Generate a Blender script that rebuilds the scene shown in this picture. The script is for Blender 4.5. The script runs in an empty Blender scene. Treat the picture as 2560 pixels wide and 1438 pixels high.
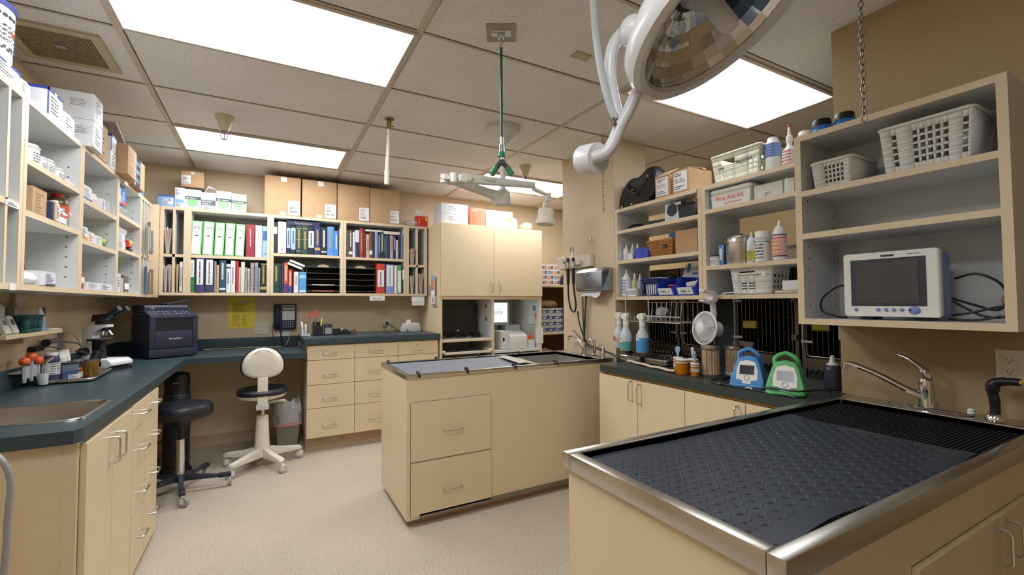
import bpy, bmesh, math, random
from mathutils import Vector, Matrix, Euler
random.seed(11)
SC = bpy.context.scene
COL = SC.collection
PI = math.pi

# ---------------------------------------------------------------- materials
def lin(h):
    h = h.lstrip('#')
    c = [int(h[i:i+2], 16)/255 for i in (0, 2, 4)]
    return [(x/12.92 if x <= .04045 else ((x+.055)/1.055)**2.4) for x in c] + [1]

MATS = {}
def mat(name, hexc, rough=.5, metal=0., var=.06, scale=30., bump=0., bscale=200., trans=0., alpha=1., emit=0., ior=1.45, coat=0., aniso=False, sss=0.):
    """principled surface whose colour and roughness wander a little with procedural noise"""
    if name in MATS: return MATS[name]
    m = bpy.data.materials.new(name); m.use_nodes = True
    nt = m.node_tree; N = nt.nodes; L = nt.links
    b = N['Principled BSDF']
    tc = N.new('ShaderNodeTexCoord'); nz = N.new('ShaderNodeTexNoise')
    nz.inputs['Scale'].default_value = scale; nz.inputs['Detail'].default_value = 4
    if aniso:
        mp = N.new('ShaderNodeMapping'); mp.inputs['Scale'].default_value = (1, 40, 40)
        L.new(tc.outputs['Object'], mp.inputs[0]); L.new(mp.outputs[0], nz.inputs['Vector'])
    else:
        L.new(tc.outputs['Object'], nz.inputs['Vector'])
    c = lin(hexc)
    ra = N.new('ShaderNodeValToRGB')
    ra.color_ramp.elements[0].position = .3; ra.color_ramp.elements[1].position = .7
    ra.color_ramp.elements[0].color = [min(1, x*(1-var)) for x in c[:3]]+[1]
    ra.color_ramp.elements[1].color = [min(1, x*(1+var)) for x in c[:3]]+[1]
    L.new(nz.outputs['Fac'], ra.inputs[0]); L.new(ra.outputs[0], b.inputs['Base Color'])
    b.inputs['Roughness'].default_value = rough; b.inputs['Metallic'].default_value = metal
    b.inputs['IOR'].default_value = ior
    b.inputs['Coat Weight'].default_value = coat
    b.inputs['Transmission Weight'].default_value = trans; b.inputs['Alpha'].default_value = alpha
    if sss: b.inputs['Subsurface Weight'].default_value = sss; b.inputs['Subsurface Radius'].default_value = (.01, .01, .01)
    if emit:
        L.new(ra.outputs[0], b.inputs['Emission Color']); b.inputs['Emission Strength'].default_value = emit
    if bump:
        n2 = N.new('ShaderNodeTexNoise'); n2.inputs['Scale'].default_value = bscale; n2.inputs['Detail'].default_value = 3
        L.new(tc.outputs['Object'], n2.inputs['Vector'])
        bp = N.new('ShaderNodeBump'); bp.inputs['Strength'].default_value = bump; bp.inputs['Distance'].default_value = .004
        L.new(n2.outputs['Fac'], bp.inputs['Height']); L.new(bp.outputs[0], b.inputs['Normal'])
    MATS[name] = m; return m

def speckle(name, stops, scale, rough=.6, bump=.0, big=None):
    """fine grains of a few colours (ceiling tile, floor sheet)"""
    if name in MATS: return MATS[name]
    m = bpy.data.materials.new(name); m.use_nodes = True
    nt = m.node_tree; N = nt.nodes; L = nt.links; b = N['Principled BSDF']
    tc = N.new('ShaderNodeTexCoord'); nz = N.new('ShaderNodeTexNoise')
    nz.inputs['Scale'].default_value = scale; nz.inputs['Detail'].default_value = 2.5; nz.inputs['Roughness'].default_value = .7
    L.new(tc.outputs['Object'], nz.inputs['Vector'])
    ra = N.new('ShaderNodeValToRGB'); cr = ra.color_ramp
    cr.elements[0].position, cr.elements[0].color = stops[0][0], lin(stops[0][1])
    cr.elements[1].position, cr.elements[1].color = stops[-1][0], lin(stops[-1][1])
    for p, h in stops[1:-1]:
        e = cr.elements.new(p); e.color = lin(h)
    L.new(nz.outputs['Fac'], ra.inputs[0])
    n3 = N.new('ShaderNodeTexNoise'); n3.inputs['Scale'].default_value = 2.2; L.new(tc.outputs['Object'], n3.inputs['Vector'])
    mr = N.new('ShaderNodeMapRange'); mr.inputs['From Min'].default_value = .3; mr.inputs['From Max'].default_value = .7
    mr.inputs['To Min'].default_value = .93; mr.inputs['To Max'].default_value = 1.05
    L.new(n3.outputs['Fac'], mr.inputs['Value'])
    mx = N.new('ShaderNodeMix'); mx.data_type = 'RGBA'; mx.blend_type = 'MULTIPLY'; mx.inputs['Factor'].default_value = 1
    L.new(ra.outputs[0], mx.inputs['A']); L.new(mr.outputs[0], mx.inputs['B'])
    L.new(mx.outputs['Result'], b.inputs['Base Color'])
    b.inputs['Roughness'].default_value = rough
    if bump:
        bp = N.new('ShaderNodeBump'); bp.inputs['Strength'].default_value = bump; bp.inputs['Distance'].default_value = .004
        L.new(nz.outputs['Fac'], bp.inputs['Height']); L.new(bp.outputs[0], b.inputs['Normal'])
    MATS[name] = m; return m

def glow(name, hexc, strength, bands=0.):
    """lamp diffuser: brighter along the tubes behind it"""
    if name in MATS: return MATS[name]
    m = bpy.data.materials.new(name); m.use_nodes = True
    nt = m.node_tree; N = nt.nodes; L = nt.links; b = N['Principled BSDF']
    b.inputs['Base Color'].default_value = lin('#e8e8e8'); b.inputs['Roughness'].default_value = .5
    b.inputs['Emission Color'].default_value = lin(hexc)
    tc = N.new('ShaderNodeTexCoord'); w = N.new('ShaderNodeTexWave'); w.bands_direction = 'Y'
    w.inputs['Scale'].default_value = 1.15; w.inputs['Distortion'].default_value = .3; w.inputs['Detail Scale'].default_value = .6
    L.new(tc.outputs['Object'], w.inputs['Vector'])
    mr = N.new('ShaderNodeMapRange'); mr.inputs['To Min'].default_value = strength*(1-bands); mr.inputs['To Max'].default_value = strength*(1+bands)
    L.new(w.outputs['Fac'], mr.inputs['Value']); L.new(mr.outputs[0], b.inputs['Emission Strength'])
    MATS[name] = m; return m

# ---------------------------------------------------------------- mesh builder
class MB:
    def __init__(s, m=None):
        s.v = []; s.f = []; s.mi = []; s.ms = []; s.c = 0; s.bev = 0; s.M = None
        if m: s.mat(m)
    def mat(s, m):
        if m not in s.ms: s.ms.append(m)
        s.c = s.ms.index(m); return s
    def add(s, vs, fs):
        o = len(s.v)
        for p in vs:
            p = Vector(p); s.v.append(s.M @ p if s.M else p)
        for f in fs: s.f.append([i+o for i in f]); s.mi.append(s.c)
        return s
    def at(s, loc=(0, 0, 0), rot=(0, 0, 0)):
        s.M = Matrix.Translation(loc) @ Euler(rot).to_matrix().to_4x4(); return s
    def off(s): s.M = None; return s
    def box(s, x0, x1, y0, y1, z0, z1):
        return s.add([(x0, y0, z0), (x1, y0, z0), (x1, y1, z0), (x0, y1, z0), (x0, y0, z1), (x1, y0, z1), (x1, y1, z1), (x0, y1, z1)],
                     [(0, 3, 2, 1), (4, 5, 6, 7), (0, 1, 5, 4), (1, 2, 6, 5), (2, 3, 7, 6), (3, 0, 4, 7)])
    def rbox(s, x0, x1, y0, y1, z0, z1, r=.01, n=4, ax='z', r2=None):
        """box with the four edges along one axis rounded, ends slightly chamfered"""
        a = [(x0, x1), (y0, y1), (z0, z1)]; k = 'xyz'.index(ax); i, j = [(1, 2), (0, 2), (0, 1)][k]
        pts = []
        for (cx, cy, t0) in ((a[i][1]-r, a[j][1]-r, 0), (a[i][0]+r, a[j][1]-r, 90), (a[i][0]+r, a[j][0]+r, 180), (a[i][1]-r, a[j][0]+r, 270)):
            for q in range(n+1):
                t = math.radians(t0+90*q/n); pts.append((cx+r*math.cos(t), cy+r*math.sin(t)))
        e = min(r*.35 if r2 is None else r2, (a[k][1]-a[k][0])*.45)
        cx, cy = (a[i][0]+a[i][1])/2, (a[j][0]+a[j][1])/2; wx, wy = (a[i][1]-a[i][0])/2, (a[j][1]-a[j][0])/2
        rings = [(a[k][0], e), (a[k][0]+e, 0), (a[k][1]-e, 0), (a[k][1], e)]
        vs = []; m = len(pts)
        for (h, q) in rings:
            for (p, t) in pts:
                u = cx+(p-cx)*(wx-q)/wx; w = cy+(t-cy)*(wy-q)/wy
                o = [0, 0, 0]; o[i] = u; o[j] = w; o[k] = h; vs.append(tuple(o))
        fs = [[g*m+q, g*m+(q+1) % m, (g+1)*m+(q+1) % m, (g+1)*m+q] for g in range(3) for q in range(m)]
        fs += [list(range(m-1, -1, -1)), list(range(3*m, 4*m))]
        if k == 1: fs = [f[::-1] for f in fs]
        return s.add(vs, fs)
    def cyl(s, p0, p1, r0, r1=None, n=16):
        r1 = r0 if r1 is None else r1
        p0, p1 = Vector(p0), Vector(p1); d = (p1-p0).normalized()
        u = d.orthogonal().normalized(); w = d.cross(u)
        vs = [p+(u*math.cos(2*PI*q/n)+w*math.sin(2*PI*q/n))*r for p, r in ((p0, r0), (p1, r1)) for q in range(n)]
        fs = [[q, (q+1) % n, n+(q+1) % n, n+q] for q in range(n)]+[list(range(n-1, -1, -1)), list(range(n, 2*n))]
        return s.add(vs, fs)
    def lathe(s, prof, n=24, c=(0, 0, 0), rot=None, sx=1., sy=1., cap=True):
        """profile [(r,z)...] revolved about z, then turned by rot and moved to c"""
        R = Euler(rot).to_matrix() if rot else None; c = Vector(c); vs = []
        for (r, z) in prof:
            for q in range(n):
                p = Vector((max(r, 1e-5)*math.cos(2*PI*q/n)*sx, max(r, 1e-5)*math.sin(2*PI*q/n)*sy, z))
                vs.append((R @ p if R else p)+c)
        k = len(prof)
        fs = [[g*n+q, g*n+(q+1) % n, (g+1)*n+(q+1) % n, (g+1)*n+q] for g in range(k-1) for q in range(n)]
        if cap: fs.append(list(range(n-1, -1, -1)))
        fs.append(list(range((k-1)*n, k*n)))
        return s.add(vs, fs)
    def tube(s, pts, r, n=8, closed=False, flat=1.):
        pts = [Vector(p) for p in pts]; k = len(pts); vs = []; u = None
        for i, p in enumerate(pts):
            a = pts[i-1] if (i or closed) else p; b = pts[(i+1) % k] if (i < k-1 or closed) else p
            d = (b-a).normalized() if (b-a).length > 1e-9 else Vector((0, 0, 1))
            if u is None: u = d.orthogonal().normalized()
            u = (u-d*u.dot(d)); u = u.normalized() if u.length > 1e-6 else d.orthogonal().normalized()
            w = d.cross(u); rr = r[i] if isinstance(r, (list, tuple)) else r
            for q in range(n): vs.append(p+u*math.cos(2*PI*q/n)*rr+w*math.sin(2*PI*q/n)*rr*flat)
        fs = [[g*n+q, g*n+(q+1) % n, ((g+1) % k)*n+(q+1) % n, ((g+1) % k)*n+q] for g in range(k if closed else k-1) for q in range(n)]
        if not closed: fs += [list(range(n-1, -1, -1)), list(range((k-1)*n, k*n))]
        return s.add(vs, fs)
    def prism(s, poly, lo, hi, ax='z'):
        """2-D outline swept along one axis; for x the outline is (y,z), for y it is (x,z)"""
        def P3(u, w, h): return (h, u, w) if ax == 'x' else (u, h, w) if ax == 'y' else (u, w, h)
        n = len(poly); vs = [P3(u, w, lo) for u, w in poly]+[P3(u, w, hi) for u, w in poly]
        fs = [[q, (q+1) % n, n+(q+1) % n, n+q] for q in range(n)]+[list(range(n-1, -1, -1)), list(range(n, 2*n))]
        return s.add(vs, fs)
    def grid(s, fn, nu, nv):
        """sheet fn(u,v), u,v in 0..1"""
        vs = [fn(i/nu, j/nv) for j in range(nv+1) for i in range(nu+1)]
        return s.add(vs, [[j*(nu+1)+i, j*(nu+1)+i+1, (j+1)*(nu+1)+i+1, (j+1)*(nu+1)+i] for j in range(nv) for i in range(nu)])
    def sphere(s, c, r, n=16, sx=1., sy=1., sz=1.):
        return s.lathe([(r*math.sin(PI*q/10), -r*math.cos(PI*q/10)*sz) for q in range(11)], n, c, None, sx, sy)
    def build(s, name, parent=None, world=False, bevel=0, seg=2, angle=35, solid=0, sub=0):
        me = bpy.data.meshes.new(name)
        me.from_pydata([tuple(p) for p in s.v], [], s.f)
        for m in s.ms: me.materials.append(m)
        if len(s.ms) > 1: me.polygons.foreach_set('material_index', s.mi)
        bm = bmesh.new(); bm.from_mesh(me)
        bmesh.ops.recalc_face_normals(bm, faces=bm.faces)
        if bevel:
            es = [e for e in bm.edges if len(e.link_faces) == 2 and e.calc_face_angle(0) > .6]
            bmesh.ops.bevel(bm, geom=es, offset=bevel, segments=seg, affect='EDGES', profile=.6, clamp_overlap=True)
        bm.to_mesh(me); bm.free()
        me.polygons.foreach_set('use_smooth', [True]*len(me.polygons))
        me.set_sharp_from_angle(angle=math.radians(angle))
        o = bpy.data.objects.new(name, me); COL.objects.link(o)
        if parent:
            o.parent = parent
            if world:
                inv = wm(parent).inverted(); me.transform(inv)
        if solid:
            md = o.modifiers.new('thickness', 'SOLIDIFY'); md.thickness = solid; md.offset = 0
        if sub:
            md = o.modifiers.new('smooth', 'SUBSURF'); md.levels = sub; md.render_levels = sub
        return o

def wm(o):
    m = Matrix.LocRotScale(o.location, o.rotation_euler, o.scale)
    return wm(o.parent) @ m if o.parent else m

def tag(o, label, cat, group=None, kind=None):
    if label: o['label'] = label
    if cat: o['category'] = cat
    if group: o['group'] = group
    if kind: o['kind'] = kind
    return o
def thing(name, label, cat, loc=(0, 0, 0), rz=0., group=None, rot=None):
    o = bpy.data.objects.new(name, None); COL.objects.link(o)
    o.empty_display_size = .05
    o.location = loc; o.rotation_euler = rot if rot else (0, 0, rz)
    return tag(o, label, cat, group)
def solo(mb, name, label, cat, loc=(0, 0, 0), rz=0., group=None, rot=None, **kw):
    o = mb.build(name, **kw); o.location = loc; o.rotation_euler = rot if rot else (0, 0, rz)
    return tag(o, label, cat, group)
def struct(mb, name, **kw):
    o = mb.build(name, **kw); o['kind'] = 'structure'; return o
def dup(root, loc, rz=None, label=None, group=None):
    r = root.copy(); COL.objects.link(r); r.location = loc
    if rz is not None: r.rotation_euler = (0, 0, rz)
    if label: r['label'] = label
    if group: r['group'] = group
    for ch in list(root.children):
        c = ch.copy(); COL.objects.link(c); c.parent = r
        for g in ch.children:
            d = g.copy(); COL.objects.link(d); d.parent = c
    return r
def text(s, size, m, parent, loc, rot=(PI/2, 0, 0), name='lettering', align='CENTER', sx=1., ext=.0004, shear=0.):
    """lettering as a thin mesh lying on its part"""
    cu = bpy.data.curves.new(name, 'FONT'); cu.body = s; cu.size = size; cu.align_x = align; cu.align_y = 'CENTER'
    cu.extrude = ext; cu.shear = shear; cu.resolution_u = 2
    o = bpy.data.objects.new(name, cu)
    me = bpy.data.meshes.new_from_object(o); bpy.data.objects.remove(o); bpy.data.curves.remove(cu)
    me.name = name; me.materials.clear(); me.materials.append(m)
    o = bpy.data.objects.new(name, me); COL.objects.link(o); o.parent = parent
    o.location = loc; o.rotation_euler = rot; o.scale = (sx, 1, 1)
    return o
def plines(mb, o, ux, uz, w, h, rows, m, fill=(.5, 1.), t=.45, jit=True, cols=1):
    """rows of print too small to read, as thin dashes on a plate; o = lower-left corner"""
    o, ux, uz = Vector(o), Vector(ux), Vector(uz); mb.mat(m); n = ux.cross(uz)*.0008
    for k in range(rows):
        z0 = h*(1-(k+1)/rows+.2/rows); z1 = z0+h/rows*t
        for c in range(cols):
            x = w*c/cols; xe = w*(c+fill[0]+(fill[1]-fill[0])*random.random())/cols - .08*w/cols
            while x < xe:
                q = min(xe, x+(h/rows)*(.8+1.6*random.random()) if jit else xe)
                a = [o+ux*x+uz*z0+n, o+ux*q+uz*z0+n, o+ux*q+uz*z1+n, o+ux*x+uz*z1+n]
                mb.add(a, [(0, 1, 2, 3)]); x = q+(h/rows)*.3
    return mb
def arc(c, r, a0, a1, n=8, plane='xz'):
    out = []
    for q in range(n+1):
        t = math.radians(a0+(a1-a0)*q/n); u, w = r*math.cos(t), r*math.sin(t)
        out.append((c[0]+u, c[1], c[2]+w) if plane == 'xz' else (c[0], c[1]+u, c[2]+w) if plane == 'yz' else (c[0]+u, c[1]+w, c[2]))
    return out
def spline(pts, n=6):
    """smooth path through points (Catmull-Rom)"""
    P = [Vector(p) for p in pts]; P = [P[0]*2-P[1]]+P+[P[-1]*2-P[-2]]; out = []
    for i in range(1, len(P)-2):
        for q in range(n):
            t = q/n; a, b, c, d = P[i-1], P[i], P[i+1], P[i+2]
            out.append(.5*((2*b)+(c-a)*t+(2*a-5*b+4*c-d)*t*t+(3*b-a-3*c+d)*t**3))
    return out+[P[-2]]
def helix(p0, p1, r, turns, n=10, sag=None):
    p0, p1 = Vector(p0), Vector(p1); d = (p1-p0).normalized(); u = d.orthogonal().normalized(); w = d.cross(u); k = int(turns*n)
    return [p0.lerp(p1, i/k)+u*r*math.cos(2*PI*i/n)+w*r*math.sin(2*PI*i/n) for i in range(k+1)]

# ---------------------------------------------------------------- palette
LAM = mat('cream_laminate', '#dbc8a4', .42, var=.025, scale=6)
LAMD = mat('cream_laminate_edge', '#d8c2a0', .45, var=.03, scale=9)
WHT = mat('white_melamine', '#d0d2d0', .4, var=.02)
TEAL = mat('dark_teal_laminate', '#2f4046', .33, var=.09, scale=60)
TEALG = mat('dark_green_laminate', '#2c3a38', .33, var=.09, scale=60)
WALL = mat('beige_wall_paint', '#d2bd9c', .6, var=.03, scale=8, bump=.05, bscale=160)
RWALL = mat('dimmed_tan_wall_paint', '#a8906a', .6, var=.03, scale=8, bump=.05, bscale=160)  # tan paint, darkened further: corner vignetting is put into the colour
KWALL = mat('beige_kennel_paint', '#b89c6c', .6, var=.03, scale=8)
FLOOR = speckle('speckled_sheet_floor', [(.3, '#75695a'), (.42, '#aa9c8b'), (.55, '#bcae9c'), (.68, '#d8cec0')], 150, .45)
COVE = speckle('speckled_cove', [(.3, '#8c7158'), (.45, '#ab8f74'), (.6, '#b89c81'), (.7, '#cbb59c')], 230, .5)
CEIL = speckle('textured_ceiling_tile', [(.32, '#a5a09a'), (.43, '#e4e2de'), (.6, '#eeece8'), (.72, '#f4f2ef')], 150, .9, bump=.5)
TEE = mat('beige_ceiling_tee', '#c5b8a6', .55)
STEEL = mat('brushed_steel', '#c4c0b9', .27, 1., var=.08, aniso=True)
STEELD = mat('dull_steel', '#8d8880', .38, 1., var=.1, aniso=True)
CHROME = mat('chrome', '#dfe0e2', .09, 1., var=.02)
HANDLE = mat('satin_nickel', '#cfccc4', .25, 1., var=.03)
BLK = mat('black_plastic', '#15171c', .4, var=.1)
BLKG = mat('black_gloss', '#0c0e14', .3, var=.1)
BLKV = mat('black_vinyl', '#16181f', .38, var=.15, bump=.1, bscale=400)
CHAR = mat('charcoal_plastic', '#2b2f3a', .42, var=.06)
RUB = mat('black_rubber', '#12141a', .7, var=.1)
GREY = mat('grey_plastic', '#8f9194', .45)
LGREY = mat('light_grey_plastic', '#c2c3c4', .4)
WPL = mat('white_plastic', '#e6e4de', .35, var=.02)
WENM = mat('white_enamel', '#e9ebec', .2, var=.015, coat=.4)
IVORY = mat('ivory_plastic', '#ddd6c3', .35, var=.02)
CRM = mat('cream_enamel', '#d9d3c4', .25, var=.02, coat=.2)
PAPER = mat('white_paper', '#e4e4e2', .8, var=.02)
PAGES = mat('book_pages', '#d9d2c0', .85, var=.08, scale=120)
INK = mat('dark_print', '#3c3f48', .8)
INKB = mat('blue_print', '#3a5a9a', .7)
INKG = mat('grey_print', '#8a8e95', .8)
CARD = mat('brown_cardboard', '#b4906a', .8, var=.05, scale=14, bump=.05)
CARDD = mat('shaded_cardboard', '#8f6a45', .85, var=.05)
TAPE = mat('clear_parcel_tape', '#d8cdbb', .25, var=.03)
CLEAR = mat('clear_plastic', '#eef2f4', .12, trans=.9, ior=1.2, var=.01)
FROST = mat('frosted_plastic', '#dfe6ea', .45, trans=.45, ior=1.3, var=.02)
FILM = mat('thin_film', '#e9e9ec', .25, alpha=.38, var=.05)
BLUE = mat('royal_blue_plastic', '#2440b4', .38, var=.05)
LBLUE = mat('light_blue_card', '#7fa9d6', .6)
NAVY = mat('navy_cloth', '#1f2a4e', .6)
RED = mat('red_plastic', '#d8382c', .4)
CORAL = mat('coral_card', '#f07a5a', .6)
GREEN = mat('green_card', '#8fca8c', .6)
DGREEN = mat('dark_green_card', '#23634a', .55)
ORANGE = mat('orange_plastic', '#e8622c', .4)
AMBER = mat('amber_plastic', '#d98312', .25, trans=.35, ior=1.3, var=.04)
YEL = mat('yellow_paper', '#f2d84e', .8, var=.03)
STICKY = mat('yellow_sticky_note', '#c9c25c', .8)
MAROON = mat('maroon_binder', '#8e2f38', .5)
WICKER = mat('wicker', '#a8703c', .7, var=.2, scale=90, bump=.4, bscale=150)
BRASS = mat('dull_brass', '#9a8148', .35, 1.)
def colmat(h, rough=.55): return mat('cover_'+h.lstrip('#'), h, rough, var=.05)

# ---------------------------------------------------------------- camera
cam_d = bpy.data.cameras.new('camera'); cam = bpy.data.objects.new('camera', cam_d); COL.objects.link(cam)
cam_d.sensor_width = 36; cam_d.lens = 36*1113.9/2560; cam_d.clip_start = .02
_r, _f, _u = Vector((0.876, -0.482, -0.005)), Vector((0.482, 0.876, 0.034)), Vector((-0.012, -0.033, 0.999))
def _ortho():
    f = _f.normalized(); u = (_u-f*_u.dot(f)).normalized(); r = f.cross(u)
    return Matrix(((r.x, u.x, -f.x, 0), (r.y, u.y, -f.y, 0), (r.z, u.z, -f.z, 1.303), (0, 0, 0, 1)))
cam.matrix_world = _ortho(); SC.camera = cam
SC.view_settings.view_transform = "Standard"; SC.view_settings.look = 'None'
SC.view_settings.exposure = 0.9; SC.view_settings.gamma = 1.08
SC.cycles.use_denoising = True; SC.cycles.max_bounces = 7; SC.cycles.transparent_max_bounces = 12
SC.cycles.sample_clamp_indirect = 4; SC.cycles.caustics_reflective = False; SC.cycles.caustics_refractive = False
w = bpy.data.worlds.new('dim surroundings'); SC.world = w; w.use_nodes = True
w.node_tree.nodes['Background'].inputs[0].default_value = lin('#b8a890'); w.node_tree.nodes['Background'].inputs[1].default_value = .15

# ---------------------------------------------------------------- room shell
H = 2.56; LX = -1.125; BY = 4.97; RX_ = 2.30; FX = 3.62; SY = -2.4
struct(MB(FLOOR).box(LX-.1, FX+.1, SY-.1, BY+.1, -.05, 0), 'floor')
struct(MB(CEIL).box(LX-.1, FX+.1, SY-.1, BY+.1, H, H+.05), 'ceiling')
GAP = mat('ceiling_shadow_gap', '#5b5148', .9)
g = MB(TEE)
for x in (-.605, .605, 1.825, 3.045):
    g.mat(TEE).box(x-.014, x+.014, SY, BY, H-.006, H+.002)
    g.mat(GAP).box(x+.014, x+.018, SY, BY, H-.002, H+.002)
for k in range(-6, 5):
    y = 2.585+.61*k
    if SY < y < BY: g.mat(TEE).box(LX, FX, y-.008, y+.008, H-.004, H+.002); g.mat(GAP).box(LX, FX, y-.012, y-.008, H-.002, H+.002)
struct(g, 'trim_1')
struct(MB(WALL).box(LX-.1, LX, SY, BY+.1, 0, H), 'wall_left')
struct(MB(WALL).box(LX, FX, BY, BY+.1, 0, H), 'wall_back')
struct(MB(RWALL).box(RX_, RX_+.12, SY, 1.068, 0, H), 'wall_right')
struct(MB(WALL).box(RX_, 2.63, 2.565, 3.235, 0, H), 'wall_middle')
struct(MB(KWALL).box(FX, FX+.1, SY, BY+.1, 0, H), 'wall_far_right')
struct(MB(WALL).box(LX-.1, FX+.1, SY-.1, SY, 0, H), 'wall_front')
# coved skirting of the floor sheet under the desk
pr = [(BY, 0), (BY-.035, 0), (BY-.022, .006), (BY-.01, .022), (BY-.006, .10), (BY, .105)]
struct(MB(COVE).prism(pr, LX, .31, 'x'), 'baseboard_back')

# ---------------------------------------------------------------- ceiling lights
GL = glow('fluorescent_diffuser', '#f3f5f8', 9.4, .06)
GL2 = glow('fluorescent_diffuser_banded', '#f3f5f8', 2.8, .72)
def troffer(x0, x1, y0, y1, label, gm):
    t = thing('ceiling_light', label, 'ceiling light', ((x0+x1)/2, (y0+y1)/2, H), 0, 'fluorescent ceiling panels')
    a, b = (x1-x0)/2, (y1-y0)/2
    fr = MB(TEE)
    fr.box(-a-.02, a+.02, -b-.02, -b, -.012, .02).box(-a-.02, a+.02, b, b+.02, -.012, .02)
    fr.box(-a-.02, -a, -b, b, -.012, .02).box(a, a+.02, -b, b, -.012, .02)
    fr.build('frame', t)
    MB(gm).box(-a, a, -b, b, -.006, .01).build('diffuser', t)
    return t
troffer(-.58, .585, 2.0, 2.56, 'large bright fluorescent panel nearest the camera, above the open floor', GL)
troffer(-.578, .556, 3.835, 4.35, 'fluorescent ceiling panel above the desk and printer at the back', GL)
troffer(1.87, 3.02, 1.40, 1.96, 'softer fluorescent panel behind the surgical lamp, with faint tube bands', GL2)
troffer(1.85, 3.02, 3.835, 4.35, 'fluorescent panel at the far end, half hidden by the white dental arm', GL)
troffer(-.58, .585, -1.62, -1.06, 'added unseen fill panel behind the camera', glow('dim_fill_diffuser', '#f2f6ff', 1.2, .06))  # added out of view as faint fill light, not a known fitting
troffer(-.58, .585, .17, .73, 'fluorescent panel above the camera position', glow('mid_diffuser', '#f3f5f8', 5.2, .06))

# ---------------------------------------------------------------- furniture helpers (front faces local -y)
def bar_handle(parent, x, z, L, vertical=False, y=0., out=.032, r=.0045):
    """bent wire pull: two stubs and a bar, corners rounded"""
    k = 3; q = .012
    def P3(a, o): return (x, y-o, z+a) if vertical else (x+a, y-o, z)
    h = L/2
    pts = [P3(-h, -.002), P3(-h, out-q)]
    for i in range(1, k+1):
        t = PI/2*i/k; pts.append(P3(-h+q-q*math.cos(t), out-q+q*math.sin(t)))
    for i in range(k+1):
        t = PI/2*i/k; pts.append(P3(h-q+q*math.sin(t), out-q+q*math.cos(t)))
    pts.append(P3(h, -.002))
    return MB(HANDLE).tube(pts, r, 8).build('handle', parent)

def front(parent, kind, x0, x1, z0, z1, y=0., t=.018, hx=None, hz=None, hl=.1, vertical=False, gap=.0022, lock=False):
    o = MB(LAM).box(x0+gap, x1-gap, y-t, y, z0+gap, z1-gap)
    o = o.mat(mat('door_gap_shadow', '#3a3024', .9)).box(x0, x1, y-.0006, y+.0004, z0, z1).build(kind, parent, bevel=.0012 if t > .01 else 0, seg=1)
    if hx is not None: bar_handle(o, hx, hz, hl, vertical, y-t)
    if lock:
        MB(HANDLE).cyl((hx, y-t+.001, hz+.05), (hx, y-t-.006, hz+.05), .009).build('lock', o)
    return o

def shelf_unit(name, label, w, D, z0, z1, loc, rz, shelves=(), dividers=(), group=None, back=True, t=.026, st=.024, edge=LAMD, inner=WHT, bottom=True, dz=None, holes=True):
    u = thing(name, label, 'shelf unit', loc, rz, group)
    def panel(nm, a0, a1, b0, b1, mm=None):
        m = MB(mm or inner).box(a0, a1, .003, D, b0, b1); m.mat(edge).box(a0, a1, 0, .003, b0, b1); return m.build(nm, u)
    HOLE = mat('shelf_pin_hole', '#4a4844', .9)
    for a0, a1 in ((0, t), (w-t, w)):
        m = MB(inner).box(a0, a1, .003, D, z0, z1); m.mat(edge).box(a0, a1, 0, .003, z0, z1)
        xo = a0-.0006 if a0 > 0 else a1+.0006
        if holes and w > .3:
            m.mat(HOLE)
            for yy in (.045, D-.05):
                for k in range(int((z1-z0-.12)/.05)):
                    zz = z0+.08+.05*k
                    m.add([(xo, yy-.0035, zz-.0035), (xo, yy+.0035, zz-.0035), (xo, yy+.0035, zz+.0035), (xo, yy-.0035, zz+.0035)], [(0, 1, 2, 3)])
        m.build('side_panel', u)
    panel('top_panel', t, w-t, z1-st, z1)
    if bottom: panel('bottom_panel', t, w-t, z0, z0+st)
    if back: MB(inner).box(t, w-t, D-.008, D, z0+st, z1-st).build('back_panel', u)
    for z in shelves: panel('shelf', t, w-t, z-st, z)
    for x in dividers: panel('divider', x-.009, x+.009, z0+st, z1-st)
    return u
R90 = PI/2

# ---------------------------------------------------------------- left wall: hanging shelves
UZ0, UZ1, UF = 1.362, 2.125, -.832; UD = .288
shelf_unit('pigeonhole_unit', 'tall narrow pigeonhole shelves at the left edge of the photo', .92, UD, UZ0, UZ1, (UF, 1.49, 0), R90, [1.695], [.25, .53, .80], 'hanging shelf units on the left wall')
U1 = shelf_unit('wall_shelf_unit', 'hanging shelf bay holding white jars and the brown sauce bottle', .615, UD, UZ0, UZ1, (UF, 2.413, 0), R90, [1.885, 1.678], (), 'hanging shelf units on the left wall')
U2 = shelf_unit('wall_shelf_unit', 'middle hanging shelf bay on the left wall, holding small medicine boxes', .628, UD, UZ0, UZ1, (UF, 3.03, 0), R90, [1.855, 1.642], (), 'hanging shelf units on the left wall')
U3 = shelf_unit('wall_shelf_unit', 'hanging shelf bay with blue bags on its top shelf near the corner', .585, UD, UZ0, UZ1, (UF, 3.66, 0), R90, [1.893, 1.672], (), 'hanging shelf units on the left wall')
U4 = shelf_unit('pigeonhole_unit', 'slim pigeonholes stuffed with hanging sheets in the left corner', .335, UD, UZ0, UZ1, (UF, 4.247, 0), R90, [1.69], [.10, .18, .26], 'hanging shelf units on the left wall')
MB(LAMD).box(-.85, -.79, 4.585, 4.648, UZ0, UZ1).build('filler_strip', U4, True, .001)

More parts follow.
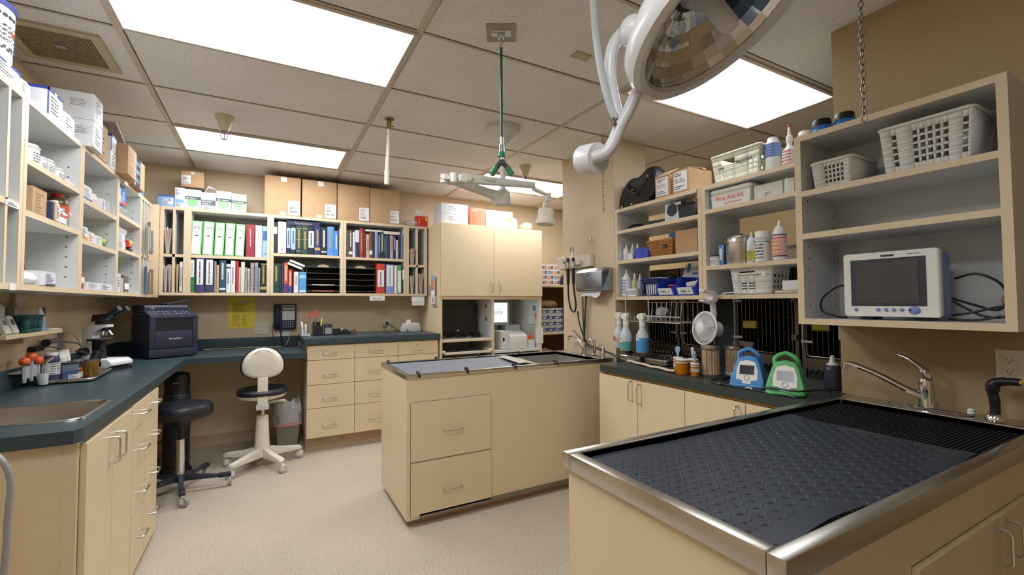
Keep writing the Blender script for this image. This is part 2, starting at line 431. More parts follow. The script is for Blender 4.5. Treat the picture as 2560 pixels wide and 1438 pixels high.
# ---------------------------------------------------------------- back wall: hanging bookcase
BF, BD = 4.65, .315
for nm, lb, x0, x1, sh, dv in (
    ('pigeonhole_unit', 'narrow folder pigeonholes at the left end of the bookcase', -.788, -.60, [1.728], [.095]),
    ('wall_bookcase', 'bookcase bay holding the row of white and green binders', -.60, .022, [1.728], []),
    ('wall_bookcase', 'bookcase bay below the second cardboard box, with dark blue books', .024, .656, [1.772], []),
    ('wall_bookcase', 'bookcase bay with the right hand letter tray and red binder', .658, 1.285, [1.766], []),
    ('pigeonhole_unit', 'narrow folder pigeonholes at the right end of the bookcase', 1.287, 1.512, [1.712], [.115])):
    shelf_unit(nm, lb, x1-x0, BD, 1.38, 2.128, (x0, BF, 0), 0, sh, dv, 'hanging bookcase units on the back wall')

# ---------------------------------------------------------------- L-shaped teal worktop with sink
CZ = .885; CT = .045
wt = thing('worktop', 'dark teal laminate L shaped worktop with raised back edge', 'worktop', (0, 0, 0))
b = MB(TEAL); z0, z1 = CZ-CT, CZ
SX0, SX1, SY0, SY1 = -1.0, -.592, 2.205, 2.595
b.prism([(LX+.005, 2.018), (-.56, 2.018), (-.543, 2.045), (-.541, 2.07), (-.541, SY0), (LX+.005, SY0)], z0, z1)
b.box(LX+.005, SX0, SY0, SY1, z0, z1).box(SX1, -.541, SY0, SY1, z0, z1)
b.box(LX+.005, -.541, SY1, 4.212, z0, z1).box(LX+.005, .308, 4.212, BY-.005, z0, z1)
b.build('counter_slab', wt)
b = MB(TEAL); b.box(LX+.004, LX+.024, 2.018, BY-.005, CZ, CZ+.10).box(LX+.024, .280, BY-.025, BY-.004, CZ, CZ+.10)
b.build('backsplash', wt, bevel=.003)
sk = thing('sink', 'stainless steel drop in sink in the near end of the teal worktop', 'sink', (0, 0, 0))
def basin(mb, x0, x1, y0, y1, zt, dep, r=.05, lip=.012, n=5, slope=.02):
    """open tub with rolled rim"""
    def ring(ins, z, rr):
        out = []
        for cx, cy, t0 in ((x1-ins-rr, y1-ins-rr, 0), (x0+ins+rr, y1-ins-rr, 90), (x0+ins+rr, y0+ins+rr, 180), (x1-ins-rr, y0+ins+rr, 270)):
            for q in range(n+1):
                t = math.radians(t0+90*q/n); out.append((cx+rr*math.cos(t), cy+rr*math.sin(t), z))
        return out
    rings = [ring(-lip, zt, r+lip), ring(-lip*.8, zt+.003, r+lip*.8), ring(-.002, zt+.004, r), ring(.004, zt, r), ring(slope*.6, zt-dep*.75, r), ring(slope, zt-dep*.93, r*.9), ring(slope+.02, zt-dep, r*.7)]
    m = len(rings[0]); vs = [p for g in rings for p in g]
    fs = [[g*m+q, g*m+(q+1) % m, (g+1)*m+(q+1) % m, (g+1)*m+q] for g in range(len(rings)-1) for q in range(m)]
    fs.append(list(range((len(rings)-1)*m, len(rings)*m)))
    return mb.add(vs, fs)
basin(MB(STEEL), SX0+.004, SX1-.004, SY0+.004, SY1-.004, CZ+.001, .17).build('bowl', sk)
MB(STEELD).lathe([(.0, 0), (.035, 0), (.04, .004), (.03, .006), (0, .004)], 20, (-.8, 2.40, CZ-.168)).build('drain', sk)

# ---------------------------------------------------------------- left base cabinets
def base_cabinet(label, w, D, z0, z1, loc, rz, group, toe=None, hollow=False):
    t = thing('base_cabinet', label, 'cabinet', loc, rz, group)
    m = MB(LAM)
    if hollow: m.box(0, .018, .001, D, z0, z1).box(w-.018, w, .001, D, z0, z1).box(.018, w-.018, D-.01, D, z0, z1).box(.018, w-.018, .001, D, z0, z0+.018).box(.018, w-.018, .001, .018, z1-.06, z1)
    else: m.box(0, w, .001, D, z0, z1)
    m.build('carcass', t)
    if toe:
        MB(toe).box(.0, w, .06, D, 0, z0).build('toe_kick', t)
    return t
GB = 'cream base cabinets along the left wall'
c = base_cabinet('cream sink cabinet with two doors at the end of the left worktop', .625, .56, .0, .838, (-.558, 2.06, 0), R90, GB, None, True)
front(c, 'door', .02, .325, .03, .825, hx=.325-.045, hz=.725, hl=.10, vertical=True); front(c, 'door', .325, .622, .03, .825, hx=.325+.045, hz=.725, hl=.10, vertical=True)
MB(LAM).box(-.004, 0, .04, .56, .0, .838).build('end_panel', c)
for y0, y1, lb in ((2.688, 2.952, 'cream cabinet of four drawers between the sink doors and the corner drawers'), (2.956, 3.245, 'cream cabinet of four drawers next to the knee space and black stool')):
    c = base_cabinet(lb, y1-y0, .56, .0, .838, (-.558, y0, 0), R90, GB)
    zz = [.03, .302, .510, .709, .830]
    for k in range(4): front(c, 'drawer', 0, y1-y0, zz[k], zz[k+1], hx=(y1-y0)/2+.02, hz=(.178, .394, .599, .771)[k], hl=.095)

# ---------------------------------------------------------------- drawer bank on the back wall
GD = 'cream drawer cabinets on the back wall'
xs = [.312, .713, 1.110, 1.512]; zz = [.125, .383, .587, .803, .935]
for k, lb in enumerate(('cream four drawer cabinet beside the waste bin', 'middle cream four drawer cabinet of the back wall bank', 'cream four drawer cabinet with a lock in its top drawer')):
    wd = xs[k+1]-xs[k]; c = base_cabinet(lb, wd, .66, .122, .94, (xs[k], 4.308, 0), 0, GD, COVE)
    for r in range(4): front(c, 'drawer', 0, wd, zz[r], zz[r+1], hx=wd/2-.015, hz=(.235, .466, .675, .862)[r]-(.018 if (k == 2 and r == 3) else 0), hl=.11, lock=(k == 2 and r == 3))
dt = MB(TEAL); dt.prism([(.283, 4.285), (.30, 4.268), (1.528, 4.268), (1.528, BY-.005), (.283, BY-.005)], .942, .998)
dt.box(.283, 1.528, BY-.02, BY-.004, .998, 1.0)
solo(dt, 'raised_worktop', 'dark teal worktop on the cream drawer bank, one step above the desk', 'worktop', bevel=.003)

# ---------------------------------------------------------------- tall cabinet with doors over an open computer niche
tc = thing('tall_cabinet', 'cream tall cabinet with two upper doors above open computer niches', 'cabinet', (1.545, 4.298, 0))
W = 1.205; Dp = .665
m = MB(LAM).box(-.012, .012, 0, Dp, 0, 2.125); m.build('side_panel', tc)
m = MB(LAM).box(W-.02, W, 0, Dp, 0, 2.125); m.build('side_panel', tc)
MB(LAM).box(.012, W-.02, 0, Dp, 2.10, 2.125).build('top_panel', tc)
MB(LAM).box(.012, W-.02, 0, Dp, 1.34, 1.375).build('niche_top', tc)
m = MB(WHT).box(.575, .597, .003, Dp, .1, 1.34); m.mat(LAMD).box(.572, .60, 0, .003, .1, 1.34); m.build('divider', tc)
MB(WHT).box(.012, W-.02, Dp-.01, Dp, .1, 1.34).build('back_panel', tc)
MB(WHT).box(W-.0215, W-.02, .003, Dp-.01, .1, 1.34).build('lining', tc); MB(WHT).box(.012, .0135, .003, Dp-.01, .1, 1.34).build('lining', tc)
for z in (.925, .72):
    m = MB(WHT).box(.012, .575, .0, Dp-.01, z-.022, z); m.mat(LAMD).box(.012, .575, -.003, 0, z-.022, z); m.build('niche_shelf', tc)
m = MB(WHT).box(.597, W-.02, .0, Dp-.01, .76, .785); m.build('niche_shelf', tc)
MB(LAM).box(.012, W-.02, .01, .03, .0, .70).build('lower_front', tc)
front(tc, 'door', -.01, .592, 1.372, 2.122, hx=.592-.035, hz=1.475, hl=.11, vertical=True); front(tc, 'door', .592, W, 1.372, 2.122, hx=.592+.06, hz=1.475, hl=.11, vertical=True)

# ---------------------------------------------------------------- right worktop and cabinets under the hanging shelves
rw = MB(TEALG); rw.box(1.975, 2.60, 1.05, 2.362, CZ-CT, CZ); rw.box(1.975, RX_, 2.362, 2.362, CZ-CT, CZ)
rw.box(RX_, 2.60, 2.362, 2.56, CZ-CT, CZ); rw.mat(mat('worktop_under_edge', '#7a5a1c', .6)).box(1.983, 2.6, 1.05, 2.36, CZ-CT-.012, CZ-CT)
solo(rw, 'dark_worktop', 'dark green worktop running under the right hand hanging shelves', 'worktop')
ys = [2.375, 2.022, 1.672, 1.323]
ye = 1.06
c = base_cabinet('cream two door cabinet under the dark worktop, beside the island', ys[0]-ys[2], .57, .03, .825, (1.992, ys[0], 0), -R90, 'cream cabinets under the dark worktop')
d1 = ys[0]-ys[1]
front(c, 'door', 0, d1, .05, .825, hx=d1-.045, hz=.755, hl=.115, vertical=True, t=.016); front(c, 'door', d1, ys[0]-ys[2], .05, .825, hx=d1+.01+.02, hz=.748, hl=.115, vertical=True, t=.016)
c = base_cabinet('cream two door cabinet mostly hidden behind the treatment table', ys[2]-ye, .57, .03, .825, (1.992, ys[2], 0), -R90, 'cream cabinets under the dark worktop')
d1 = ys[2]-ys[3]
front(c, 'door', 0, d1, .05, .825, hx=d1-.035, hz=.745, hl=.115, vertical=True, t=.016); front(c, 'door', d1, ys[2]-ye, .05, .825, t=.016)

# ---------------------------------------------------------------- hanging shelves over the dark worktop (open backed)
MZ0, MZ1 = 1.318, 1.998
shelf_unit('open_shelf_unit', 'open backed shelf unit holding the black leather bag and blue bins', .765, .33, MZ0, MZ1, (RX_, 2.562, 0), -R90, [1.836, 1.611], (), 'hanging shelf units on the right', False)
shelf_unit('open_shelf_unit', 'open backed shelf unit holding the first aid box and steel canister', .72, .33, MZ0, MZ1, (RX_, 1.795, 0), -R90, [1.852, 1.515], (), 'hanging shelf units on the right', False)
# ---------------------------------------------------------------- near unit with the patient monitor
shelf_unit('monitor_shelf_unit', 'cream wall shelf unit holding the patient monitor and two white baskets', .638, .298, 1.205, 2.012, (2.0, 1.086, 0), -R90, [1.772, 1.590], (), 'hanging shelf units on the right', True, edge=LAM)

# ---------------------------------------------------------------- island tub
IX0, IX1, IY0, IY1 = .715, 2.296, 2.578, 3.225
isl = thing('island_cabinet', 'cream wet table cabinet with two drawers in the middle of the room', 'cabinet', (IX0, IY0, 0))
IW, ID = IX1-IX0, IY1-IY0
MB(LAM).box(.003, IW, .003, .021, .045, .8545).box(.003, IW, ID-.018, ID, .045, .8545).box(.003, .021, .021, ID-.018, .045, .8545).box(IW-.018, IW, .021, ID-.018, .045, .8545).box(.021, IW-.018, .021, ID-.018, .045, .065).build('carcass', isl)
MB(COVE).box(.03, IW, .06, ID-.06, 0, .045).build('plinth', isl)
m = MB(STEELD).box(.08, IW, -.002, .003, .047, .072); m.build('kick_strip', isl)
front(isl, 'drawer', .025, .545, .376, .722, t=.004, hx=.285, hz=.537, hl=.115, y=.002); front(isl, 'drawer', .025, .545, .06, .372, t=.004, hx=.285, hz=.190, hl=.115, y=.002)
tub = thing('wet_table_top', 'shallow stainless steel tub top on the cream island', 'sink', (IX0, IY0, .855))
def tubtop(par, W, D, lip, dep, x1, h=.03, name='rim', m=STEEL, dx0=None):
    b = MB(m); L = lip
    x1 = W-L if x1 is None else x1
    b.box(0, W, 0, L, 0, h).box(0, W, D-L, D, 0, h).box(0, L, L, D-L, 0, h).box(x1, W, L, D-L, 0, h)
    b.build(name, par, bevel=.004)
    b = MB(mat('tub_steel', '#b4b0a9', .42, .75)); b.box(L, x1, L, D-L, -dep, -dep+.004).box(L-.002, L, L, D-L, -dep, h-.002).box(x1, x1+.002, L, D-L, -dep, h-.002).box(L, x1, L-.002, L, -dep, h-.002).box(L, x1, D-L, D-L+.002, -dep, h-.002)
    b.build('basin', par)
tubtop(tub, IW, ID, .032, .10, 1.47)

# ---------------------------------------------------------------- treatment table
TX0, TX1, TY0, TY1 = .735, 2.296, .428, 1.046
tb = thing('treatment_table', 'cream cabinet table with stainless rim in the right foreground', 'table', (TX0, TY0, 0))
TW, TD = TX1-TX0, TY1-TY0
MB(LAM).box(.012, TW, .012, TD-.012, .02, .8395).build('carcass', tb)
front(tb, 'door', .47, .965, .08, .738, y=.012, t=.014, hx=.915, hz=.672, hl=.088, vertical=True); front(tb, 'door', .965, 1.46, .08, .738, y=.012, t=.014, hx=1.0, hz=.672, hl=.088, vertical=True)
tt = thing('table_tray_top', 'stainless steel tray top with deep drain end on the treatment table', 'sink', (TX0, TY0, .84))
tubtop(tt, TW, TD, .034, -.004, 1.43, .045)

# ---------------------------------------------------------------- makers of small things (local frame: front -y, base z=0, centred on x and y)
def decal(par, name, face, w, d, h, u0, u1, v0, v1, m, rows=0, ink=None, fill=(.5, 1.), cols=1, t=.45, label=None, off=.0006):
    """printed plate lying on a face; u,v are fractions of that face"""
    if face == 'f': o, ux, uz, W, Hh = (-w/2, -d/2-off, 0), (1, 0, 0), (0, 0, 1), w, h
    elif face == 'r': o, ux, uz, W, Hh = (w/2+off, -d/2, 0), (0, 1, 0), (0, 0, 1), d, h
    elif face == 'l': o, ux, uz, W, Hh = (-w/2-off, d/2, 0), (0, -1, 0), (0, 0, 1), d, h
    else: o, ux, uz, W, Hh = (-w/2, -d/2, h+off), (1, 0, 0), (0, 1, 0), w, d
    o = Vector(o)+Vector(ux)*W*u0+Vector(uz)*Hh*v0; ux, uz = Vector(ux), Vector(uz); a, b = W*(u1-u0), Hh*(v1-v0)
    mb = MB(m); n = ux.cross(uz)*.0005
    mb.add([o, o+ux*a, o+ux*a+uz*b, o+uz*b, o+n, o+ux*a+n, o+ux*a+uz*b+n, o+uz*b+n], [(0, 3, 2, 1), (4, 5, 6, 7), (0, 1, 5, 4), (1, 2, 6, 5), (2, 3, 7, 6), (3, 0, 4, 7)])
    if rows: plines(mb, o+ux*a*.06+uz*b*.06+n, ux, uz, a*.88, b*.88, rows, ink or INK, fill, t, True, cols)
    q = mb.build(name, par)
    if label: q['label'] = label
    return q
def carton(label, loc, w, d, h, m, rz=0., group=None, name='carton', cat='box', tape=True, flaps=0., seam=True, rot=None):
    """folded card box: slightly rounded edges, lid seam, tape strip, flaps when open"""
    b = MB(m).rbox(-w/2, w/2, -d/2, d/2, 0, h, min(.003, w*.1), 2)
    dk = mat('box_seam', '#6c5a48', .9) if m in (CARD, CARDD) else mat('box_seam_pale', '#a9abad', .9)
    if seam:
        b.mat(dk).box(-w/2+.002, w/2-.002, -.0012, .0012, h-.001, h+.0004).box(-w/2+.001, w/2-.001, -d/2-.0005, -d/2+.001, h-.0035, h-.0025)
    o = b.build(name); o.location = loc; o.rotation_euler = rot or (0, 0, rz); tag(o, label, cat, group)
    if tape:
        tw = min(.05, w*.18); t = MB(TAPE).box(-tw/2, tw/2, -d/2-.0005, d/2+.0005, h, h+.0007).box(-tw/2, tw/2, -d/2-.0008, -d/2, h*.82, h+.0007)
        t.build('tape', o)
    if flaps:
        f = MB(m)
        for sg in (-1, 1):
            y = sg*d/2; q = d*.48
            f.prism([(y, h), (y-sg*q*math.cos(flaps), h+q*math.sin(flaps)), (y-sg*q*math.cos(flaps), h+q*math.sin(flaps)+.003), (y, h+.003)], -w/2+.002, w/2-.002, 'x')
        f.build('flap', o)
    return o
def lidprof(r, h, n=.12): return [(0, 0), (r, 0), (r, h*(1-n)), (r*.93, h), (0, h)]
def bottle(label, loc, h, r, body, cap, sh=.72, nr=.38, ch=.16, cr=None, lab=None, lz=(.12, .6), ink=INK, rows=5, cat='bottle', group=None, name='bottle', tip=0., tipm=None, rz=0., sx=1., sy=1., liquid=None, lfill=.5):
    """moulded bottle: body with shoulder and neck, cap, wrapped label, optional nozzle"""
    H_ = h*(1-ch); nk = r*nr
    pr = [(0, 0), (r*.88, 0), (r, h*.02), (r, H_*sh), (r*.96, H_*(sh+.06)), (nk*1.35, H_*(sh+.2)), (nk, H_*(sh+.24)), (nk, H_), (0, H_)]
    o = solo(MB(body).lathe(pr, 20, sx=sx, sy=sy), name, label, cat, loc, rz, group, angle=50)
    c = cr or nk*1.25
    if tip: MB(cap).lathe([(0, 0), (c, 0), (c*.95, h*ch*.35), (c*.55, h*ch*.42), (c*.3, h*ch*.95), (c*.16, h*ch), (0, h*ch)], 14, (0, 0, H_-h*.01)).build('nozzle', o)
    else: MB(cap).lathe(lidprof(c, h*ch+h*.02), 18, (0, 0, H_-h*.02)).build('cap', o)
    if lab:
        a, e = h*lz[0], h*lz[1]; m = MB(lab).lathe([(r+.0002, a), (r+.0008, a), (r+.0008, e), (r+.0002, e)], 20, sx=sx, sy=sy)
        if rows:
            m.mat(ink)
            for k in range(rows):
                zc = a+(e-a)*(k+.5)/rows; hh = (e-a)/rows*.22
                for s0 in range(-4, 4):
                    t0 = -PI/2+s0*.17+.03*random.random(); t1 = t0+.08+.07*random.random(); R_ = r+.0013
                    m.add([(R_*sx*math.cos(t), R_*sy*math.sin(t), z) for t, z in ((t0, zc-hh), (t1, zc-hh), (t1, zc+hh), (t0, zc+hh))], [(0, 1, 2, 3)])
        m.build('label', o)
    if liquid: MB(liquid).lathe([(0, h*.015), (r*.86, h*.015), (r*.95, h*.03), (r*.95, h*lfill), (0, h*lfill)], 18, sx=sx, sy=sy).build('liquid', o)
    return o
def spray(label, loc, h, r, body, liquid, fill, sticker, rz=0., group=None):
    """trigger spray bottle"""
    hb = h*.72
    pr = [(0, 0), (r*.85, 0), (r, h*.02), (r, hb*.52), (r*.92, hb*.62), (r*.5, hb*.82), (r*.42, hb), (0, hb)]
    o = solo(MB(body).lathe(pr, 20), 'spray_bottle', label, 'spray bottle', loc, rz, group, angle=50)
    MB(liquid).lathe([(0, h*.012), (r*.86, h*.012), (r*1.008, h*.03), (r*1.008, min(fill, hb*.52)), (r*.2, fill), (0, fill)], 20).build('liquid', o)
    m = MB(WPL).cyl((0, 0, hb-.012), (0, 0, hb+.018), r*.5, r*.46, 14); m.build('collar', o)
    hd = [(-.062, hb+.058), (-.060, hb+.036), (-.03, hb+.028), (-.016, hb+.018), (.014, hb+.018), (.022, hb+.036), (.034, hb+.058), (.036, hb+.073), (-.01, hb+.073), (-.045, hb+.066)]
    MB(WPL).prism([(x, z) for x, z in hd], -.011, .011, 'y').build('spray_head', o, bevel=.003)
    MB(WPL).tube(spline([(-.026, 0, hb+.03), (-.036, 0, hb+.008), (-.030, 0, hb-.022), (-.036, 0, hb-.038)]), .0045, 8).build('trigger', o)
    MB(WPL).cyl((-.062, 0, hb+.052), (-.074, 0, hb+.05), .006).build('nozzle', o)
    a, e, mm = sticker
    mb = MB(mm); R_ = r+.001
    for k in range(8):
        t0, t1 = -PI/2-.75+1.5*k/8-.25, -PI/2-.75+1.5*(k+1)/8-.25
        mb.mat(mm).add([(R_*math.cos(t), R_*math.sin(t), z) for t, z in ((t0, a), (t1, a), (t1, e), (t0, e))], [(0, 1, 2, 3)])
    mb.mat(INK)
    for zc in (a+(e-a)*.72, a+(e-a)*.35):
        for k in range(5):
            t0 = -PI/2-.8+.24*k; t1 = t0+.17; q = R_+.0006
            mb.add([(q*math.cos(t), q*math.sin(t), z) for t, z in ((t0, zc), (t1, zc), (t1, zc+.006), (t0, zc+.006))], [(0, 1, 2, 3)])
    mb.build('sticker', o)
    return o
def holed(mb, f, W, Hh, holes):
    """flat sheet W x Hh with rectangular openings; f(u,z) places it"""
    us = sorted({0, W, *[x for a in holes for x in a[:2]]}); zs = sorted({0, Hh, *[x for a in holes for x in a[2:]]})
    for i in range(len(us)-1):
        for j in range(len(zs)-1):
            cu, cz = (us[i]+us[i+1])/2, (zs[j]+zs[j+1])/2
            if any(a <= cu <= b and c <= cz <= d for a, b, c, d in holes): continue
            mb.add([f(us[i], zs[j]), f(us[i+1], zs[j]), f(us[i+1], zs[j+1]), f(us[i], zs[j+1])], [(0, 1, 2, 3)])
def basket(label, loc, w, d, h, m, fh, sh, tp=.86, rz=0., group=None, name='basket', cat='basket', rim=.006):
    """tapered moulded basket with pierced walls; fh/sh: openings in front/side walls as fractions (u0,u1,v0,v1)"""
    mb = MB(m)
    def wall(c0, c1, hl):
        c0, c1 = Vector(c0), Vector(c1); L = (c1-c0).length
        def f(u, z):
            p = c0.lerp(c1, u/L); k = tp+(1-tp)*z/h; return (p.x*k, p.y*k, z)
        holed(mb, f, L, h, [(a*L, b*L, c*h, e*h) for a, b, c, e in hl])
    a, b = w/2, d/2
    wall((-a, -b, 0), (a, -b, 0), fh); wall((a, -b, 0), (a, b, 0), sh); wall((a, b, 0), (-a, b, 0), fh); wall((-a, b, 0), (-a, -b, 0), sh)
    mb.add([(-a*tp, -b*tp, .002), (a*tp, -b*tp, .002), (a*tp, b*tp, .002), (-a*tp, b*tp, .002)], [(0, 1, 2, 3)])
    o = mb.build(name, solid=.0025); o.location = loc; o.rotation_euler = (0, 0, rz); tag(o, label, cat, group)
    r = []
    for cx, cy, t0 in ((a-.012, b-.012, 0), (-a+.012, b-.012, 90), (-a+.012, -b+.012, 180), (a-.012, -b+.012, 270)):
        r += [(cx+.016*math.cos(math.radians(t0+30*q)), cy+.016*math.sin(math.radians(t0+30*q)), h) for q in range(4)]
    MB(m).tube(r, rim, 6, True).build('rim', o)
    return o
def book(label, loc, w, h, d, m, bands=(), lean=0., rz=0., group=None, name='book', pages=None, title=None, cat='book', flat=False):
    """hardback: rounded spine toward -y with two boards, pages inside; bands = (z0,z1,mat) across the spine"""
    b = MB(m); t = min(.0028, w*.16); k = 4
    arcp = [(-w/2+w*i/k, -.004*math.sin(PI*i/k)) for i in range(k+1)]
    b.prism([(-w/2, d), (-w/2, 0)]+arcp[1:-1]+[(w/2, 0), (w/2, d), (w/2-t, d), (w/2-t, .004), (-w/2+t, .004), (-w/2+t, d)], 0, h)
    for z0, z1, mm in bands:
        b.mat(mm); p = [(x*.96, y-.0007) for x, y in arcp]
        for i in range(k):
            b.add([(p[i][0], p[i][1], z0*h), (p[i+1][0], p[i+1][1], z0*h), (p[i+1][0], p[i+1][1], z1*h), (p[i][0], p[i][1], z1*h)], [(0, 1, 2, 3)])
    if title:
        tm, z0, z1 = title; b.mat(tm); zz = z1*h
        while zz > z0*h:
            q = .004+.006*random.random(); b.add([(-w*.16, -.0052, zz-q), (w*.14, -.0052, zz-q), (w*.14, -.0052, zz), (-w*.16, -.0052, zz)], [(0, 1, 2, 3)]); zz -= q+.0025
    o = b.build(name); o.location = loc
    o.rotation_euler = (0, lean, rz); tag(o, label, cat, group)
    MB(pages or PAGES).box(-w/2+t, w/2-t, .0045, d-.004, .003, h-.003).build('pages', o)
    return o
def binder(label, loc, w, h, d, m, lab=None, lz=(.3, .9), lean=0., group=None, ring=True, name='binder', lines=None):
    o = book(label, loc, w, h, d, m, lean=lean, group=group, name=name, cat='binder')
    if ring: MB(CHROME).lathe([(.0035, -.001), (.007, 0), (.007, .0012), (.0035, .0016)], 12, (0, -.0045, h*.12), (PI/2, 0, 0)).build('finger_ring', o)
    if lab:
        mb = MB(lab).box(-w*.38, w*.38, -.0056, -.0044, h*lz[0], h*lz[1])
        if lines:
            zz = h*lz[1]-.02; mb.mat(lines)
            while zz > h*lz[0]+.02:
                q = .005+.009*random.random(); mb.add([(-w*.1, -.006, zz-q), (w*.06, -.006, zz-q), (w*.06, -.006, zz), (-w*.1, -.006, zz)], [(0, 1, 2, 3)]); zz -= q+.003
        mb.build('spine_label', o)
    return o
def spiral_book(label, loc, w, h, d, m, lean=0., group=None):
    o = solo(MB(m).box(-w/2, w/2, .006, d, 0, h), 'spiral_notebook', label, 'notebook', loc, 0, group, rot=(0, lean, 0))
    mb = MB(mat('spiral_wire', '#5a5c62', .4, .6))
    for k in range(int(h/.011)):
        z = .008+k*.011
        if z < h-.004: mb.tube(arc((0, .004, z), w*.46, 0, 330, 7, 'xy'), .0014, 4)
    mb.build('spiral', o); return o
def folder(label, loc, n, w, h, d, cols, group=None, spread=.02, lean=0.):
    """bundle of paper folders standing in a slot, fanned at the top"""
    mb = MB(cols[0]); 
    for i in range(n):
        mb.mat(cols[i % len(cols)]); x = -w/2+w*(i+.5)/n; k = (i+.5)/n-.5; hh = h*(.88+.12*random.random())
        y0 = .012*random.random()
        mb.prism([(x*.35, 0), (x*.35+.0016, 0), (x+k*spread+.0022, hh), (x+k*spread, hh)], y0, d, 'y')
    o = mb.build('file_folders'); o.location = loc; o.rotation_euler = (0, lean, 0); return tag(o, label, 'folders', group)
def outlet(label, loc, rz, gangs=1, m=IVORY, rot=None):
    """wall socket plate with duplex sockets; local front -y"""
    w = .046*gangs+.026; t = thing('power_outlet', label, 'outlet', loc, rz, 'wall outlets', rot)
    MB(m).rbox(-w/2, w/2, -.006, 0, -.057, .057, .004, 3, 'y').build('cover_plate', t)
    for g in range(gangs):
        x = -.023*(gangs-1)+.046*g; b = MB(m)
        for z in (-.02, .02):
            b.mat(m).rbox(x-.0165, x+.0165, -.0085, -.006, z-.014, z+.014, .006, 3, 'y')
            b.mat(BLK).box(x-.008, x-.0062, -.0088, -.0084, z-.002, z+.007).box(x+.0055, x+.0075, -.0088, -.0084, z-.001, z+.006).cyl((x, -.0084, z-.007), (x, -.0088, z-.007), .0025, n=8)
        b.build('socket', t)
    return t
def crumple(mb, c, rx, ry, rz_, seed=1, amp=.25, n=9, k=14):
    """puffy crumpled blob sitting on z=c.z"""
    rnd = random.Random(seed); ph = [rnd.random()*6.3 for _ in range(6)]
    vs = []
    for i in range(n+1):
        for j in range(k):
            a = PI*i/n; t = 2*PI*j/k
            s = 1+amp*(.5*math.sin(3*t+ph[0]+a*2)+.4*math.sin(5*t+ph[1]-a*3)+.5*(rnd.random()-.5))
            z = max(0, .92+ -math.cos(a)*s) if False else (1-math.cos(a))*.5*(1+.3*(s-1))
            vs.append((c[0]+rx*math.sin(a)*s*math.cos(t), c[1]+ry*math.sin(a)*s*math.sin(t), c[2]+max(.001, 2*rz_*z)))
    fs = [[i*k+j, i*k+(j+1) % k, (i+1)*k+(j+1) % k, (i+1)*k+j] for i in range(n) for j in range(k)]
    return mb.add(vs, fs)

# ---------------------------------------------------------------- boxes on top of the left shelves
TOPL = 2.126
BT = mat('navy_carton_trim', '#2b3c94', .6); SIL = mat('white_carton', '#dadcdf', .42, var=.02)
def lbox(label, y0, y1, h, xf, D, z=TOPL, m=SIL, trim=None, rows=6, group='white cartons on top of the left shelves', **kw):
    """box whose printed front looks into the room (+x)"""
    w = y1-y0; o = carton(label, (xf-D/2, (y0+y1)/2, z), w, D, h, m, R90, group, **kw)
    if trim:
        b = MB(trim); e = .012
        b.box(-w/2-.0006, w/2+.0006, -D/2-.0006, D/2, h-e, h+.0006).box(-w/2-.0006, -w/2+e, -D/2-.0006, -D/2+.0005, 0, h)
        b.build('blue_edging', o)
    if rows: decal(o, 'printed_panel', 'f', w, D, h, .12, .9, .12, .86, m, rows, INK, (.3, .9), 1, .3)
    return o
p = thing('pail', 'white round tub with blue lid rim and orange sticker, top left corner', 'tub', (-.965, 2.335, 2.19))
MB(SIL).lathe([(0, 0), (.108, 0), (.112, .004), (.118, .20), (.118, .215), (0, .215)], 32).build('body', p)
MB(BT).lathe([(0, .212), (.121, .212), (.121, .232), (.112, .238), (0, .238)], 32).build('lid', p)
m = MB(ORANGE); m.lathe([(0, 0), (.016, 0), (.016, .0015), (0, .0015)], 16, (.114*math.cos(.1), .114*math.sin(.1), .13), (0, PI/2, .1)).build('sticker', p)
m = MB(INK)
for k in range(8):
    for s in range(9):
        t0 = -1.2+.2*s; t1 = t0+.1+.08*random.random(); z = .175-.017*k
        if k in (0, 2, 3, 4, 5, 7): m.add([(.1195*math.cos(t), .1195*math.sin(t), zz) for t, zz in ((t0, z), (t1, z), (t1, z+(.012 if k in (0, 7) else .005)), (t0, z+(.012 if k in (0, 7) else .005)))], [(0, 1, 2, 3)])
m.build('print', p)
lbox('white carton with dark blue edging standing under the round tub', 2.19, 2.382, .062, -.838, .26, trim=BT, rows=4)
lbox('small white carton squeezed between the tub carton and the blue edged box', 2.386, 2.47, .055, -.84, .2, rows=4)
lbox('tall white carton with bright blue edging at the front left', 2.622, 2.782, .122, -.838, .10, trim=BT, rows=5)
o = lbox('low white carton in front of the two big stacked cartons', 2.797, 2.933, .085, -.838, .12, rows=4)
for k, z in ((0, TOPL), (1, TOPL+.139)):
    o = lbox(('lower', 'upper')[k]+' of the two big white cartons stacked on the left shelves', 3.055, 3.196, .138, -.80, .17, z, rows=6)
    w_, D_, h_ = .141, .17, .138
    decal(o, 'shipping_marks', 'l', w_, D_, h_, .42, .94, .45, .78, SIL, 4, INKG, (.6, 1.), 1, .4)
    MB(SIL).box(-w_/2-.0005, w_/2, -D_/2-.0008, -D_/2+.002, 0, .012).build('bottom_flap', o)
o = lbox('plain brown carton behind the big white cartons', 3.25, 3.40, .205, -.828, .24, m=CARD, rows=5, group='brown cartons on top of the left shelves', tape=False)
for k, z, h in ((0, TOPL, .107), (1, TOPL+.108, .096)):
    lbox(('lower', 'upper')[k]+' of two small white cartons next to the plain brown carton', 3.475, 3.585, h, -.83, .12, z, trim=BT if k else None, rows=4)
fl = MB(mat('grey_board', '#a9aaab', .7)).prism([(0, 0), (.27, -.08), (.27, -.074), (.01, .01)], -.09, .09, 'x')
solo(fl, 'grey_board', 'grey carton lid tilted over the small white cartons', 'lid', (-.92, 3.56, 2.425), 0)
o = lbox('brown printed carton overhanging the shelf edge, near the corner', 3.592, 3.80, .19, -.775, .20, m=CARD, rows=0, group='brown cartons on top of the left shelves', tape=False)
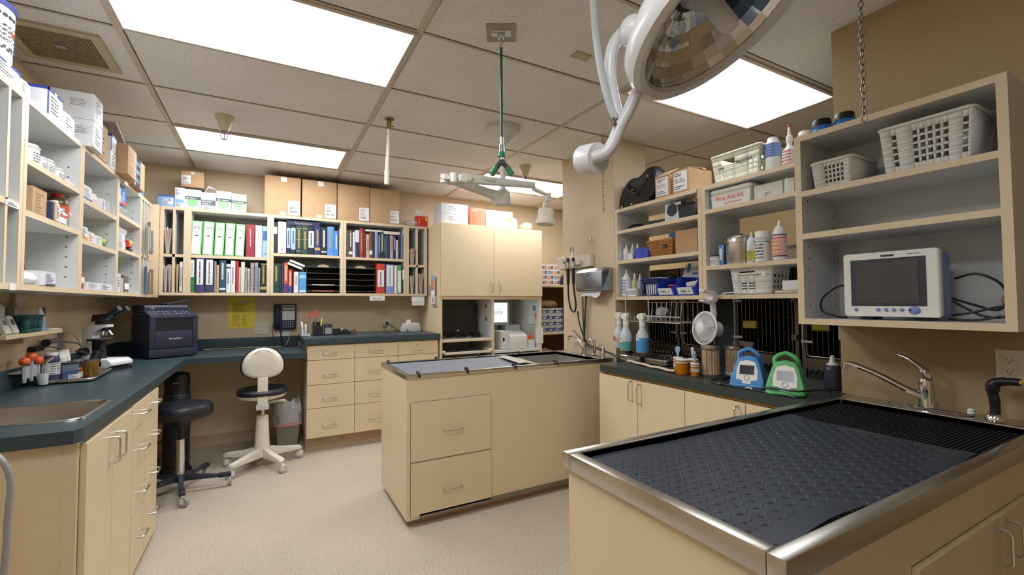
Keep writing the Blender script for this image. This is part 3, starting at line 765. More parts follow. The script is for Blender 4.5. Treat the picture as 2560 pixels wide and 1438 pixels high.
for v0, v1 in ((.08, .46), (.54, .92)): decal(o, 'printed_panel', 'f', .208, .20, .19, .08, .93, v0, v1, mat('pale_cardboard', '#c7a482', .8), 7, mat('brown_print', '#8a6f56', .8), (.7, 1.), 1, .35)
o = lbox('brown carton with a blue printed tape band and open brown flap', 3.88, 4.16, .20, -.80, .24, m=CARD, rows=0, group='brown cartons on top of the left shelves', tape=False)
decal(o, 'printed_tape', 'f', .28, .24, .20, .12, .52, 0, 1, mat('navy_tape', '#27324e', .4), 3, mat('tape_print', '#4ba3d8', .5), (.4, .9), 2, .5)
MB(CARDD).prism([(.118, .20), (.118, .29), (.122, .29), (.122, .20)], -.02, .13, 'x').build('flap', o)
o = solo(MB(BLK).rbox(-.035, .035, -.025, .025, 0, .03, .008).mat(CHAR).cyl((0, 0, .03), (.0, .0, .042), .02), 'black_clamp', 'small black gadget lying on the blue taped carton', 'gadget', (-.86, 4.02, TOPL+.202), .4)
def bag(label, loc, rx, ry, hz, m, seed, cat='bag', group=None, name='plastic_bag', rz=0., amp=.25):
    return solo(crumple(MB(m), (0, 0, 0), rx, ry, hz/2, seed, amp), name, label, cat, loc, rz, group, angle=60)
o = solo(MB(LBLUE).rbox(-.08, .08, -.115, .115, 0, .105, .03, 4, 'y').mat(BLUE).rbox(-.081, .081, -.10, .06, .02, .08, .028, 4, 'y'), 'gauze_pack', 'soft blue wrapped pack on the shelf top in the left corner', 'pack', (-.93, 4.30, TOPL), 0, angle=60)

# ---------------------------------------------------------------- things on the left shelves
def tubj(label, y, x, r, h, z, cap=WPL, body=WPL, lab=PAPER, group='white screw top jars on the left shelf', ink=INK):
    return bottle(label, (x, y, z), h, r, body, cap, sh=.88, nr=.8, ch=.2, cr=r*.92, lab=lab, lz=(.1, .62), rows=4, cat='jar', group=group, name='jar', rz=R90, ink=ink)
S1a, S1b, S0 = 1.886, 1.679, UZ0+.025
tubj('tall white jar, first in the row of white jars', 2.57, -.885, .043, .085, S1a)
tubj('tall white jar at the back of the white jar row', 2.60, -.99, .043, .105, S1a)
tubj('short white jar, second in the row', 2.645, -.875, .033, .055, S1a)
tubj('large white jar in the middle of the row', 2.715, -.885, .045, .063, S1a)
tubj('white jar behind the large middle jar', 2.77, -.98, .04, .075, S1a)
tubj('white jar, last in the row before the flat box', 2.835, -.885, .042, .055, S1a)
carton('flat grey blister box at the right end of the jar shelf', (-.90, 2.93, S1a), .10, .12, .022, mat('blister_grey', '#c9ccd4', .3), R90, tape=False)
G2 = 'medicine packs on the second left shelf'
o = carton('brown printed carton on the middle shelf beside the jars and sauce bottle', (-.91, 2.60, S1b), .135, .13, .115, CARD, R90, G2, tape=False); decal(o, 'printed_panel', 'f', .135, .13, .115, .2, .8, .1, .9, CARD, 6, mat('brown_print', '#8a6f56', .8), (.5, 1), 1, .4)
carton('thin navy carton standing next to the brown printed carton', (-.87, 2.685, S1b), .022, .08, .08, NAVY, R90, G2, tape=False)
o = carton('white carton with a yellow orange edge on the middle shelf', (-.865, 2.725, S1b), .055, .07, .085, SIL, R90, G2, tape=False); decal(o, 'orange_edge', 'f', .055, .07, .085, 0, .3, 0, 1, mat('amber_card', '#e0a020', .6)); decal(o, 'printed_panel', 'f', .055, .07, .085, .36, .95, .1, .9, SIL, 7, INK)
tubj('clear jar with dark blue contents and cream lid behind the boxes', 2.845, -.99, .048, .16, S1b, IVORY, mat('navy_jar', '#3b4468', .3), None, G2)
tubj('tall frosted jar with cream lid next to the sauce bottle', 2.95, -1.0, .045, .165, S1b, IVORY, FROST, None, G2)
bottle('white squeezy bottle with a grey label in front of the dark blue jar', (-.88, 2.855, S1b), .115, .03, WPL, WPL, lab=PAPER, group=G2, rz=R90)
bottle('slim grey white bottle standing right of the white squeezy bottle', (-.87, 2.91, S1b), .09, .022, WPL, GREY, lab=mat('grey_label', '#9aa6bb', .7), group=G2, rz=R90)
o = carton('small white carton with a red top edge', (-.855, 2.80, S1b), .08, .05, .04, SIL, R90, G2, tape=False); decal(o, 'red_edge', 'f', .08, .05, .04, 0, 1, .75, 1, RED)
o = bottle('large brown sauce bottle with a red and yellow label', (-.90, 2.955, S1b), .165, .042, mat('syrup_bottle', '#5c4422', .2, coat=.4), RED, sh=.8, nr=.4, ch=.1, group=G2, rz=R90)
MB(mat('red_label', '#c2401f', .5)).lathe([(.0422, .05), (.0432, .05), (.0432, .105), (.0422, .105)], 20).build('label', o)
MB(mat('gold_label', '#e0a63a', .5)).lathe([(.0422, .04), (.0434, .04), (.0434, .05), (.0422, .05)], 20).build('label_edge', o)
text('aro', .03, PAPER, o, (.010, -.0438, .076), (PI/2, 0, 0), shear=.2)
o = solo(MB(mat('cream_card', '#cfcab8', .6)).rbox(-.04, .04, -.004, .004, 0, .125, .012, 3, 'y').mat(INK).box(-.028, .028, -.0045, -.004, .08, .086), 'card_sign', 'cream clipboard shaped card leaning at the lower left shelf end', 'card', (-.90, 2.55, S0), R90+.1)
bottle('dark brown medicine bottle with a white cap on the bottom shelf', (-.93, 2.63, S0+.062), .075, .035, mat('brown_glass', '#22160e', .12), WPL, sh=.45, nr=.4, group='packs on the bottom left shelf', rz=R90)
o = carton('white printed carton under the brown medicine bottle', (-.90, 2.655, S0), .16, .14, .06, SIL, R90, 'packs on the bottom left shelf', tape=False); decal(o, 'printed_panel', 'f', .16, .14, .06, .3, .95, .2, .9, SIL, 5, INKB); decal(o, 'dark_edge', 'f', .16, .14, .06, .35, .95, 0, .14, INK)
bag('crumpled white packets lying at the left of the bottom shelf', (-.87, 2.54, S0), .04, .05, .05, PAPER, 3, 'packet')
# middle bay
S2a, S2b = 1.856, 1.643; G3 = 'packs in the middle bay of the left shelves'
def pk(label, y0, y1, z, h, m=SIL, ink=INK, D=.09, x=-.85, rows=5, g=G3, band=None, wh=None):
    w = y1-y0; o = carton(label, (x-D/2, (y0+y1)/2, z), w, D, h, m, R90, g, tape=False)
    if rows: decal(o, 'printed_panel', 'f', w, D, h, .08, .92, .1, .9, wh or m, rows, ink, (.4, 1.))
    if band: decal(o, 'colour_band', 'f', w, D, h, 0, 1, band[0], band[1], band[2], off=.0012)
    return o
pk('white carton with a grey blue foot band in the middle bay, before the jars', 3.11, 3.245, S2a, .085, ink=INKG, band=(0, .25, INKB))
tubj('white jar with blue print right of the grey blue banded carton', 3.285, -.90, .035, .08, S2a, group=G3, ink=INKB)
tubj('white jar with an orange label in the middle bay', 3.365, -.90, .038, .08, S2a, group=G3, ink=ORANGE)
pk('white carton with dark print beside the mug', 3.42, 3.475, S2a, .07)
mg = thing('mug', 'white mug with its handle turned left on the upper middle shelf', 'mug', (-.91, 3.53, S2a))
MB(WENM).lathe([(0, 0), (.036, 0), (.04, .006), (.04, .085), (.036, .085), (.036, .012), (0, .01)], 22).build('body', mg)
MB(WENM).tube(arc((0, -.038, .045), .022, 90, 270, 10, 'yz'), .005, 8).build('handle', mg)
b = MB(FILM).rbox(-.045, .045, -.05, .05, 0, .085, .006, 2)
solo(b, 'clear_bin', 'clear plastic bin at the right end of the upper middle shelf', 'bin', (-.91, 3.605, S2a), R90)
pk('white and yellow carton at the left of the centre shelf', 3.10, 3.20, S2b, .075, band=(0, .3, mat('amber_card', '#e0a020', .6)))
pk('white carton with a pink spot beside the yellow edged one', 3.205, 3.30, S2b, .06, ink=RED)
pk('white tablet carton with grey print in the centre shelf row', 3.32, 3.43, S2b, .055, ink=INKG)
pk('lime green and white carton on the centre shelf', 3.44, 3.50, S2b, .05, mat('lime_card', '#c8d83c', .6), INKG, band=(0, .55, DGREEN))
bottle('small green capped vial right of the lime carton', (-.88, 3.55, S2b), .065, .018, mat('green_vial', '#7aa08a', .3), GREY, group=G3, rz=R90)
pk('slim amber and white vial carton at the lower left of the middle bay', 3.09, 3.16, S0, .09, mat('amber_card2', '#8c4a22', .5), PAPER, band=(.4, .7, PAPER))
bottle('clear vial with an orange label behind the white tray cartons', (-.93, 3.20, S0), .10, .02, CLEAR, GREY, lab=ORANGE, group=G3, rz=R90)
bottle('second clear vial with a blue stopper beside the blue carton', (-.91, 3.24, S0), .10, .02, CLEAR, BLUE, lab=PAPER, group=G3, rz=R90)
pk('small bright blue carton standing up behind the white tray', 3.27, 3.345, S0+.04, .062, BLUE, PAPER, x=-.90)
pk('long white carton with a sketched logo at the bottom of the middle bay', 3.19, 3.40, S0, .04, ink=INKG, x=-.845)
pk('long white carton with black barcodes at the ends', 3.41, 3.63, S0, .042, x=-.845)
o = solo(MB(FILM).prism([(-.03, 0), (.05, .06), (.052, .058), (-.025, 0)], -.04, .04, 'x'), 'plastic_cover', 'clear plastic cover leaning behind the barcoded carton', 'lid', (-.95, 3.50, S0), R90)
# third bay
S3a, S3b = 1.894, 1.673; G4 = 'packs in the third bay of the left shelves'
pk('blue wrapped pack with a grey sticker, left one on the top shelf', 3.735, 3.845, S3a+.085, .105, LBLUE, INKG, x=-.86, band=(.1, .5, mat('grey_sticker', '#b8b8ac', .7)), g=G4)
pk('blue wrapped pack with red foot, right one on the top shelf', 3.85, 3.96, S3a+.085, .105, mat('mid_blue_card', '#3f74c8', .6), PAPER, x=-.86, band=(0, .22, RED), g=G4)
bag('clear bag of red and blue capped syringes under the blue packs', (-.95, 3.85, S3a), .10, .16, .085, FILM, 5, group=G4)
o = solo(MB(RED).box(-.11, -.06, -.04, .02, .002, .05).mat(NAVY).box(-.05, -.02, -.03, .02, .002, .045).mat(RED).box(0, .03, -.035, .01, .002, .04).mat(PAPER).box(.04, .09, -.035, .01, .002, .035), 'syringe_packs', 'row of red, navy and white syringe packs inside the clear bag', 'packs', (-.955, 3.84, S3a+.004), R90)
pk('grey lidded carton lying on top of the white gauze cartons', 3.745, 3.95, S3b+.105, .035, mat('grey_board', '#a9aaab', .7), INKG, D=.14, g=G4, rows=0)
pk('white gauze carton in the middle shelf of the third bay', 3.745, 3.91, S3b+.055, .05, D=.13, g=G4, ink=INKG)
pk('low white carton row at the front of the third bay', 3.74, 3.93, S3b, .055, D=.13, g=G4)
pk('small red carton with a yellow top in the third bay', 4.01, 4.10, S3b+.035, .045, mat('red_card', '#c8402c', .6), YEL, g=G4, band=(.8, 1, YEL))
pk('small black carton below the small red carton', 4.03, 4.10, S3b, .03, BLK, PAPER, g=G4, rows=0)
pk('white slim carton with blue cap at the bottom of the third bay', 3.75, 3.83, S0, .12, g=G4, ink=INKB, rows=8)
pk('beige slim carton next to the white slim carton', 3.84, 3.90, S0, .095, mat('beige_card', '#b9b0a0', .7), g=G4, rows=0)
pk('brown glass jar carton with a white label in the third bay', 3.92, 4.03, S0, .115, mat('umber_card', '#6d6358', .6), g=G4, band=(.2, .55, PAPER), rows=0)
# hanging sheets in the corner pigeonholes
for (y, z, w, h, m, lb) in ((4.315, 1.70, .07, .20, PAPER, 'white sheet hanging from the left corner pigeonhole'), (4.395, 1.71, .06, .24, mat('grey_sheet', '#c4c8cd', .6), 'grey document sleeve in the second corner pigeonhole'), (4.47, 1.70, .075, .19, mat('ivory_sheet', '#e2ded2', .7), 'ivory card with black lettering in the corner pigeonhole'),
    (4.33, 1.385, .05, .21, LBLUE, 'light blue sheet standing in the lower corner pigeonhole'), (4.40, 1.385, .07, .17, mat('beige_sheet', '#d9c9ae', .7), 'beige card standing in the lower corner pigeonhole'), (4.475, 1.385, .08, .20, mat('peach_sheet', '#e5bfa2', .7), 'peach coloured card bulging from the last corner pigeonhole')):
    o = solo(MB(m).rbox(-w/2, w/2, -.0015, .0015, 0, h, .012, 3, 'y'), 'hanging_sheet', lb, 'sheet', (UF+.004+w*.27, y, z), R90+.55, 'sheets in the corner pigeonholes')
# little label strips under the left pigeonholes
for y, z, lb in ((2.16, 1.672, 'left'), (2.33, 1.672, 'right')):
    decal(solo(MB(PAPER).box(-.05, .05, -.001, 0, -.017, .005), 'shelf_label', 'white paper label strip on the pigeonhole shelf edge, %s one' % lb, 'label', (UF+.0005, y, z+.012), R90, 'paper strips on shelf edges'), 'print', 'f', .08, .002, .012, 0, 1, -1, 0, PAPER, 2, INK)
o = solo(MB(PAPER).box(-.022, .022, -.001, 0, -.012, .012), 'shelf_label', 'white paper label on the bottom edge of the left shelves', 'label', (UF+.0005, 2.35, UZ0+.010), R90, 'paper strips on shelf edges')

# ---------------------------------------------------------------- boxes on top of the bookcase
BTOP = 2.129
def brow(label, r, m, D=.2, y=4.67, z=BTOP, **kw):
    w = r[1]-r[0]; h = r[3]-r[2]
    return carton(label, ((r[0]+r[1])/2, y+D/2, z), w, D, h, m, 0, **kw), w, D, h
GW = 'white supply cartons on the bookcase top'
R_ = [(-0.812, -0.7, 2.144, 2.242), (-0.696, -0.626, 2.149, 2.321), (-0.626, -0.512, 2.15, 2.316), (-0.512, -0.404, 2.148, 2.299), (-0.402, -0.289, 2.145, 2.321), (-0.287, -0.173, 2.147, 2.311), (-0.653, -0.494, 2.316, 2.447)]
o, w, D, h = brow('low light blue carton at the left end of the bookcase top', R_[0], LBLUE, .15, group=GW, tape=False); decal(o, 'printed_panel', 'f', w, D, h, .32, .95, .2, .75, SIL, 4, INKB); decal(o, 'blue_edge', 'f', w, D, h, 0, 1, .85, 1, INKB)
o, w, D, h = brow('tall white carton with a blue band, under the small brown carton', R_[1], SIL, .2, group=GW, tape=False); decal(o, 'blue_band', 'f', w, D, h, .1, .9, .24, .40, LBLUE); decal(o, 'printed_panel', 'f', w, D, h, .1, .9, .03, .22, SIL, 3, INK); decal(o, 'printed_panel', 'f', w, D, h, .1, .7, .6, .95, SIL, 6, INKB, (.2, .8))
def shield(o, w, D, h):
    b = MB(GREEN); n = 10; a = w*.38
    pts = [(-a, h*.50), (a, h*.50)]+[(a*math.cos(t)**.8 if math.cos(t) > 0 else 0, h*.50-h*.42*math.sin(t)) for t in [PI/2*k/n for k in range(1, n)]]+[(0, h*.08)]
    pts += [(-x, z) for x, z in pts[-2:1:-1]]
    b.prism(pts, -D/2-.0008, -D/2-.0002, 'y'); b.build('green_shield', o)
for k, lb in ((2, 'white carton with a green shield, below the small brown carton'), (4, 'white carton with a green shield, right after the open flapped carton'), (5, 'white carton with a green shield, rightmost of the white cartons')):
    o, w, D, h = brow(lb, R_[k], SIL, .2, group=GW, tape=False)
    decal(o, 'dark_band', 'f', w, D, h, 0, 1, .48, .62, mat('bottle_green_print', '#25443f', .6), 1, PAPER, (.8, 1.), 1, .4); shield(o, w, D, h)
o, w, D, h = brow('open white carton with a grey band and a raised flap', R_[3], SIL, .2, group=GW, tape=False)
decal(o, 'grey_band', 'f', w, D, h, .02, .98, .26, .56, mat('slate_print', '#5a5f68', .6), 2, PAPER, (.6, 1.)); decal(o, 'printed_panel', 'f', w, D, h, .2, .8, .02, .2, SIL, 2, mat('teal_print', '#2d8a8a', .6))
MB(SIL).prism([(-w*.45, h), (-w*.1, h+.07), (.0, h+.075), (.05, h+.045), (-.01, h+.06), (-w*.40, h)], -.02, .02, 'y').build('flap', o)
r = R_[6]; o, w, D, h = brow('small brown carton with a white label on top of the white cartons', r, CARD, .17, z=r[2], group='brown cartons over the bookcase', flaps=.25); decal(o, 'white_label', 'f', w, D, h, .01, .42, .2, .75, PAPER, 6, INK)
R_ = [(-0.029, 0.271, 2.14, 2.504), (0.284, 0.593, 2.144, 2.506), (0.602, 0.908, 2.146, 2.505), (0.914, 1.214, 2.149, 2.501)]
for k, lb in enumerate(('leftmost of the four large brown cartons on the bookcase', 'second large brown carton, with white tape at its top edge', 'third large brown carton, with its lid slightly lifted', 'rightmost large brown carton, under the white ceiling pipe')):
    o, w, D, h = brow(lb, R_[k], CARD, .27, 4.655, group='large brown cartons on the bookcase', tape=False, flaps=.22 if k != 1 else .12)
    decal(o, 'shipping_label', 'f', w, D, h, (.65, .66, .67, .68)[k], .98, .03, .40, PAPER, 0)
    mb = MB(INK); u0 = -w/2+w*.70
    plines(mb, (u0, -D/2-.0013, h*.27), (1, 0, 0), (0, 0, 1), w*.24, h*.10, 3, INKG, (.5, .9))
    plines(mb, (u0, -D/2-.0013, h*.18), (1, 0, 0), (0, 0, 1), w*.2, h*.07, 2, INK, (.6, .9))
    mb.mat(INK); x = u0
    while x < u0+w*.2: q = .002+.004*random.random(); mb.add([(x, -D/2-.0013, h*.09), (x+q, -D/2-.0013, h*.09), (x+q, -D/2-.0013, h*.15), (x, -D/2-.0013, h*.15)], [(0, 1, 2, 3)]); x += q+.004
    mb.build('barcode_print', o)
    if k < 2: decal(o, 'white_tape', 'f', w, D, h, .44, .61, .87, 1.0, PAPER); decal(o, 'white_tape', 'f', w, D, h, .41, .57, .01, .1, TAPE)
bag('crumpled clear plastic bag beside the rightmost brown carton', (1.385, 4.78, BTOP), .085, .08, .085, FILM, 8)
sh = thing('sharps_box', 'red sharps container with clear hinged lid on the bookcase end', 'sharps container', (1.475, 4.74, BTOP))
MB(RED).prism([(-.055, 0), (.055, 0), (.064, .12), (-.064, .12)], -.05, .05, 'y').build('body', sh, bevel=.004)
MB(FILM).prism([(-.06, .12), (.055, .12), (.03, .16), (-.085, .19)], -.045, .045, 'y').build('lid', sh)
MB(YEL).box(.03, .055, -.0515, -.05, .07, .11).build('yellow_label', sh)
text('BIOHAZARD', .012, PAPER, sh, (-.035, -.0512, .06), (PI/2, -PI/2, 0))

# ---------------------------------------------------------------- books: upper row, bay of the safety binders
SB1, SB2, SB3, SB4 = 1.729, 1.773, 1.767, UZ0+.044
SY_ = 4.662
GN = mat('lime_green_binder', '#7fc07a', .5)
R_ = [(-0.584, -0.503, 1.738, 2.032), (-0.5, -0.418, 1.74, 2.035), (-0.413, -0.34, 1.741, 2.033), (-0.335, -0.263, 1.742, 2.035), (-0.257, -0.186, 1.744, 2.034)]
for k, (r, s) in enumerate(zip(R_, ('A-C', 'D-F', 'G-M', 'N-R', 'S-Z'))):
    w = r[1]-r[0]; h = min(.325, r[3]-r[2])
    o = binder('white safety binder with a green cover marked %s' % s, ((r[0]+r[1])/2, SY_, SB1+.001), w*.97, h, .24, GN, PAPER, (.03, .97), lean=.035, group='row of white and green safety binders', ring=False)
    text('SDS', w*.36, INK, o, (0, -.0062, h*.80)); text(s, w*.22, mat('soft_print', '#6a6e78', .8), o, (0, -.0062, h*.66))
    text('safety data sheets', w*.085, INKG, o, (0, -.0062, h*.73))
    mb = MB(INK); mb.lathe([(0, 0), (w*.10, 0), (w*.10, .0004), (0, .0004)], 10, (w*.02, -.006, h*.57), (PI/2, 0, 0), 1.6, .7); mb.lathe([(0, 0), (w*.04, 0), (w*.04, .0004), (0, .0004)], 8, (-w*.18, -.006, h*.57), (PI/2, 0, 0)); mb.build('emblem', o)
def row(rects, z, specs, y=SY_, D=.22, hmax=.33):
    for r, sp in zip(rects, specs):
        kind, label, col = sp[:3]; kw = dict(sp[3]) if len(sp) > 3 else {}
        w = max(.006, (r[1]-r[0])*.96); h = min(hmax, r[3]-r[2]); loc = ((r[0]+r[1])/2, y+kw.pop('dy', 0), z+.001)
        m = col if not isinstance(col, str) else colmat(col)
        if kind == 'b': book(label, loc, w, h, kw.pop('d', D), m, **kw)
        elif kind == 'r': binder(label, loc, w, h, kw.pop('d', D), m, **kw)
        elif kind == 's': spiral_book(label, loc, w, h, kw.pop('d', D), m, **kw)
GB1 = 'books on the upper bookcase shelf'; GB2 = 'books on the lower bookcase shelf'
GOLD = mat('gold_print', '#b89a52', .5)
R_ = [(-0.173, -0.103, 1.744, 2.038), (-0.099, -0.045, 1.744, 2.034), (-0.043, 0.004, 1.749, 2.035)]
row(R_, SB1, [('r', 'maroon ring binder with white spine lettering, after the safety binders', MAROON, dict(group=GB1, ring=False, title=None) if False else dict(group=GB1, ring=False)),
  ('r', 'plain white binder between the maroon and the light blue binder', WPL, dict(group=GB1, ring=False, lab=PAPER, lz=(.55, .95), lines=INKG)), ('r', 'light blue binder with a dark blue spine mark, last in its bay', '#8fb9e0', dict(group=GB1, lab=INKB, lz=(.55, .85)))])
text('REFERENCE MANUAL', .017, PAPER, bpy.data.objects[[o.name for o in COL.objects if o.get('label', '').startswith('maroon ring')][0]], (0, -.0066, .17), (PI/2, PI/2, 0))
R_ = [(0.048, 0.08, 1.776, 2.064), (0.082, 0.152, 1.776, 2.07), (0.155, 0.189, 1.775, 2.044), (0.191, 0.233, 1.775, 2.042), (0.235, 0.286, 1.775, 2.046), (0.288, 0.339, 1.776, 2.05), (0.341, 0.393, 1.776, 2.042), (0.395, 0.45, 1.777, 2.046), (0.454, 0.508, 1.778, 2.045), (0.51, 0.572, 1.776, 2.058), (0.574, 0.613, 1.777, 2.021), (0.619, 0.654, 1.779, 2.043)]
row(R_, SB2, [('r', 'thin dark grey binder with a cream label at the left of the dark book row', '#23262e', dict(group=GB1, lab=PAPER, lz=(.62, .85), ring=False)), ('r', 'fat white ring binder before the dark book row', WPL, dict(group=GB1, dy=-.012)),
  ('b', 'black book with a pale blue spine panel, first of the pair', '#1b2433', dict(group=GB1, bands=[(.2, .9, mat('pale_blue_spine', '#9db9d3', .6))], title=(INK, .3, .8))), ('b', 'black book with a pale blue spine panel, second of the pair', '#1b2030', dict(group=GB1, bands=[(.15, .92, mat('pale_blue_spine', '#9db9d3', .6))], title=(INK, .4, .8))),
  ('b', 'dark green book with gold lettering, left of the green pair', '#1d3f38', dict(group=GB1, bands=[(.5, .52, GOLD), (.88, .9, GOLD), (.1, .12, GOLD)], title=(GOLD, .2, .85))), ('b', 'dark green book with gold lettering, right of the green pair', '#1e443b', dict(group=GB1, bands=[(.5, .52, GOLD), (.88, .9, GOLD)], title=(GOLD, .2, .8))),
  ('b', 'black book with a white paper spine label', '#1d2029', dict(group=GB1, bands=[(.25, .85, PAPER)], title=(INK, .35, .78))), ('b', 'navy book with gold lettering and a gold foot', '#1e2c66', dict(group=GB1, bands=[(.16, .26, GOLD)], title=(GOLD, .35, .9))),
  ('b', 'charcoal book with pale lettering beside the bright blue book', '#23252d', dict(group=GB1, title=(PAPER, .3, .9), bands=[(.1, .14, PAPER)])), ('b', 'bright blue thick book with gold lettering', '#4f8fd6', dict(group=GB1, title=(GOLD, .25, .9))),
  ('b', 'shorter bright blue book next to the thick blue one', '#3f86d8', dict(group=GB1, title=(PAPER, .3, .85))), ('b', 'dark red book with its white page edge turned out, end of bay', '#7a2330', dict(group=GB1, bands=[(.0, 1, PAGES)]))])
r = [(0.157, 0.441, 2.049, 2.1)][0]
o = solo(MB(NAVY).rbox(-(r[1]-r[0])/2, (r[1]-r[0])/2, 0, .2, 0, .044, .003, 2), 'book', 'thick navy handbook lying flat across the dark books', 'book', ((r[0]+r[1])/2, SY_+.004, SB2+.274), 0, GB1)
MB(PAGES).box(-(r[1]-r[0])/2+.003, (r[1]-r[0])/2+.0004, .004, .196, .004, .04).build('pages', o)
text('Drug Handbook', .022, GOLD, o, (0, -.0006, .02))
R_ = [(0.693, 0.707, 1.782, 2.047), (0.709, 0.746, 1.781, 2.049), (0.748, 0.77, 1.789, 2.039), (0.772, 0.811, 1.78, 2.054), (0.814, 0.85, 1.775, 2.07), (0.852, 0.876, 1.777, 2.03), (0.878, 0.909, 1.775, 2.013), (0.911, 0.941, 1.775, 2.041), (0.943, 0.96, 1.774, 2.032), (0.962, 0.993, 1.775, 2.049), (0.995, 1.02, 1.775, 2.026), (1.022, 1.051, 1.776, 2.051), (1.052, 1.068, 1.777, 2.014), (1.07, 1.093, 1.776, 2.016), (1.096, 1.115, 1.777, 2.011), (1.117, 1.151, 1.776, 2.017), (1.153, 1.179, 1.777, 2.015), (1.181, 1.201, 1.777, 1.974), (1.203, 1.228, 1.778, 2.034), (1.231, 1.255, 1.78, 2.045)]
row(R_, SB3, [('b', 'thin grey green book, first in the right bookcase bay', '#5a6f62', dict(group=GB1)), ('b', 'brown book with a round paw emblem at the foot', '#5d3a34', dict(group=GB1, title=(PAPER, .4, .9), bands=[(.1, .2, PAPER)])), ('b', 'white slim paperback after the brown paw book', '#d8dadc', dict(group=GB1)),
  ('b', 'white and navy paperback in the right bay', '#cdd4dd', dict(group=GB1, bands=[(.0, .55, NAVY)])), ('b', 'bright red book standing tallest in the right bay', '#9c2f24', dict(group=GB1, title=(GOLD, .2, .85))), ('b', 'dark red narrow book beside the bright red one', '#6e1f1c', dict(group=GB1)),
  ('b', 'pale beige book under the lying paperbacks', '#c4b39e', dict(group=GB1, title=(INK, .3, .8))), ('b', 'reddish brown book with a cream foot label', '#74382a', dict(group=GB1, bands=[(.12, .28, PAPER)])), ('b', 'narrow black book after the reddish brown one', '#1a1b20', dict(group=GB1)),
  ('b', 'pale steel blue book in the right bay', '#7f9fc4', dict(group=GB1)), ('b', 'violet and navy book with white lettering', '#3a2c66', dict(group=GB1, title=(PAPER, .2, .9))), ('b', 'black and green book with white lettering', '#1f4a3a', dict(group=GB1, title=(PAPER, .3, .9), bands=[(.05, .2, BLK)])),
  ('b', 'thin dark brown book with gold dots', '#2c2018', dict(group=GB1, title=(GOLD, .3, .9))), ('b', 'mid blue slim book under the white paperback', '#35538e', dict(group=GB1)), ('b', 'slim navy book under the white paperback', '#202b4f', dict(group=GB1)), ('b', 'sand coloured book with faint lettering', '#b59d8c', dict(group=GB1, title=(INKG, .3, .9))),
  ('b', 'navy book with bold white lettering near the bay end', '#1d2a5c', dict(group=GB1, title=(PAPER, .4, .9))), ('b', 'short white booklet between navy books', '#d5d3cd', dict(group=GB1)), ('b', 'tall blue black book near the bay end', '#1c2338', dict(group=GB1)), ('b', 'grey blue book, last in the right bay', '#5f7a99', dict(group=GB1))])
for (a, lb) in zip([(0.875, 1.048, 2.052, 2.078), (1.053, 1.222, 2.033, 2.08)], ('white curved paperback lying on the books, left of two', 'thicker white paperback lying on the books, right of two')):
    w = a[1]-a[0]; hh = .018 if 'curved' in lb else .03
    o = solo(MB(PAPER).rbox(-w/2, w/2, 0, .2, 0, hh, .002, 2), 'paperback', lb, 'book', ((a[0]+a[1])/2, SY_+.004, SB3+(.272 if 'curved' in lb else .255)), 0, GB1)
    MB(PAGES).box(-w/2+.002, w/2-.002, -.0006, .001, .003, hh-.003).build('pages', o)
# lower row
R_ = [(-0.584, -0.544, 1.403, 1.687), (-0.539, -0.475, 1.401, 1.696), (-0.473, -0.408, 1.402, 1.697), (-0.406, -0.391, 1.402, 1.674), (-0.389, -0.372, 1.4, 1.64), (-0.369, -0.319, 1.404, 1.69), (-0.317, -0.285, 1.401, 1.653), (-0.284, -0.249, 1.399, 1.681), (-0.245, -0.225, 1.401, 1.681), (-0.223, -0.208, 1.4, 1.627), (-0.206, -0.177, 1.4, 1.675), (-0.175, -0.157, 1.4, 1.624), (-0.154, -0.137, 1.4, 1.616), (-0.134, -0.105, 1.4, 1.669), (-0.102, -0.072, 1.4, 1.674), (-0.07, -0.057, 1.4, 1.625), (-0.055, -0.004, 1.401, 1.67)]
row(R_, SB4, [('r', 'green binder with a white top label at the left of the lower row', '#2c7a48', dict(group=GB2, lab=PAPER, lz=(.46, .97), ring=False, lines=INKG)), ('r', 'navy binder with a tall white label, left of the pair', '#3a3c68', dict(group=GB2, lab=PAPER, lz=(.22, .96), lines=INK, ring=False, dy=-.014)), ('r', 'navy binder with a tall white label, right of the pair', '#363963', dict(group=GB2, lab=PAPER, lz=(.22, .96), lines=INK, ring=False)),
  ('b', 'thin grey booklets after the navy binders', '#8d8f92', dict(group=GB2)), ('b', 'thin tan booklet leaning by the dark teal book', '#d0a868', dict(group=GB2)), ('b', 'dark teal hardback with pale lettering', '#1f4a5c', dict(group=GB2, title=(PAPER, .4, .9), bands=[(.08, .14, PAPER)])), ('b', 'white book with blue lettering after the teal hardback', '#dcdde0', dict(group=GB2, title=(INKB, .3, .7), bands=[(.84, .9, INK)])),
  ('b', 'taller white book with grey lettering', '#e0e1e2', dict(group=GB2, title=(INKG, .3, .8))), ('b', 'bright red slim book in the lower row', '#c02a2a', dict(group=GB2)), ('b', 'grey white booklet beside the red book', '#b7bab6', dict(group=GB2)), ('b', 'cream slim book before the spiral notebooks', '#d9d2bd', dict(group=GB2)),
  ('s', 'spiral notebook with cream covers, first of the spiral row', mat('cream_card', '#cfcab8', .6), dict(group=GB2)), ('s', 'short white spiral notebook, second of the spiral row', PAPER, dict(group=GB2)), ('s', 'tall pinkish spiral notebook in the spiral row', mat('pink_card', '#d5b9bd', .6), dict(group=GB2)), ('s', 'tall grey blue spiral notebook in the spiral row', mat('greyblue_card', '#a9afbd', .6), dict(group=GB2)),
  ('s', 'small white spiral notebook beside the black gold book', mat('white_card2', '#cfd0d2', .6), dict(group=GB2)), ('b', 'thick black green book with gold lettering, end of the lower row', '#15211c', dict(group=GB2, title=(GOLD, .3, .92), bands=[(.1, .2, GOLD), (.95, .98, GOLD)]))])
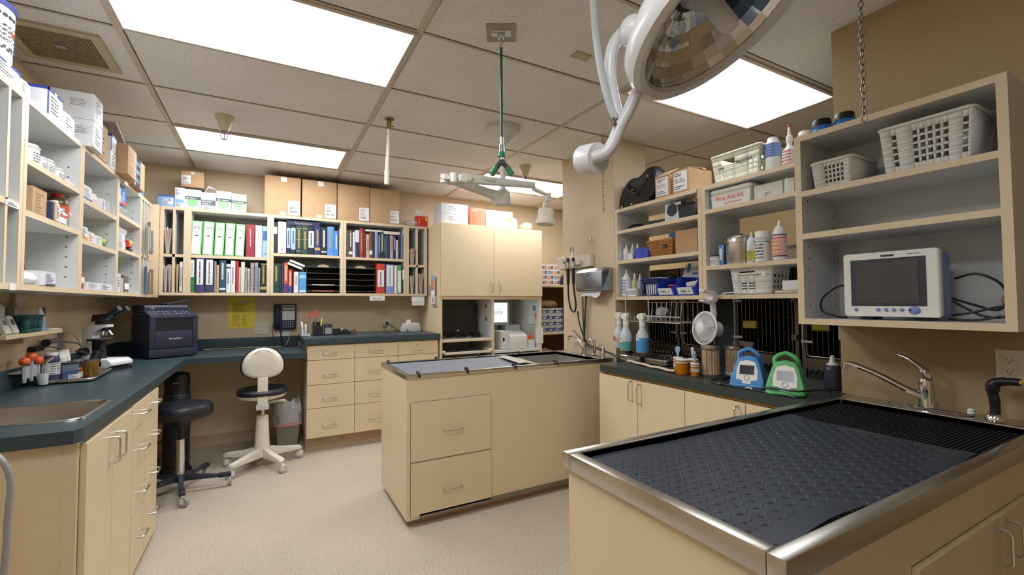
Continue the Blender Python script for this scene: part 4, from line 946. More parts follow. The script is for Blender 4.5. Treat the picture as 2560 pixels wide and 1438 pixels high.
R_ = [(0.044, 0.103, 1.403, 1.674), (0.105, 0.113, 1.401, 1.673), (0.117, 0.134, 1.401, 1.676), (0.137, 0.171, 1.4, 1.681), (0.175, 0.206, 1.4, 1.614), (0.22, 0.261, 1.398, 1.596), (0.266, 0.328, 1.398, 1.596)]
row(R_, SB4, [('b', 'dark green hardback at the left of the letter tray bay', '#1f3b38', dict(group=GB2, title=(GOLD, .4, .9))), ('s', 'thin black spiral notebook, left of two', BLK, dict(group=GB2)), ('s', 'thin black spiral notebook, right of two', CHAR, dict(group=GB2)),
  ('b', 'orange to violet textbook leaning in the letter tray bay', '#c8553a', dict(group=GB2, title=(PAPER, .4, .9), bands=[(.0, .3, mat('violet_cover', '#5a3a86', .5))])), ('b', 'shorter orange and blue textbook beside it', '#d0502e', dict(group=GB2, title=(PAPER, .35, .9), bands=[(.0, .28, mat('cobalt_cover', '#2f4aa0', .5))])),
  ('b', 'white and pale grey book under the tilted books', '#dcdedd', dict(group=GB2, title=(INKG, .4, .8))), ('b', 'sky blue book next to the left letter tray', '#4f9ad2', dict(group=GB2, bands=[(.05, .12, PAPER), (.7, .85, mat('pale_sky', '#9cc8e6', .5))]))], hmax=.30)
r0 = R_[5]
for k, lb in enumerate(('white notebook tilted on top of the books, lower of two', 'white notebook tilted on top of the books, upper of two')):
    o = solo(MB(PAPER).rbox(-.07, .07, 0, .16, 0, .021, .003, 2).mat(BLK).rbox(-.0705, .0705, -.001, .161, -.003, 0, .003, 2), 'notebook', lb, 'notebook', (r0[0]+.005+.02*k, SY_+.01, SB4+.245+.026*k), 0, None, (0, .40, 0))
def tray(label, r):
    w = r[1]-r[0]; t = thing('letter_tray', label, 'letter tray', ((r[0]+r[1])/2, SY_, SB4+.001), 0, 'black letter trays'); h = .255; D = .26
    m = MB(BLK)
    for s in (-1, 1): m.box(s*w/2-.004, s*w/2+.004, .02, D, 0, h)
    m.build('side_panel', t)
    n = 12; top = [(-w/2, h)]+[(-w/2+w*i/n, h+.035*math.sin(PI*i/n)) for i in range(1, n)]+[(w/2, h)]
    hole = 0
    MB(BLK).prism([(-w/2, 0), (w/2, 0)]+top[::-1], D-.006, D, 'y').build('back_panel', t)
    arch = [(-w/2+.006, h-.01)]+[(-w/2+.006+(w-.012)*i/n, h+.034*math.sin(PI*i/n)) for i in range(n+1)]+[(w/2-.006, h-.01)]
    MB(BLK).prism(arch, .018, .026, 'y').build('top_rail', t); MB(mat('cream_reflection', '#b09a70', .6)).prism([(-.055, h-.004)]+[(-.055*math.cos(PI*i/8), h-.004+.026*math.sin(PI*i/8)) for i in range(9)]+[(.055, h-.004)], .0165, .018, 'y').build('finger_hole', t)
    for k in range(5):
        z = .012+.058*k
        b = MB(BLK).box(-w/2+.004, w/2-.004, .0, D-.006, z, z+.004); b.mat(STEELD).tube([(-w/2+.006, .001, z+.006), (0, -.003, z+.001), (w/2-.006, .001, z+.006)], .0025, 6); b.build('shelf', t)
    return t
R_ = [(0.329, 0.629, 1.401, 1.711), (0.683, 0.97, 1.399, 1.709)]
t1 = tray('black five tier letter tray next to the sky blue book', R_[0]); t2 = tray('black five tier letter tray left of the red binder', R_[1])
solo(MB(mat('orange_paper', '#e8743a', .7)).box(-.10, .10, .004, .2, 0, .006), 'orange_folder', 'orange folder lying in the bottom of the left letter tray', 'folder', ((R_[0][0]+R_[0][1])/2, SY_-.006, SB4+.018))
solo(MB(PAPER).box(-.10, .10, .004, .2, 0, .008), 'paper_stack', 'white papers lying in the left letter tray', 'papers', ((R_[0][0]+R_[0][1])/2, SY_-.006, SB4+.0755))
R_ = [(0.982, 1.067, 1.395, 1.699), (1.076, 1.161, 1.396, 1.694), (1.165, 1.191, 1.396, 1.687), (1.193, 1.238, 1.396, 1.693), (1.243, 1.271, 1.396, 1.688)]
row(R_, SB4, [('r', 'red binder with a white square label right of the letter tray', '#c2402e', dict(group=GB2, lab=PAPER, lz=(.22, .78), lines=INK, ring=False)), ('r', 'lavender blue binder with a white label', '#7f8fd0', dict(group=GB2, lab=PAPER, lz=(.25, .97), lines=INKG, ring=False)), ('r', 'slim white binder after the lavender one', WPL, dict(group=GB2, ring=False)),
  ('r', 'green binder with a white label in the right bay', '#4f9a5c', dict(group=GB2, lab=PAPER, lz=(.03, .8), ring=False)), ('r', 'slim dark green binder at the right end of the lower row', '#17453e', dict(group=GB2, lab=PAPER, lz=(.5, .85), ring=False))])
# folders in the pigeonholes
KR = mat('kraft_folder', '#d9b48a', .7); PK = mat('pink_folder', '#d9a3a8', .7); FGR = mat('grey_folder', '#c9c9d0', .7)
for x, z, w, h, cs, lb in ((-.738, SB1, .055, .225, [KR, PAPER, PK, PAPER, FGR, KR], 'fanned paper folders in the upper left pigeonhole'), (-.748, SB4, .03, .23, [FGR, PAPER, FGR, KR], 'grey folders in the lower left pigeonhole'), (-.717, SB4, .03, .235, [PAPER, PK, PAPER, KR], 'pink and white folders in the lower left pigeonhole'), (-.668, SB4, .024, .24, [mat('mustard_folder', '#caa53a', .7), KR, PAPER], 'mustard and tan folders in the second lower pigeonhole'),
    (1.353, 1.713, .06, .175, [PAPER, KR, PAPER, PAPER, KR], 'paper folders in the upper right pigeonhole'), (1.353, SB4, .06, .19, [PAPER, KR, PAPER, KR, PAPER], 'paper folders in the lower right pigeonhole, left stack'), (1.449, SB4, .075, .215, [PAPER, KR, PAPER, CARD, PAPER, KR, CARD], 'paper folders in the lower right pigeonhole, right stack')):
    folder(lb, (x, SY_-.01, z+.002), len(cs)+2, w*.72, h, .22, cs, 'paper folders in the bookcase pigeonholes', .018 if 'upper' in lb else .006)
o = binder('white binder with a printed spine in the lower left pigeonhole', (-.640, SY_, SB4+.001), .026, .262, .22, NAVY, PAPER, (.02, .98), ring=False)
text('AUTHORIZATIONS', .019, INK, o, (0, -.0066, .13), (PI/2, -PI/2, 0))

# ---------------------------------------------------------------- wall, desk and drawer bank things
WY = BY-.001
nt = thing('notice', 'yellow printed notice taped to the wall above the desk', 'notice', (-0.208, 4.968, 1.219))
w, h = 0.219, 0.294
m = MB(YEL).box(-w/2, w/2, -.0015, 0, -h/2, h/2); m.build('sheet', nt)
m = MB(mat('notice_print', '#9a8a3c', .8)); plines(m, (-w*.34, -.0015, h*.02), (1, 0, 0), (0, 0, 1), w*.7, h*.36, 9, mat('notice_print', '#9a8a3c', .8)); plines(m, (-w*.34, -.0015, -h*.42), (1, 0, 0), (0, 0, 1), w*.7, h*.38, 10, mat('notice_print', '#9a8a3c', .8), cols=2); m.mat(mat('notice_logo', '#b9c29a', .8)).lathe([(0, 0), (w*.25, 0), (w*.25, .001), (0, .001)], 16, (.02, -.0015, h*.36), (PI/2, 0, 0), 1, .3); m.build('print', nt)
outlet('cream double outlet plate under the yellow notice', (-0.044, 4.969, 1.069), 0, 2)
ph = thing('telephone', 'dark blue black desk phone hung on the back wall with keypad', 'telephone', (0.159, 4.969, 1.177))
pw, phh = 0.201, 0.244
PHM = mat('phone_blue_black', '#1b2036', .35)
MB(PHM).rbox(-pw/2, pw/2, -.055, 0, -phh/2, phh/2, .012, 3, 'y').build('housing', ph)
hs = MB(PHM); xx = -pw*.33
hs.tube(spline([(xx, -.06, phh*.40), (xx, -.078, phh*.36), (xx, -.088, 0), (xx, -.078, -phh*.36), (xx, -.06, -phh*.40)]), .018, 10, flat=1.1)
hs.sphere((xx, -.07, phh*.36), .026, 12).sphere((xx, -.07, -phh*.36), .026, 12); hs.build('handset', ph)
MB(mat('phone_face', '#9fa3a6', .4)).box(-pw*.12, pw*.42, -.0575, -.055, phh*.26, phh*.47).mat(mat('lcd_green', '#6b7d68', .3)).box(-pw*.07, pw*.37, -.0585, -.0575, phh*.36, phh*.43).build('display', ph)
m = MB(PAPER).box(-pw*.12, pw*.42, -.0575, -.055, -phh*.13, phh*.22); 
plines(m, (-pw*.09, -.0575, -phh*.11), (1, 0, 0), (0, 0, 1), pw*.5, phh*.32, 10, INKG, cols=4, fill=(.5, .9)); m.build('directory_card', ph)
m = MB(mat('phone_key', '#8d97a8', .5))
for i in range(5):
    for j in range(4):
        x = -pw*.06+pw*.10*i; z = -phh*.19-phh*.072*j; m.mat(RED if (i, j) == (1, 3) else mat('phone_key', '#8d97a8', .5)).rbox(x-.006, x+.006, -.0585, -.055, z-.0045, z+.0045, .002, 2, 'y')
m.build('keypad', ph)
px_, pz_ = ph.location.x, ph.location.z
(MB(BLK).tube(spline([(px_-pw*.42, WY-.02, pz_-.03), (px_-pw*.55, WY-.02, pz_-.10), (px_-pw*.5, WY-.045, pz_-.19), (px_-pw*.35, WY-.06, pz_-.27), (px_-.02, WY-.08, pz_-.306), (px_+.03, WY-.09, CZ+.006)]), .0025, 6).tube(helix((px_-pw*.2, WY-.03, pz_-phh/2+.01), (px_-.02, WY-.07, CZ+.016), .006, 24), .002, 5).tube(helix((px_-.03, WY-.10, CZ+.011), (px_+.10, WY-.09, CZ+.011), .0065, 22), .002, 5)).build('coiled_cord', ph, True)
solo(MB(mat('ivory_cord', '#c7b78c', .5)).tube(spline([(px_+.03, WY-.03, pz_-phh/2+.01), (px_+.045, WY-.05, pz_-.16), (px_+.03, WY-.05, pz_-.23), (px_-.0, WY-.06, pz_-.285), (px_-.03, WY-.075, CZ+.0055), (-.1, WY-.034, CZ+.005), (-.35, WY-.034, CZ+.005), (-.50, WY-.036, CZ+.005)]), .0028, 6), 'phone_cable', 'ivory phone cable running along the back of the desk', 'cable')
o = solo(MB(PAPER).box(-.05, .05, -.001, 0, -.035, .035), 'note', 'white note card under the wall phone', 'note', (px_-.01, WY-.001, pz_-phh/2-.045)); decal(o, 'print', 'f', .1, .002, .07, .05, .75, .0, .45, PAPER, 2, INKB, (.4, .8))
# drawer bank top
RZ = 1.001
og = thing('desk_organiser', 'clear acrylic desk organiser with folded papers at the end of the raised worktop', 'organiser', (.335, 4.62, RZ))
MB(FROST).box(-.06, .0, -.12, .10, 0, .004).box(-.06, -.057, -.12, .10, 0, .05).box(-.06, .02, -.12, -.117, 0, .03).build('tray', og)
solo(MB(PAPER).prism([(-.03, 0), (-.024, 0), (-.032, .125), (-.05, .13)], -.05, .05, 'y').prism([(-.012, 0), (-.004, 0), (.002, .10), (-.012, .10)], -.05, .05, 'y'), 'leaflets', 'white folded leaflets standing in the acrylic organiser', 'leaflets', (.33, 4.66, RZ+.005))
pc = thing('pen_cup', 'smoky dark pen cup beside the folded leaflets', 'pen cup', (.43, 4.66, RZ))
SMK = mat('smoky_plastic', '#23242c', .2, alpha=.9)
m = MB(SMK).box(-.045, .045, -.04, -.037, 0, .09).box(-.045, .045, .037, .04, 0, .125).box(-.045, -.042, -.037, .037, 0, .11).box(.042, .045, -.037, .037, 0, .11).box(-.045, .045, -.04, .04, 0, .003); m.build('cup', pc)
sc = thing('scissors', 'red handled scissors standing in the smoky pen cup', 'scissors', (.40, 4.66, RZ+.01))
m = MB(RED); m.tube([(x-.012, y, z) for x, y, z in [(-.02+.014*math.cos(t), .0, .185+.026*math.sin(t)) for t in [2*PI*k/14 for k in range(14)]]], .005, 6, True); m.tube([(.02+.014*math.cos(t), .004, .195+.030*math.sin(t)) for t in [2*PI*k/14 for k in range(14)]], .005, 6, True); m.build('handle', sc)
MB(STEEL).prism([(-.01, .0), (.0, .0), (-.024, .165), (-.03, .16)], -.001, .001, 'y').prism([(.0, .0), (.008, .0), (.016, .17), (.008, .17)], .002, .004, 'y').build('blade', sc)
solo(MB(YEL).cyl((0, 0, .01), (.012, 0, .15), .007).mat(GREY).cyl((.012, 0, .15), (.016, 0, .17), .006), 'highlighter', 'yellow highlighter standing in the pen cup', 'pen', (.455, 4.66, RZ+.004))
solo(MB(NAVY).cyl((0, 0, .01), (-.012, 0, .16), .0045, n=10), 'pen', 'dark blue pen next to the scissors', 'pen', (.425, 4.67, RZ+.004))
sp = solo(MB(CHAR).rbox(-.035, .035, -.04, .04, 0, .105, .006, 3), 'card_holder', 'dark grey clip holder with a clear front, right of the pen cup', 'holder', (.522, 4.66, RZ)); MB(GREY).box(-.028, .028, -.0412, -.04, .01, .07).build('window', sp)
solo(MB(BLK).rbox(-.032, .032, -.03, .03, 0, .058, .008, 3).mat(CHAR).box(-.022, .022, -.032, -.03, .022, .03), 'stapler_box', 'black square desk pot, first of the small black things', 'pot', (.602, 4.66, RZ))
td = thing('tape_dispenser', 'black tape dispenser in the row of small desk things', 'tape dispenser', (.682, 4.66, RZ))
MB(BLK).prism([(-.045, 0), (.045, 0), (.05, .03), (.03, .03), (.02, .05), (-.015, .056), (-.045, .03)], -.014, .014, 'y').build('body', td, bevel=.003); MB(FROST).lathe([(.013, -.008), (.026, -.008), (.026, .008), (.013, .008)], 20, (-.012, 0, .033), (PI/2, 0, 0)).build('tape_roll', td)
solo(MB(mat('brown_clip', '#6d4b45', .5)).lathe([(0, 0), (.022, 0), (.026, .015), (.022, .045), (.012, .055), (0, .055)], 16), 'clip_pot', 'small brown pot at the right of the tape dispenser', 'pot', (.757, 4.66, RZ))
outlet('outlet on the back wall with two plugs, left of the white label maker', (1.165, 4.969, 1.069), 0, 1)
a = Vector((1.156, 4.93, 1.071))
solo(MB(BLK).rbox(a.x-.014, a.x+.014, 4.92, 4.959, a.z+.004, a.z+.03, .004).tube(spline([(a.x+.01, 4.925, a.z+.01), (a.x+.08, 4.90, a.z-.04), (a.x+.16, 4.90, a.z-.095)]), .004, 6), 'black_plug', 'black plug with a cable to the white label machine', 'plug')
solo(MB(GREY).rbox(a.x-.04, a.x-.01, 4.93, 4.959, a.z-.03, a.z-.005, .004).tube(spline([(a.x-.03, 4.93, a.z-.02), (a.x-.035, 4.91, a.z-.07), (a.x+.03, 4.92, a.z-.10), (a.x+.12, 4.92, a.z-.10)]), .003, 6), 'grey_plug', 'grey plug with a thin cable in the same outlet', 'plug')
lm = thing('laminator', 'small white ribbed label machine on the raised worktop', 'machine', (1.345, 4.70, RZ))
MB(LGREY).prism([(-.095, 0), (.095, 0), (.095, .05), (.08, .085), (-.07, .085), (-.095, .04)], -.06, .06, 'y').build('body', lm, bevel=.006)
m = MB(WPL)
for k in range(9): x = -.065+.017*k; m.rbox(x, x+.010, -.055, .055, .084, .090, .003, 2)
m.build('ribbed_lid', lm); MB(NAVY).box(-.06, -.035, -.0615, -.06, .012, .024).build('button', lm); MB(PAPER).box(-.03, .02, .055, .058, .085, .125).build('paper_guide', lm)
o = solo(MB(PAPER).box(-.075, .075, -.001, 0, -.045, 0), 'hanging_note', 'white handwritten note hanging under the bookcase near the letter tray', 'note', (0.988, 4.648, 1.377)); decal(o, 'handwriting', 'f', .15, .002, .045, .1, .9, -.75, -.3, PAPER, 1, mat('blue_pen', '#5a6a9a', .8), (.9, 1.), 1, .3)
solo(MB(PAPER).box(-.075, .065, -.001, 0, -.05, 0).at((0, 0, -.05), (.15, 0, .02)).box(-.07, .065, -.001, 0, -.045, .002), 'hanging_note', 'white folded note hanging under the right pigeonholes', 'note', (1.418, 4.648, 1.373))
# tall cabinet side: socket box and brochure pocket
o = outlet('grey metal outlet box on the side of the tall cabinet', (1.5325, 4.60, 1.439), -R90, 1, GREY)
bp_ = thing('wall_pocket', 'clear wall pocket with brochures on the tall cabinet side', 'brochure holder', (1.5325, 4.43, 1.275), -R90)
MB(FROST).rbox(-.055, .055, -.02, 0, -.005, .10, .01, 3, 'y').build('pocket', bp_)
br = thing('brochure', 'colourful folded brochure standing in the clear wall pocket', 'brochure', (1.512, 4.43, bp_.location.z+.02), -R90)
MB(PAPER).box(-.05, .045, -.012, -.004, 0, .30).build('sheet', br); MB(mat('brick_print', '#c08468', .7, var=.35, scale=60)).box(-.05, .045, -.0126, -.012, .14, .25).build('picture', br); MB(LBLUE).box(-.05, .045, -.0127, -.012, .25, .30).build('sky_picture', br); MB(mat('ochre_print', '#b07a2a', .7, var=.4, scale=40)).prism([(-.02, .01), (.03, .02), (.01, .09)], -.0127, -.012, 'y').build('inset_picture', br)

# ---------------------------------------------------------------- on the teal worktop
pt = thing('printer', 'black multifunction laser printer in the corner of the worktop', 'printer', (-.625, 4.305, CZ), -.06)
PW, PD, PH = .325, .36, .355
PRM = mat('printer_charcoal', '#23283a', .4, var=.04)
pt.location = (-.722, 4.537, CZ+.001); pt.rotation_euler = (0, 0, .5)
b = MB(PRM); b.prism([(-PW/2, .006), (PW/2, .006), (PW/2, PH*.93), (PW/2-.0, PH*.95), (-PW/2, PH*.95)], -PD/2+.012, PD/2, 'y'); b.build('housing', pt, bevel=.006)
b = MB(PRM).box(-PW/2, PW/2, -PD/2, -PD/2+.012, .008, PH*.20); b.build('paper_tray', pt, bevel=.003)
MB(BLK).box(-.06, .075, -PD/2-.001, -PD/2+.004, .008, .022).build('tray_grip', pt)
b = MB(PRM).box(-PW*.38, PW*.38, -PD/2, -PD/2+.012, PH*.22, PH*.60); b.build('front_door', pt, bevel=.002)
MB(PRM).box(-PW/2, -PW*.385, -PD/2, -PD/2+.012, PH*.21, PH*.92).box(PW*.385, PW/2, -PD/2, -PD/2+.012, PH*.21, PH*.92).box(-PW*.385, PW*.385, -PD/2, -PD/2+.012, PH*.86, PH*.92).build('front_frame', pt, bevel=.002)
MB(BLK).box(-PW*.38, PW*.38, -PD/2+.004, -PD/2+.012, PH*.60, PH*.86).box(-PW*.38, PW*.38, -PD/2-.001, -PD/2+.008, PH*.61, PH*.635).build('output_slot', pt)
b = MB(PRM).prism([(-PD/2-.004, PH*.90), (-PD/2+.13, PH*1.06), (-PD/2+.13, PH*.93), (-PD/2, PH*.86)], -PW/2, PW/2, 'x'); b.build('control_panel', pt, bevel=.003)
b = MB(mat('panel_key', '#9aa0ab', .5)); rr = random.Random(4)
for i in range(10):
    for j in range(3):
        x = -PW*.42+PW*.085*i; y = -PD/2+.015+.035*j; z = PH*.90+(y+PD/2+.004)*(PH*.16/.134)+.0015
        if rr.random() < .8: b.at((x, y, z), (math.atan2(PH*.16, .134), 0, 0)).box(-.006, .006, -.004, .004, 0, .0015)
b.off(); b.build('buttons', pt)
b = MB(PRM).rbox(-PW/2+.0, PW/2-.02, -PD/2+.12, PD/2, PH*.97, PH*1.165, .02, 3, 'x'); b.build('scanner_lid', pt)
b = MB(PRM).prism([(-PW*.02, PH*1.165), (PW*.50, PH*1.26), (PW*.50, PH*1.285), (-PW*.04, PH*1.19)], -PD/2+.14, PD/2-.04, 'y'); b.build('document_tray', pt, bevel=.002)
text('brother', .026, mat('silver_print', '#c9ccd2', .4), pt, (.01, -PD/2-.0008, PH*.42), sx=1.1); text('MFC', .013, PAPER, pt, (-PW*.32, -PD/2+.1195, PH*1.09))
mi = thing('microscope', 'white and black binocular microscope on the teal worktop', 'microscope', (-.985, 3.85, CZ+.001), -.52)
mi.scale = (.84, .84, .84)
b = MB(WENM).prism([(-.06, .018), (.20, .018), (.235, .04), (.235, .062), (.20, .085), (-.06, .085)], -.095, .095, 'y'); b.build('base', mi, bevel=.004)
MB(BLK).box(-.062, .232, -.097, .097, 0, .018).build('base_foot', mi); MB(BLK).box(.02, .16, -.0965, -.095, .035, .072).build('nameplate', mi)
b = MB(WENM).prism([(-.055, .08), (.02, .08), (.022, .26), (.06, .30), (.13, .325), (.13, .345), (-.0, .345), (-.055, .32)], -.034, .034, 'y'); b.build('arm', mi, bevel=.005)
MB(BLK).box(.015, .12, -.07, .07, .222, .236).mat(STEEL).box(.03, .10, -.05, .05, .236, .239).build('stage', mi)
MB(BLK).cyl((.075, 0, .085), (.075, 0, .15), .03, .024, 18).cyl((.07, 0, .15), (.07, 0, .222), .028, .02, 16).box(.0, .03, -.03, .03, .10, .22).build('condenser', mi)
MB(BLK).cyl((-.02, -.034, .14), (-.02, -.075, .14), .032, .03, 20).cyl((-.02, .034, .14), (-.02, .075, .14), .032, .03, 20).build('focus_knob', mi)
b = MB(BLK).cyl((.10, 0, .325), (.092, 0, .30), .034, .03, 18)
for k, (dx, dy) in enumerate(((.0, -.018), (.024, .008), (-.014, .016))): b.mat(STEEL).cyl((.095+dx*.6, dy*.6, .305), (.10+dx*1.6, dy*1.6, .262), .012, .009, 12)
b.build('nosepiece', mi)
b = MB(BLK).cyl((.06, 0, .345), (.06, 0, .37), .034, .034, 18).prism([(.02, .368), (.10, .368), (.155, .40), (.14, .43), (.03, .42)], -.045, .045, 'y'); b.build('head', mi, bevel=.006)
for s in (-1, 1):
    MB(BLK).cyl((.13, s*.03, .41), (.20, s*.034, .45), .016, .016, 14).cyl((.20, s*.034, .45), (.235, s*.035, .47), .019, .021, 14).build('eyepiece', mi)
tr = thing('steel_tray', 'stainless steel tray with stain bottles beside the microscope', 'tray', (-.955, 3.445, CZ+.001), .06)
def traymesh(w, d, h, r=.02, lip=.008):
    b = MB(STEEL); basin(b, -w/2+lip, w/2-lip, -d/2+lip, d/2-lip, h, h-.003, r, lip, 5, .006); return b
traymesh(.26, .44, .018, .03).build('pan', tr)
GS = 'stain bottles and jars on the steel tray'
TZ = CZ+.0046
INDG = mat('indigo_stain_bottle', '#2e3358', .3)
bottle('dark purple stain bottle with a white cap and white label', (-1.02, 3.335, TZ), .155, .034, INDG, WPL, sh=.92, nr=.6, ch=.2, cr=.024, lab=PAPER, lz=(.25, .66), group=GS, rz=.9)
bottle('white stain bottle with a pink label behind the purple one', (-1.04, 3.505, TZ), .145, .03, WPL, WPL, sh=.85, nr=.6, ch=.16, lab=mat('pinkish_label', '#cfb9b8', .7), group=GS, rz=.9)
bottle('white stain bottle standing farthest back on the tray', (-1.045, 3.585, TZ), .15, .03, WPL, WPL, sh=.85, nr=.6, ch=.18, lab=PAPER, group=GS, rz=.9)
bottle('second white capped bottle between purple and white stain bottles', (-1.055, 3.42, TZ), .14, .026, WPL, WPL, sh=.85, nr=.6, ch=.18, lab=PAPER, group=GS, rz=.9)
j = thing('staining_jar', 'blue liquid staining jar with a black lid at the tray front', 'jar', (-.965, 3.39, TZ), .5); J2 = mat('blue_grey_glass', '#64788c', .15, alpha=.92)
MB(J2).prism([(-.03, 0), (.03, 0), (.036, .085), (-.036, .085)], -.03, .03, 'y').build('body', j, bevel=.004); MB(mat('blue_stain', '#31507a', .3)).prism([(-.0303, .002), (.0303, .002), (.0335, .05), (-.0335, .05)], -.0303, .0303, 'y').build('liquid', j); MB(BLK).rbox(-.039, .039, -.033, .033, .083, .095, .008).build('lid', j); decal(j, 'label', 'f', .06, .061, .08, .35, 1.2, .05, .35, PAPER, 3, INK)
bottle('small amber vial with a white label left of the yellow jar', (-.935, 3.435, TZ), .075, .017, mat('amber_glass', '#8a4a16', .2), BLK, sh=.7, nr=.6, lab=PAPER, lz=(.05, .45), group=GS, rz=.9)
bottle('dark green vial with a white label next to the amber vial', (-.945, 3.505, TZ), .085, .017, mat('green_glass', '#22332c', .2), BLK, sh=.7, nr=.6, lab=PAPER, lz=(.05, .5), group=GS, rz=.9)
j = thing('amber_jar', 'amber jar of oil on the right of the tray', 'jar', (-.895, 3.47, TZ)); MB(mat('olive_oil_glass', '#7a5418', .15, alpha=.95)).lathe([(0, 0), (.034, 0), (.036, .004), (.036, .085), (0, .085)], 22).build('body', j); MB(STEELD).lathe([(0, .085), (.037, .085), (.037, .097), (0, .097)], 22).build('lid', j)
solo(MB(BLK).at((0, 0, 0), (0, .35, .8)).rbox(-.07, .02, -.007, .007, 0, .008, .003).cyl((.04, 0, -.03), (.04, 0, .03), .026, .026, 16), 'black_magnifier', 'black handled gadget leaning over the amber jar', 'gadget', (-.905, 3.475, TZ+.125))
# ---------------------------------------------------------------- little shelf on the left wall
LS0, LS1 = 2.69, 3.29; LSX = -.965
ls = thing('small_wall_shelf', 'small cream shelf on the left wall below the hanging units', 'shelf', (0, 0, 0))
MB(LAM).box(LX+.001, LSX, LS0, LS1, 1.156, 1.174).build('board', ls, bevel=.001)
MB(LAMD).box(LX+.001, LX+.02, LS0+.3, LS0+.32, .99, 1.156).box(LX+.02, LSX-.05, LS0+.3, LS0+.32, 1.12, 1.156).build('bracket', ls)
SZ = 1.175
o = bottle('translucent jug at the left edge of the photo on the small shelf', (-1.05, 2.76, SZ), .165, .05, FROST, IVORY, sh=.78, nr=.35, ch=.1, rz=R90)
for k, y in enumerate((2.765, 2.835)):
    g = thing('meter', ('left', 'right')[k]+' of two white handheld meters leaning on the small shelf', 'meter', (-.99, y, SZ), R90, 'handheld meters on the small shelf', (-.35, 0, R90))
    MB(WPL).rbox(-.026, .026, -.01, .01, .0, .085, .01, 3, 'y').build('case', g); MB(mat('grey_lcd', '#6d7480', .2)).box(-.015, .015, -.0108, -.01, .04, .066).build('screen', g)
basket('dark teal basket on the small wall shelf in front of the wipes box', (-.998, 2.965, SZ+.001), .17, .06, .075, mat('teal_plastic', '#1f555c', .5), [(.2+.09*k, .24+.09*k, .2, .75) for k in range(7)], [(.2, .3, .2, .75), (.5, .6, .2, .75)], .9, R90)
o = carton('brown wipes carton with a dark blue corner on the small shelf', (-1.072, 3.125, SZ), .33, .07, .115, mat('grey_brown_carton', '#a8957c', .7), R90, tape=False); decal(o, 'print', 'f', .33, .07, .115, .15, .6, .6, .85, mat('grey_brown_carton', '#a8957c', .7), 2, INKG)
MB(PAPER).box(.095, .1655, -.0358, -.035, 0, .115).build('end_label', o); MB(NAVY).prism([(.10, 0), (.16, 0), (.10, .05)], -.0364, -.0358, 'y').prism([(.115, .115), (.166, .115), (.166, .07)], -.0364, -.0358, 'y').build('blue_corner', o)
ts = solo(MB(mat('tissue', '#e8e6e2', .8, alpha=.8)).grid(lambda u, v: (-.02+.04*math.sin(3*u)*v-.02*v, -.03+.06*u+.05*v*v, 0.116+.09*v-.01*math.sin(9*u)*v), 8, 8), 'tissue', 'white tissue pulled up from the wipes carton', 'tissue', (-1.07, 3.17, SZ), angle=80)
o = solo(MB(PAPER).rbox(-.07, .07, -.03, .03, 0, .006, .01), 'paper_pad', 'thin white pad at the right end of the small shelf', 'pad', (-.998, 3.215, SZ), R90)
solo(MB(LBLUE).prism([(-.03, 0), (.03, 0), (.045, .04), (-.01, .05)], -.003, .003, 'y'), 'blue_packet', 'pale blue packet between the teal basket and the white pad', 'packet', (-.985, 3.09, SZ), R90)
# below the small shelf
so = thing('otoscope', 'steel rechargeable instrument handle held in its wall charger', 'instrument', (-1.085, 3.47, 1.095), R90)
MB(BLK).cyl((-.06, -.02, 0), (-.075, -.02, 0), .020, n=16).build('end_cap', so); MB(STEEL).cyl((-.06, -.02, 0), (.115, -.02, 0), .0185, n=18).cyl((.115, -.02, 0), (.125, -.02, 0), .02, n=18).build('handle', so); MB(IVORY).box(.02, .06, -.02, .034, -.012, .012).build('holder', so)
o = outlet('steel outlet strip on the left wall right of the instrument handle', (LX+.001, 3.79, 1.085), R90, 1, GREY)
solo(MB(mat('grey_cable', '#8d8a80', .5)).tube(spline([(LX+.015, 3.83, 1.07), (LX+.05, 3.93, 1.05), (LX+.05, 4.03, .99), (LX+.06, 4.06, .892)]), .006, 8).tube(spline([(LX+.02, 3.82, 1.13), (LX+.03, 3.92, 1.11), (LX+.045, 4.0, 1.03)]), .0025, 6), 'grey_cable', 'grey cable looping from the steel outlet strip down to the worktop', 'cable')
solo(MB(BLK).rbox(LX+.002, LX+.035, 3.36, 3.47, 1.05, 1.078, .006).tube(spline([(LX+.02, 3.47, 1.064), (LX+.02, 3.60, 1.06), (LX+.02, 3.75, 1.03)]), .003, 6), 'black_plug', 'black plug block with a short lead on the left wall', 'plug')
wr = thing('dropper_rack', 'clear wall rack holding three orange topped droppers', 'rack', (LX+.024, 3.19, .965), R90)
MB(FROST).box(-.09, .10, -.05, 0, 0, .006).box(-.09, .10, -.052, -.05, -.03, .03).build('rack', wr)
for k, (x, z) in enumerate(((-.075, .05), (.0, .066), (.075, .04))):
    d = thing('dropper', ('front left', 'middle', 'far right')[k]+' orange bulb dropper in the clear wall rack', 'dropper', (LX+.075, 3.19+x, .973), R90, 'orange topped droppers')
    MB(ORANGE).sphere((0, 0, z), .024, 14, 1.2, .9, .9).build('bulb', d); MB(FROST).cyl((0, 0, -.055), (0, 0, z-.015), .008, n=12).build('tube', d)
solo(MB(CHROME).tube(spline([(0, 0, 0), (0, -.005, .06), (.03, -.02, .085)]), .008, 10).mat(FROST).lathe([(0, -.05), (.018, -.045), (.02, 0), (.014, .01), (0, .01)], 16), 'squeeze_dropper', 'clear squeeze bulb with a chrome spout beside the droppers', 'dropper', (LX+.12, 3.19, .94), R90)
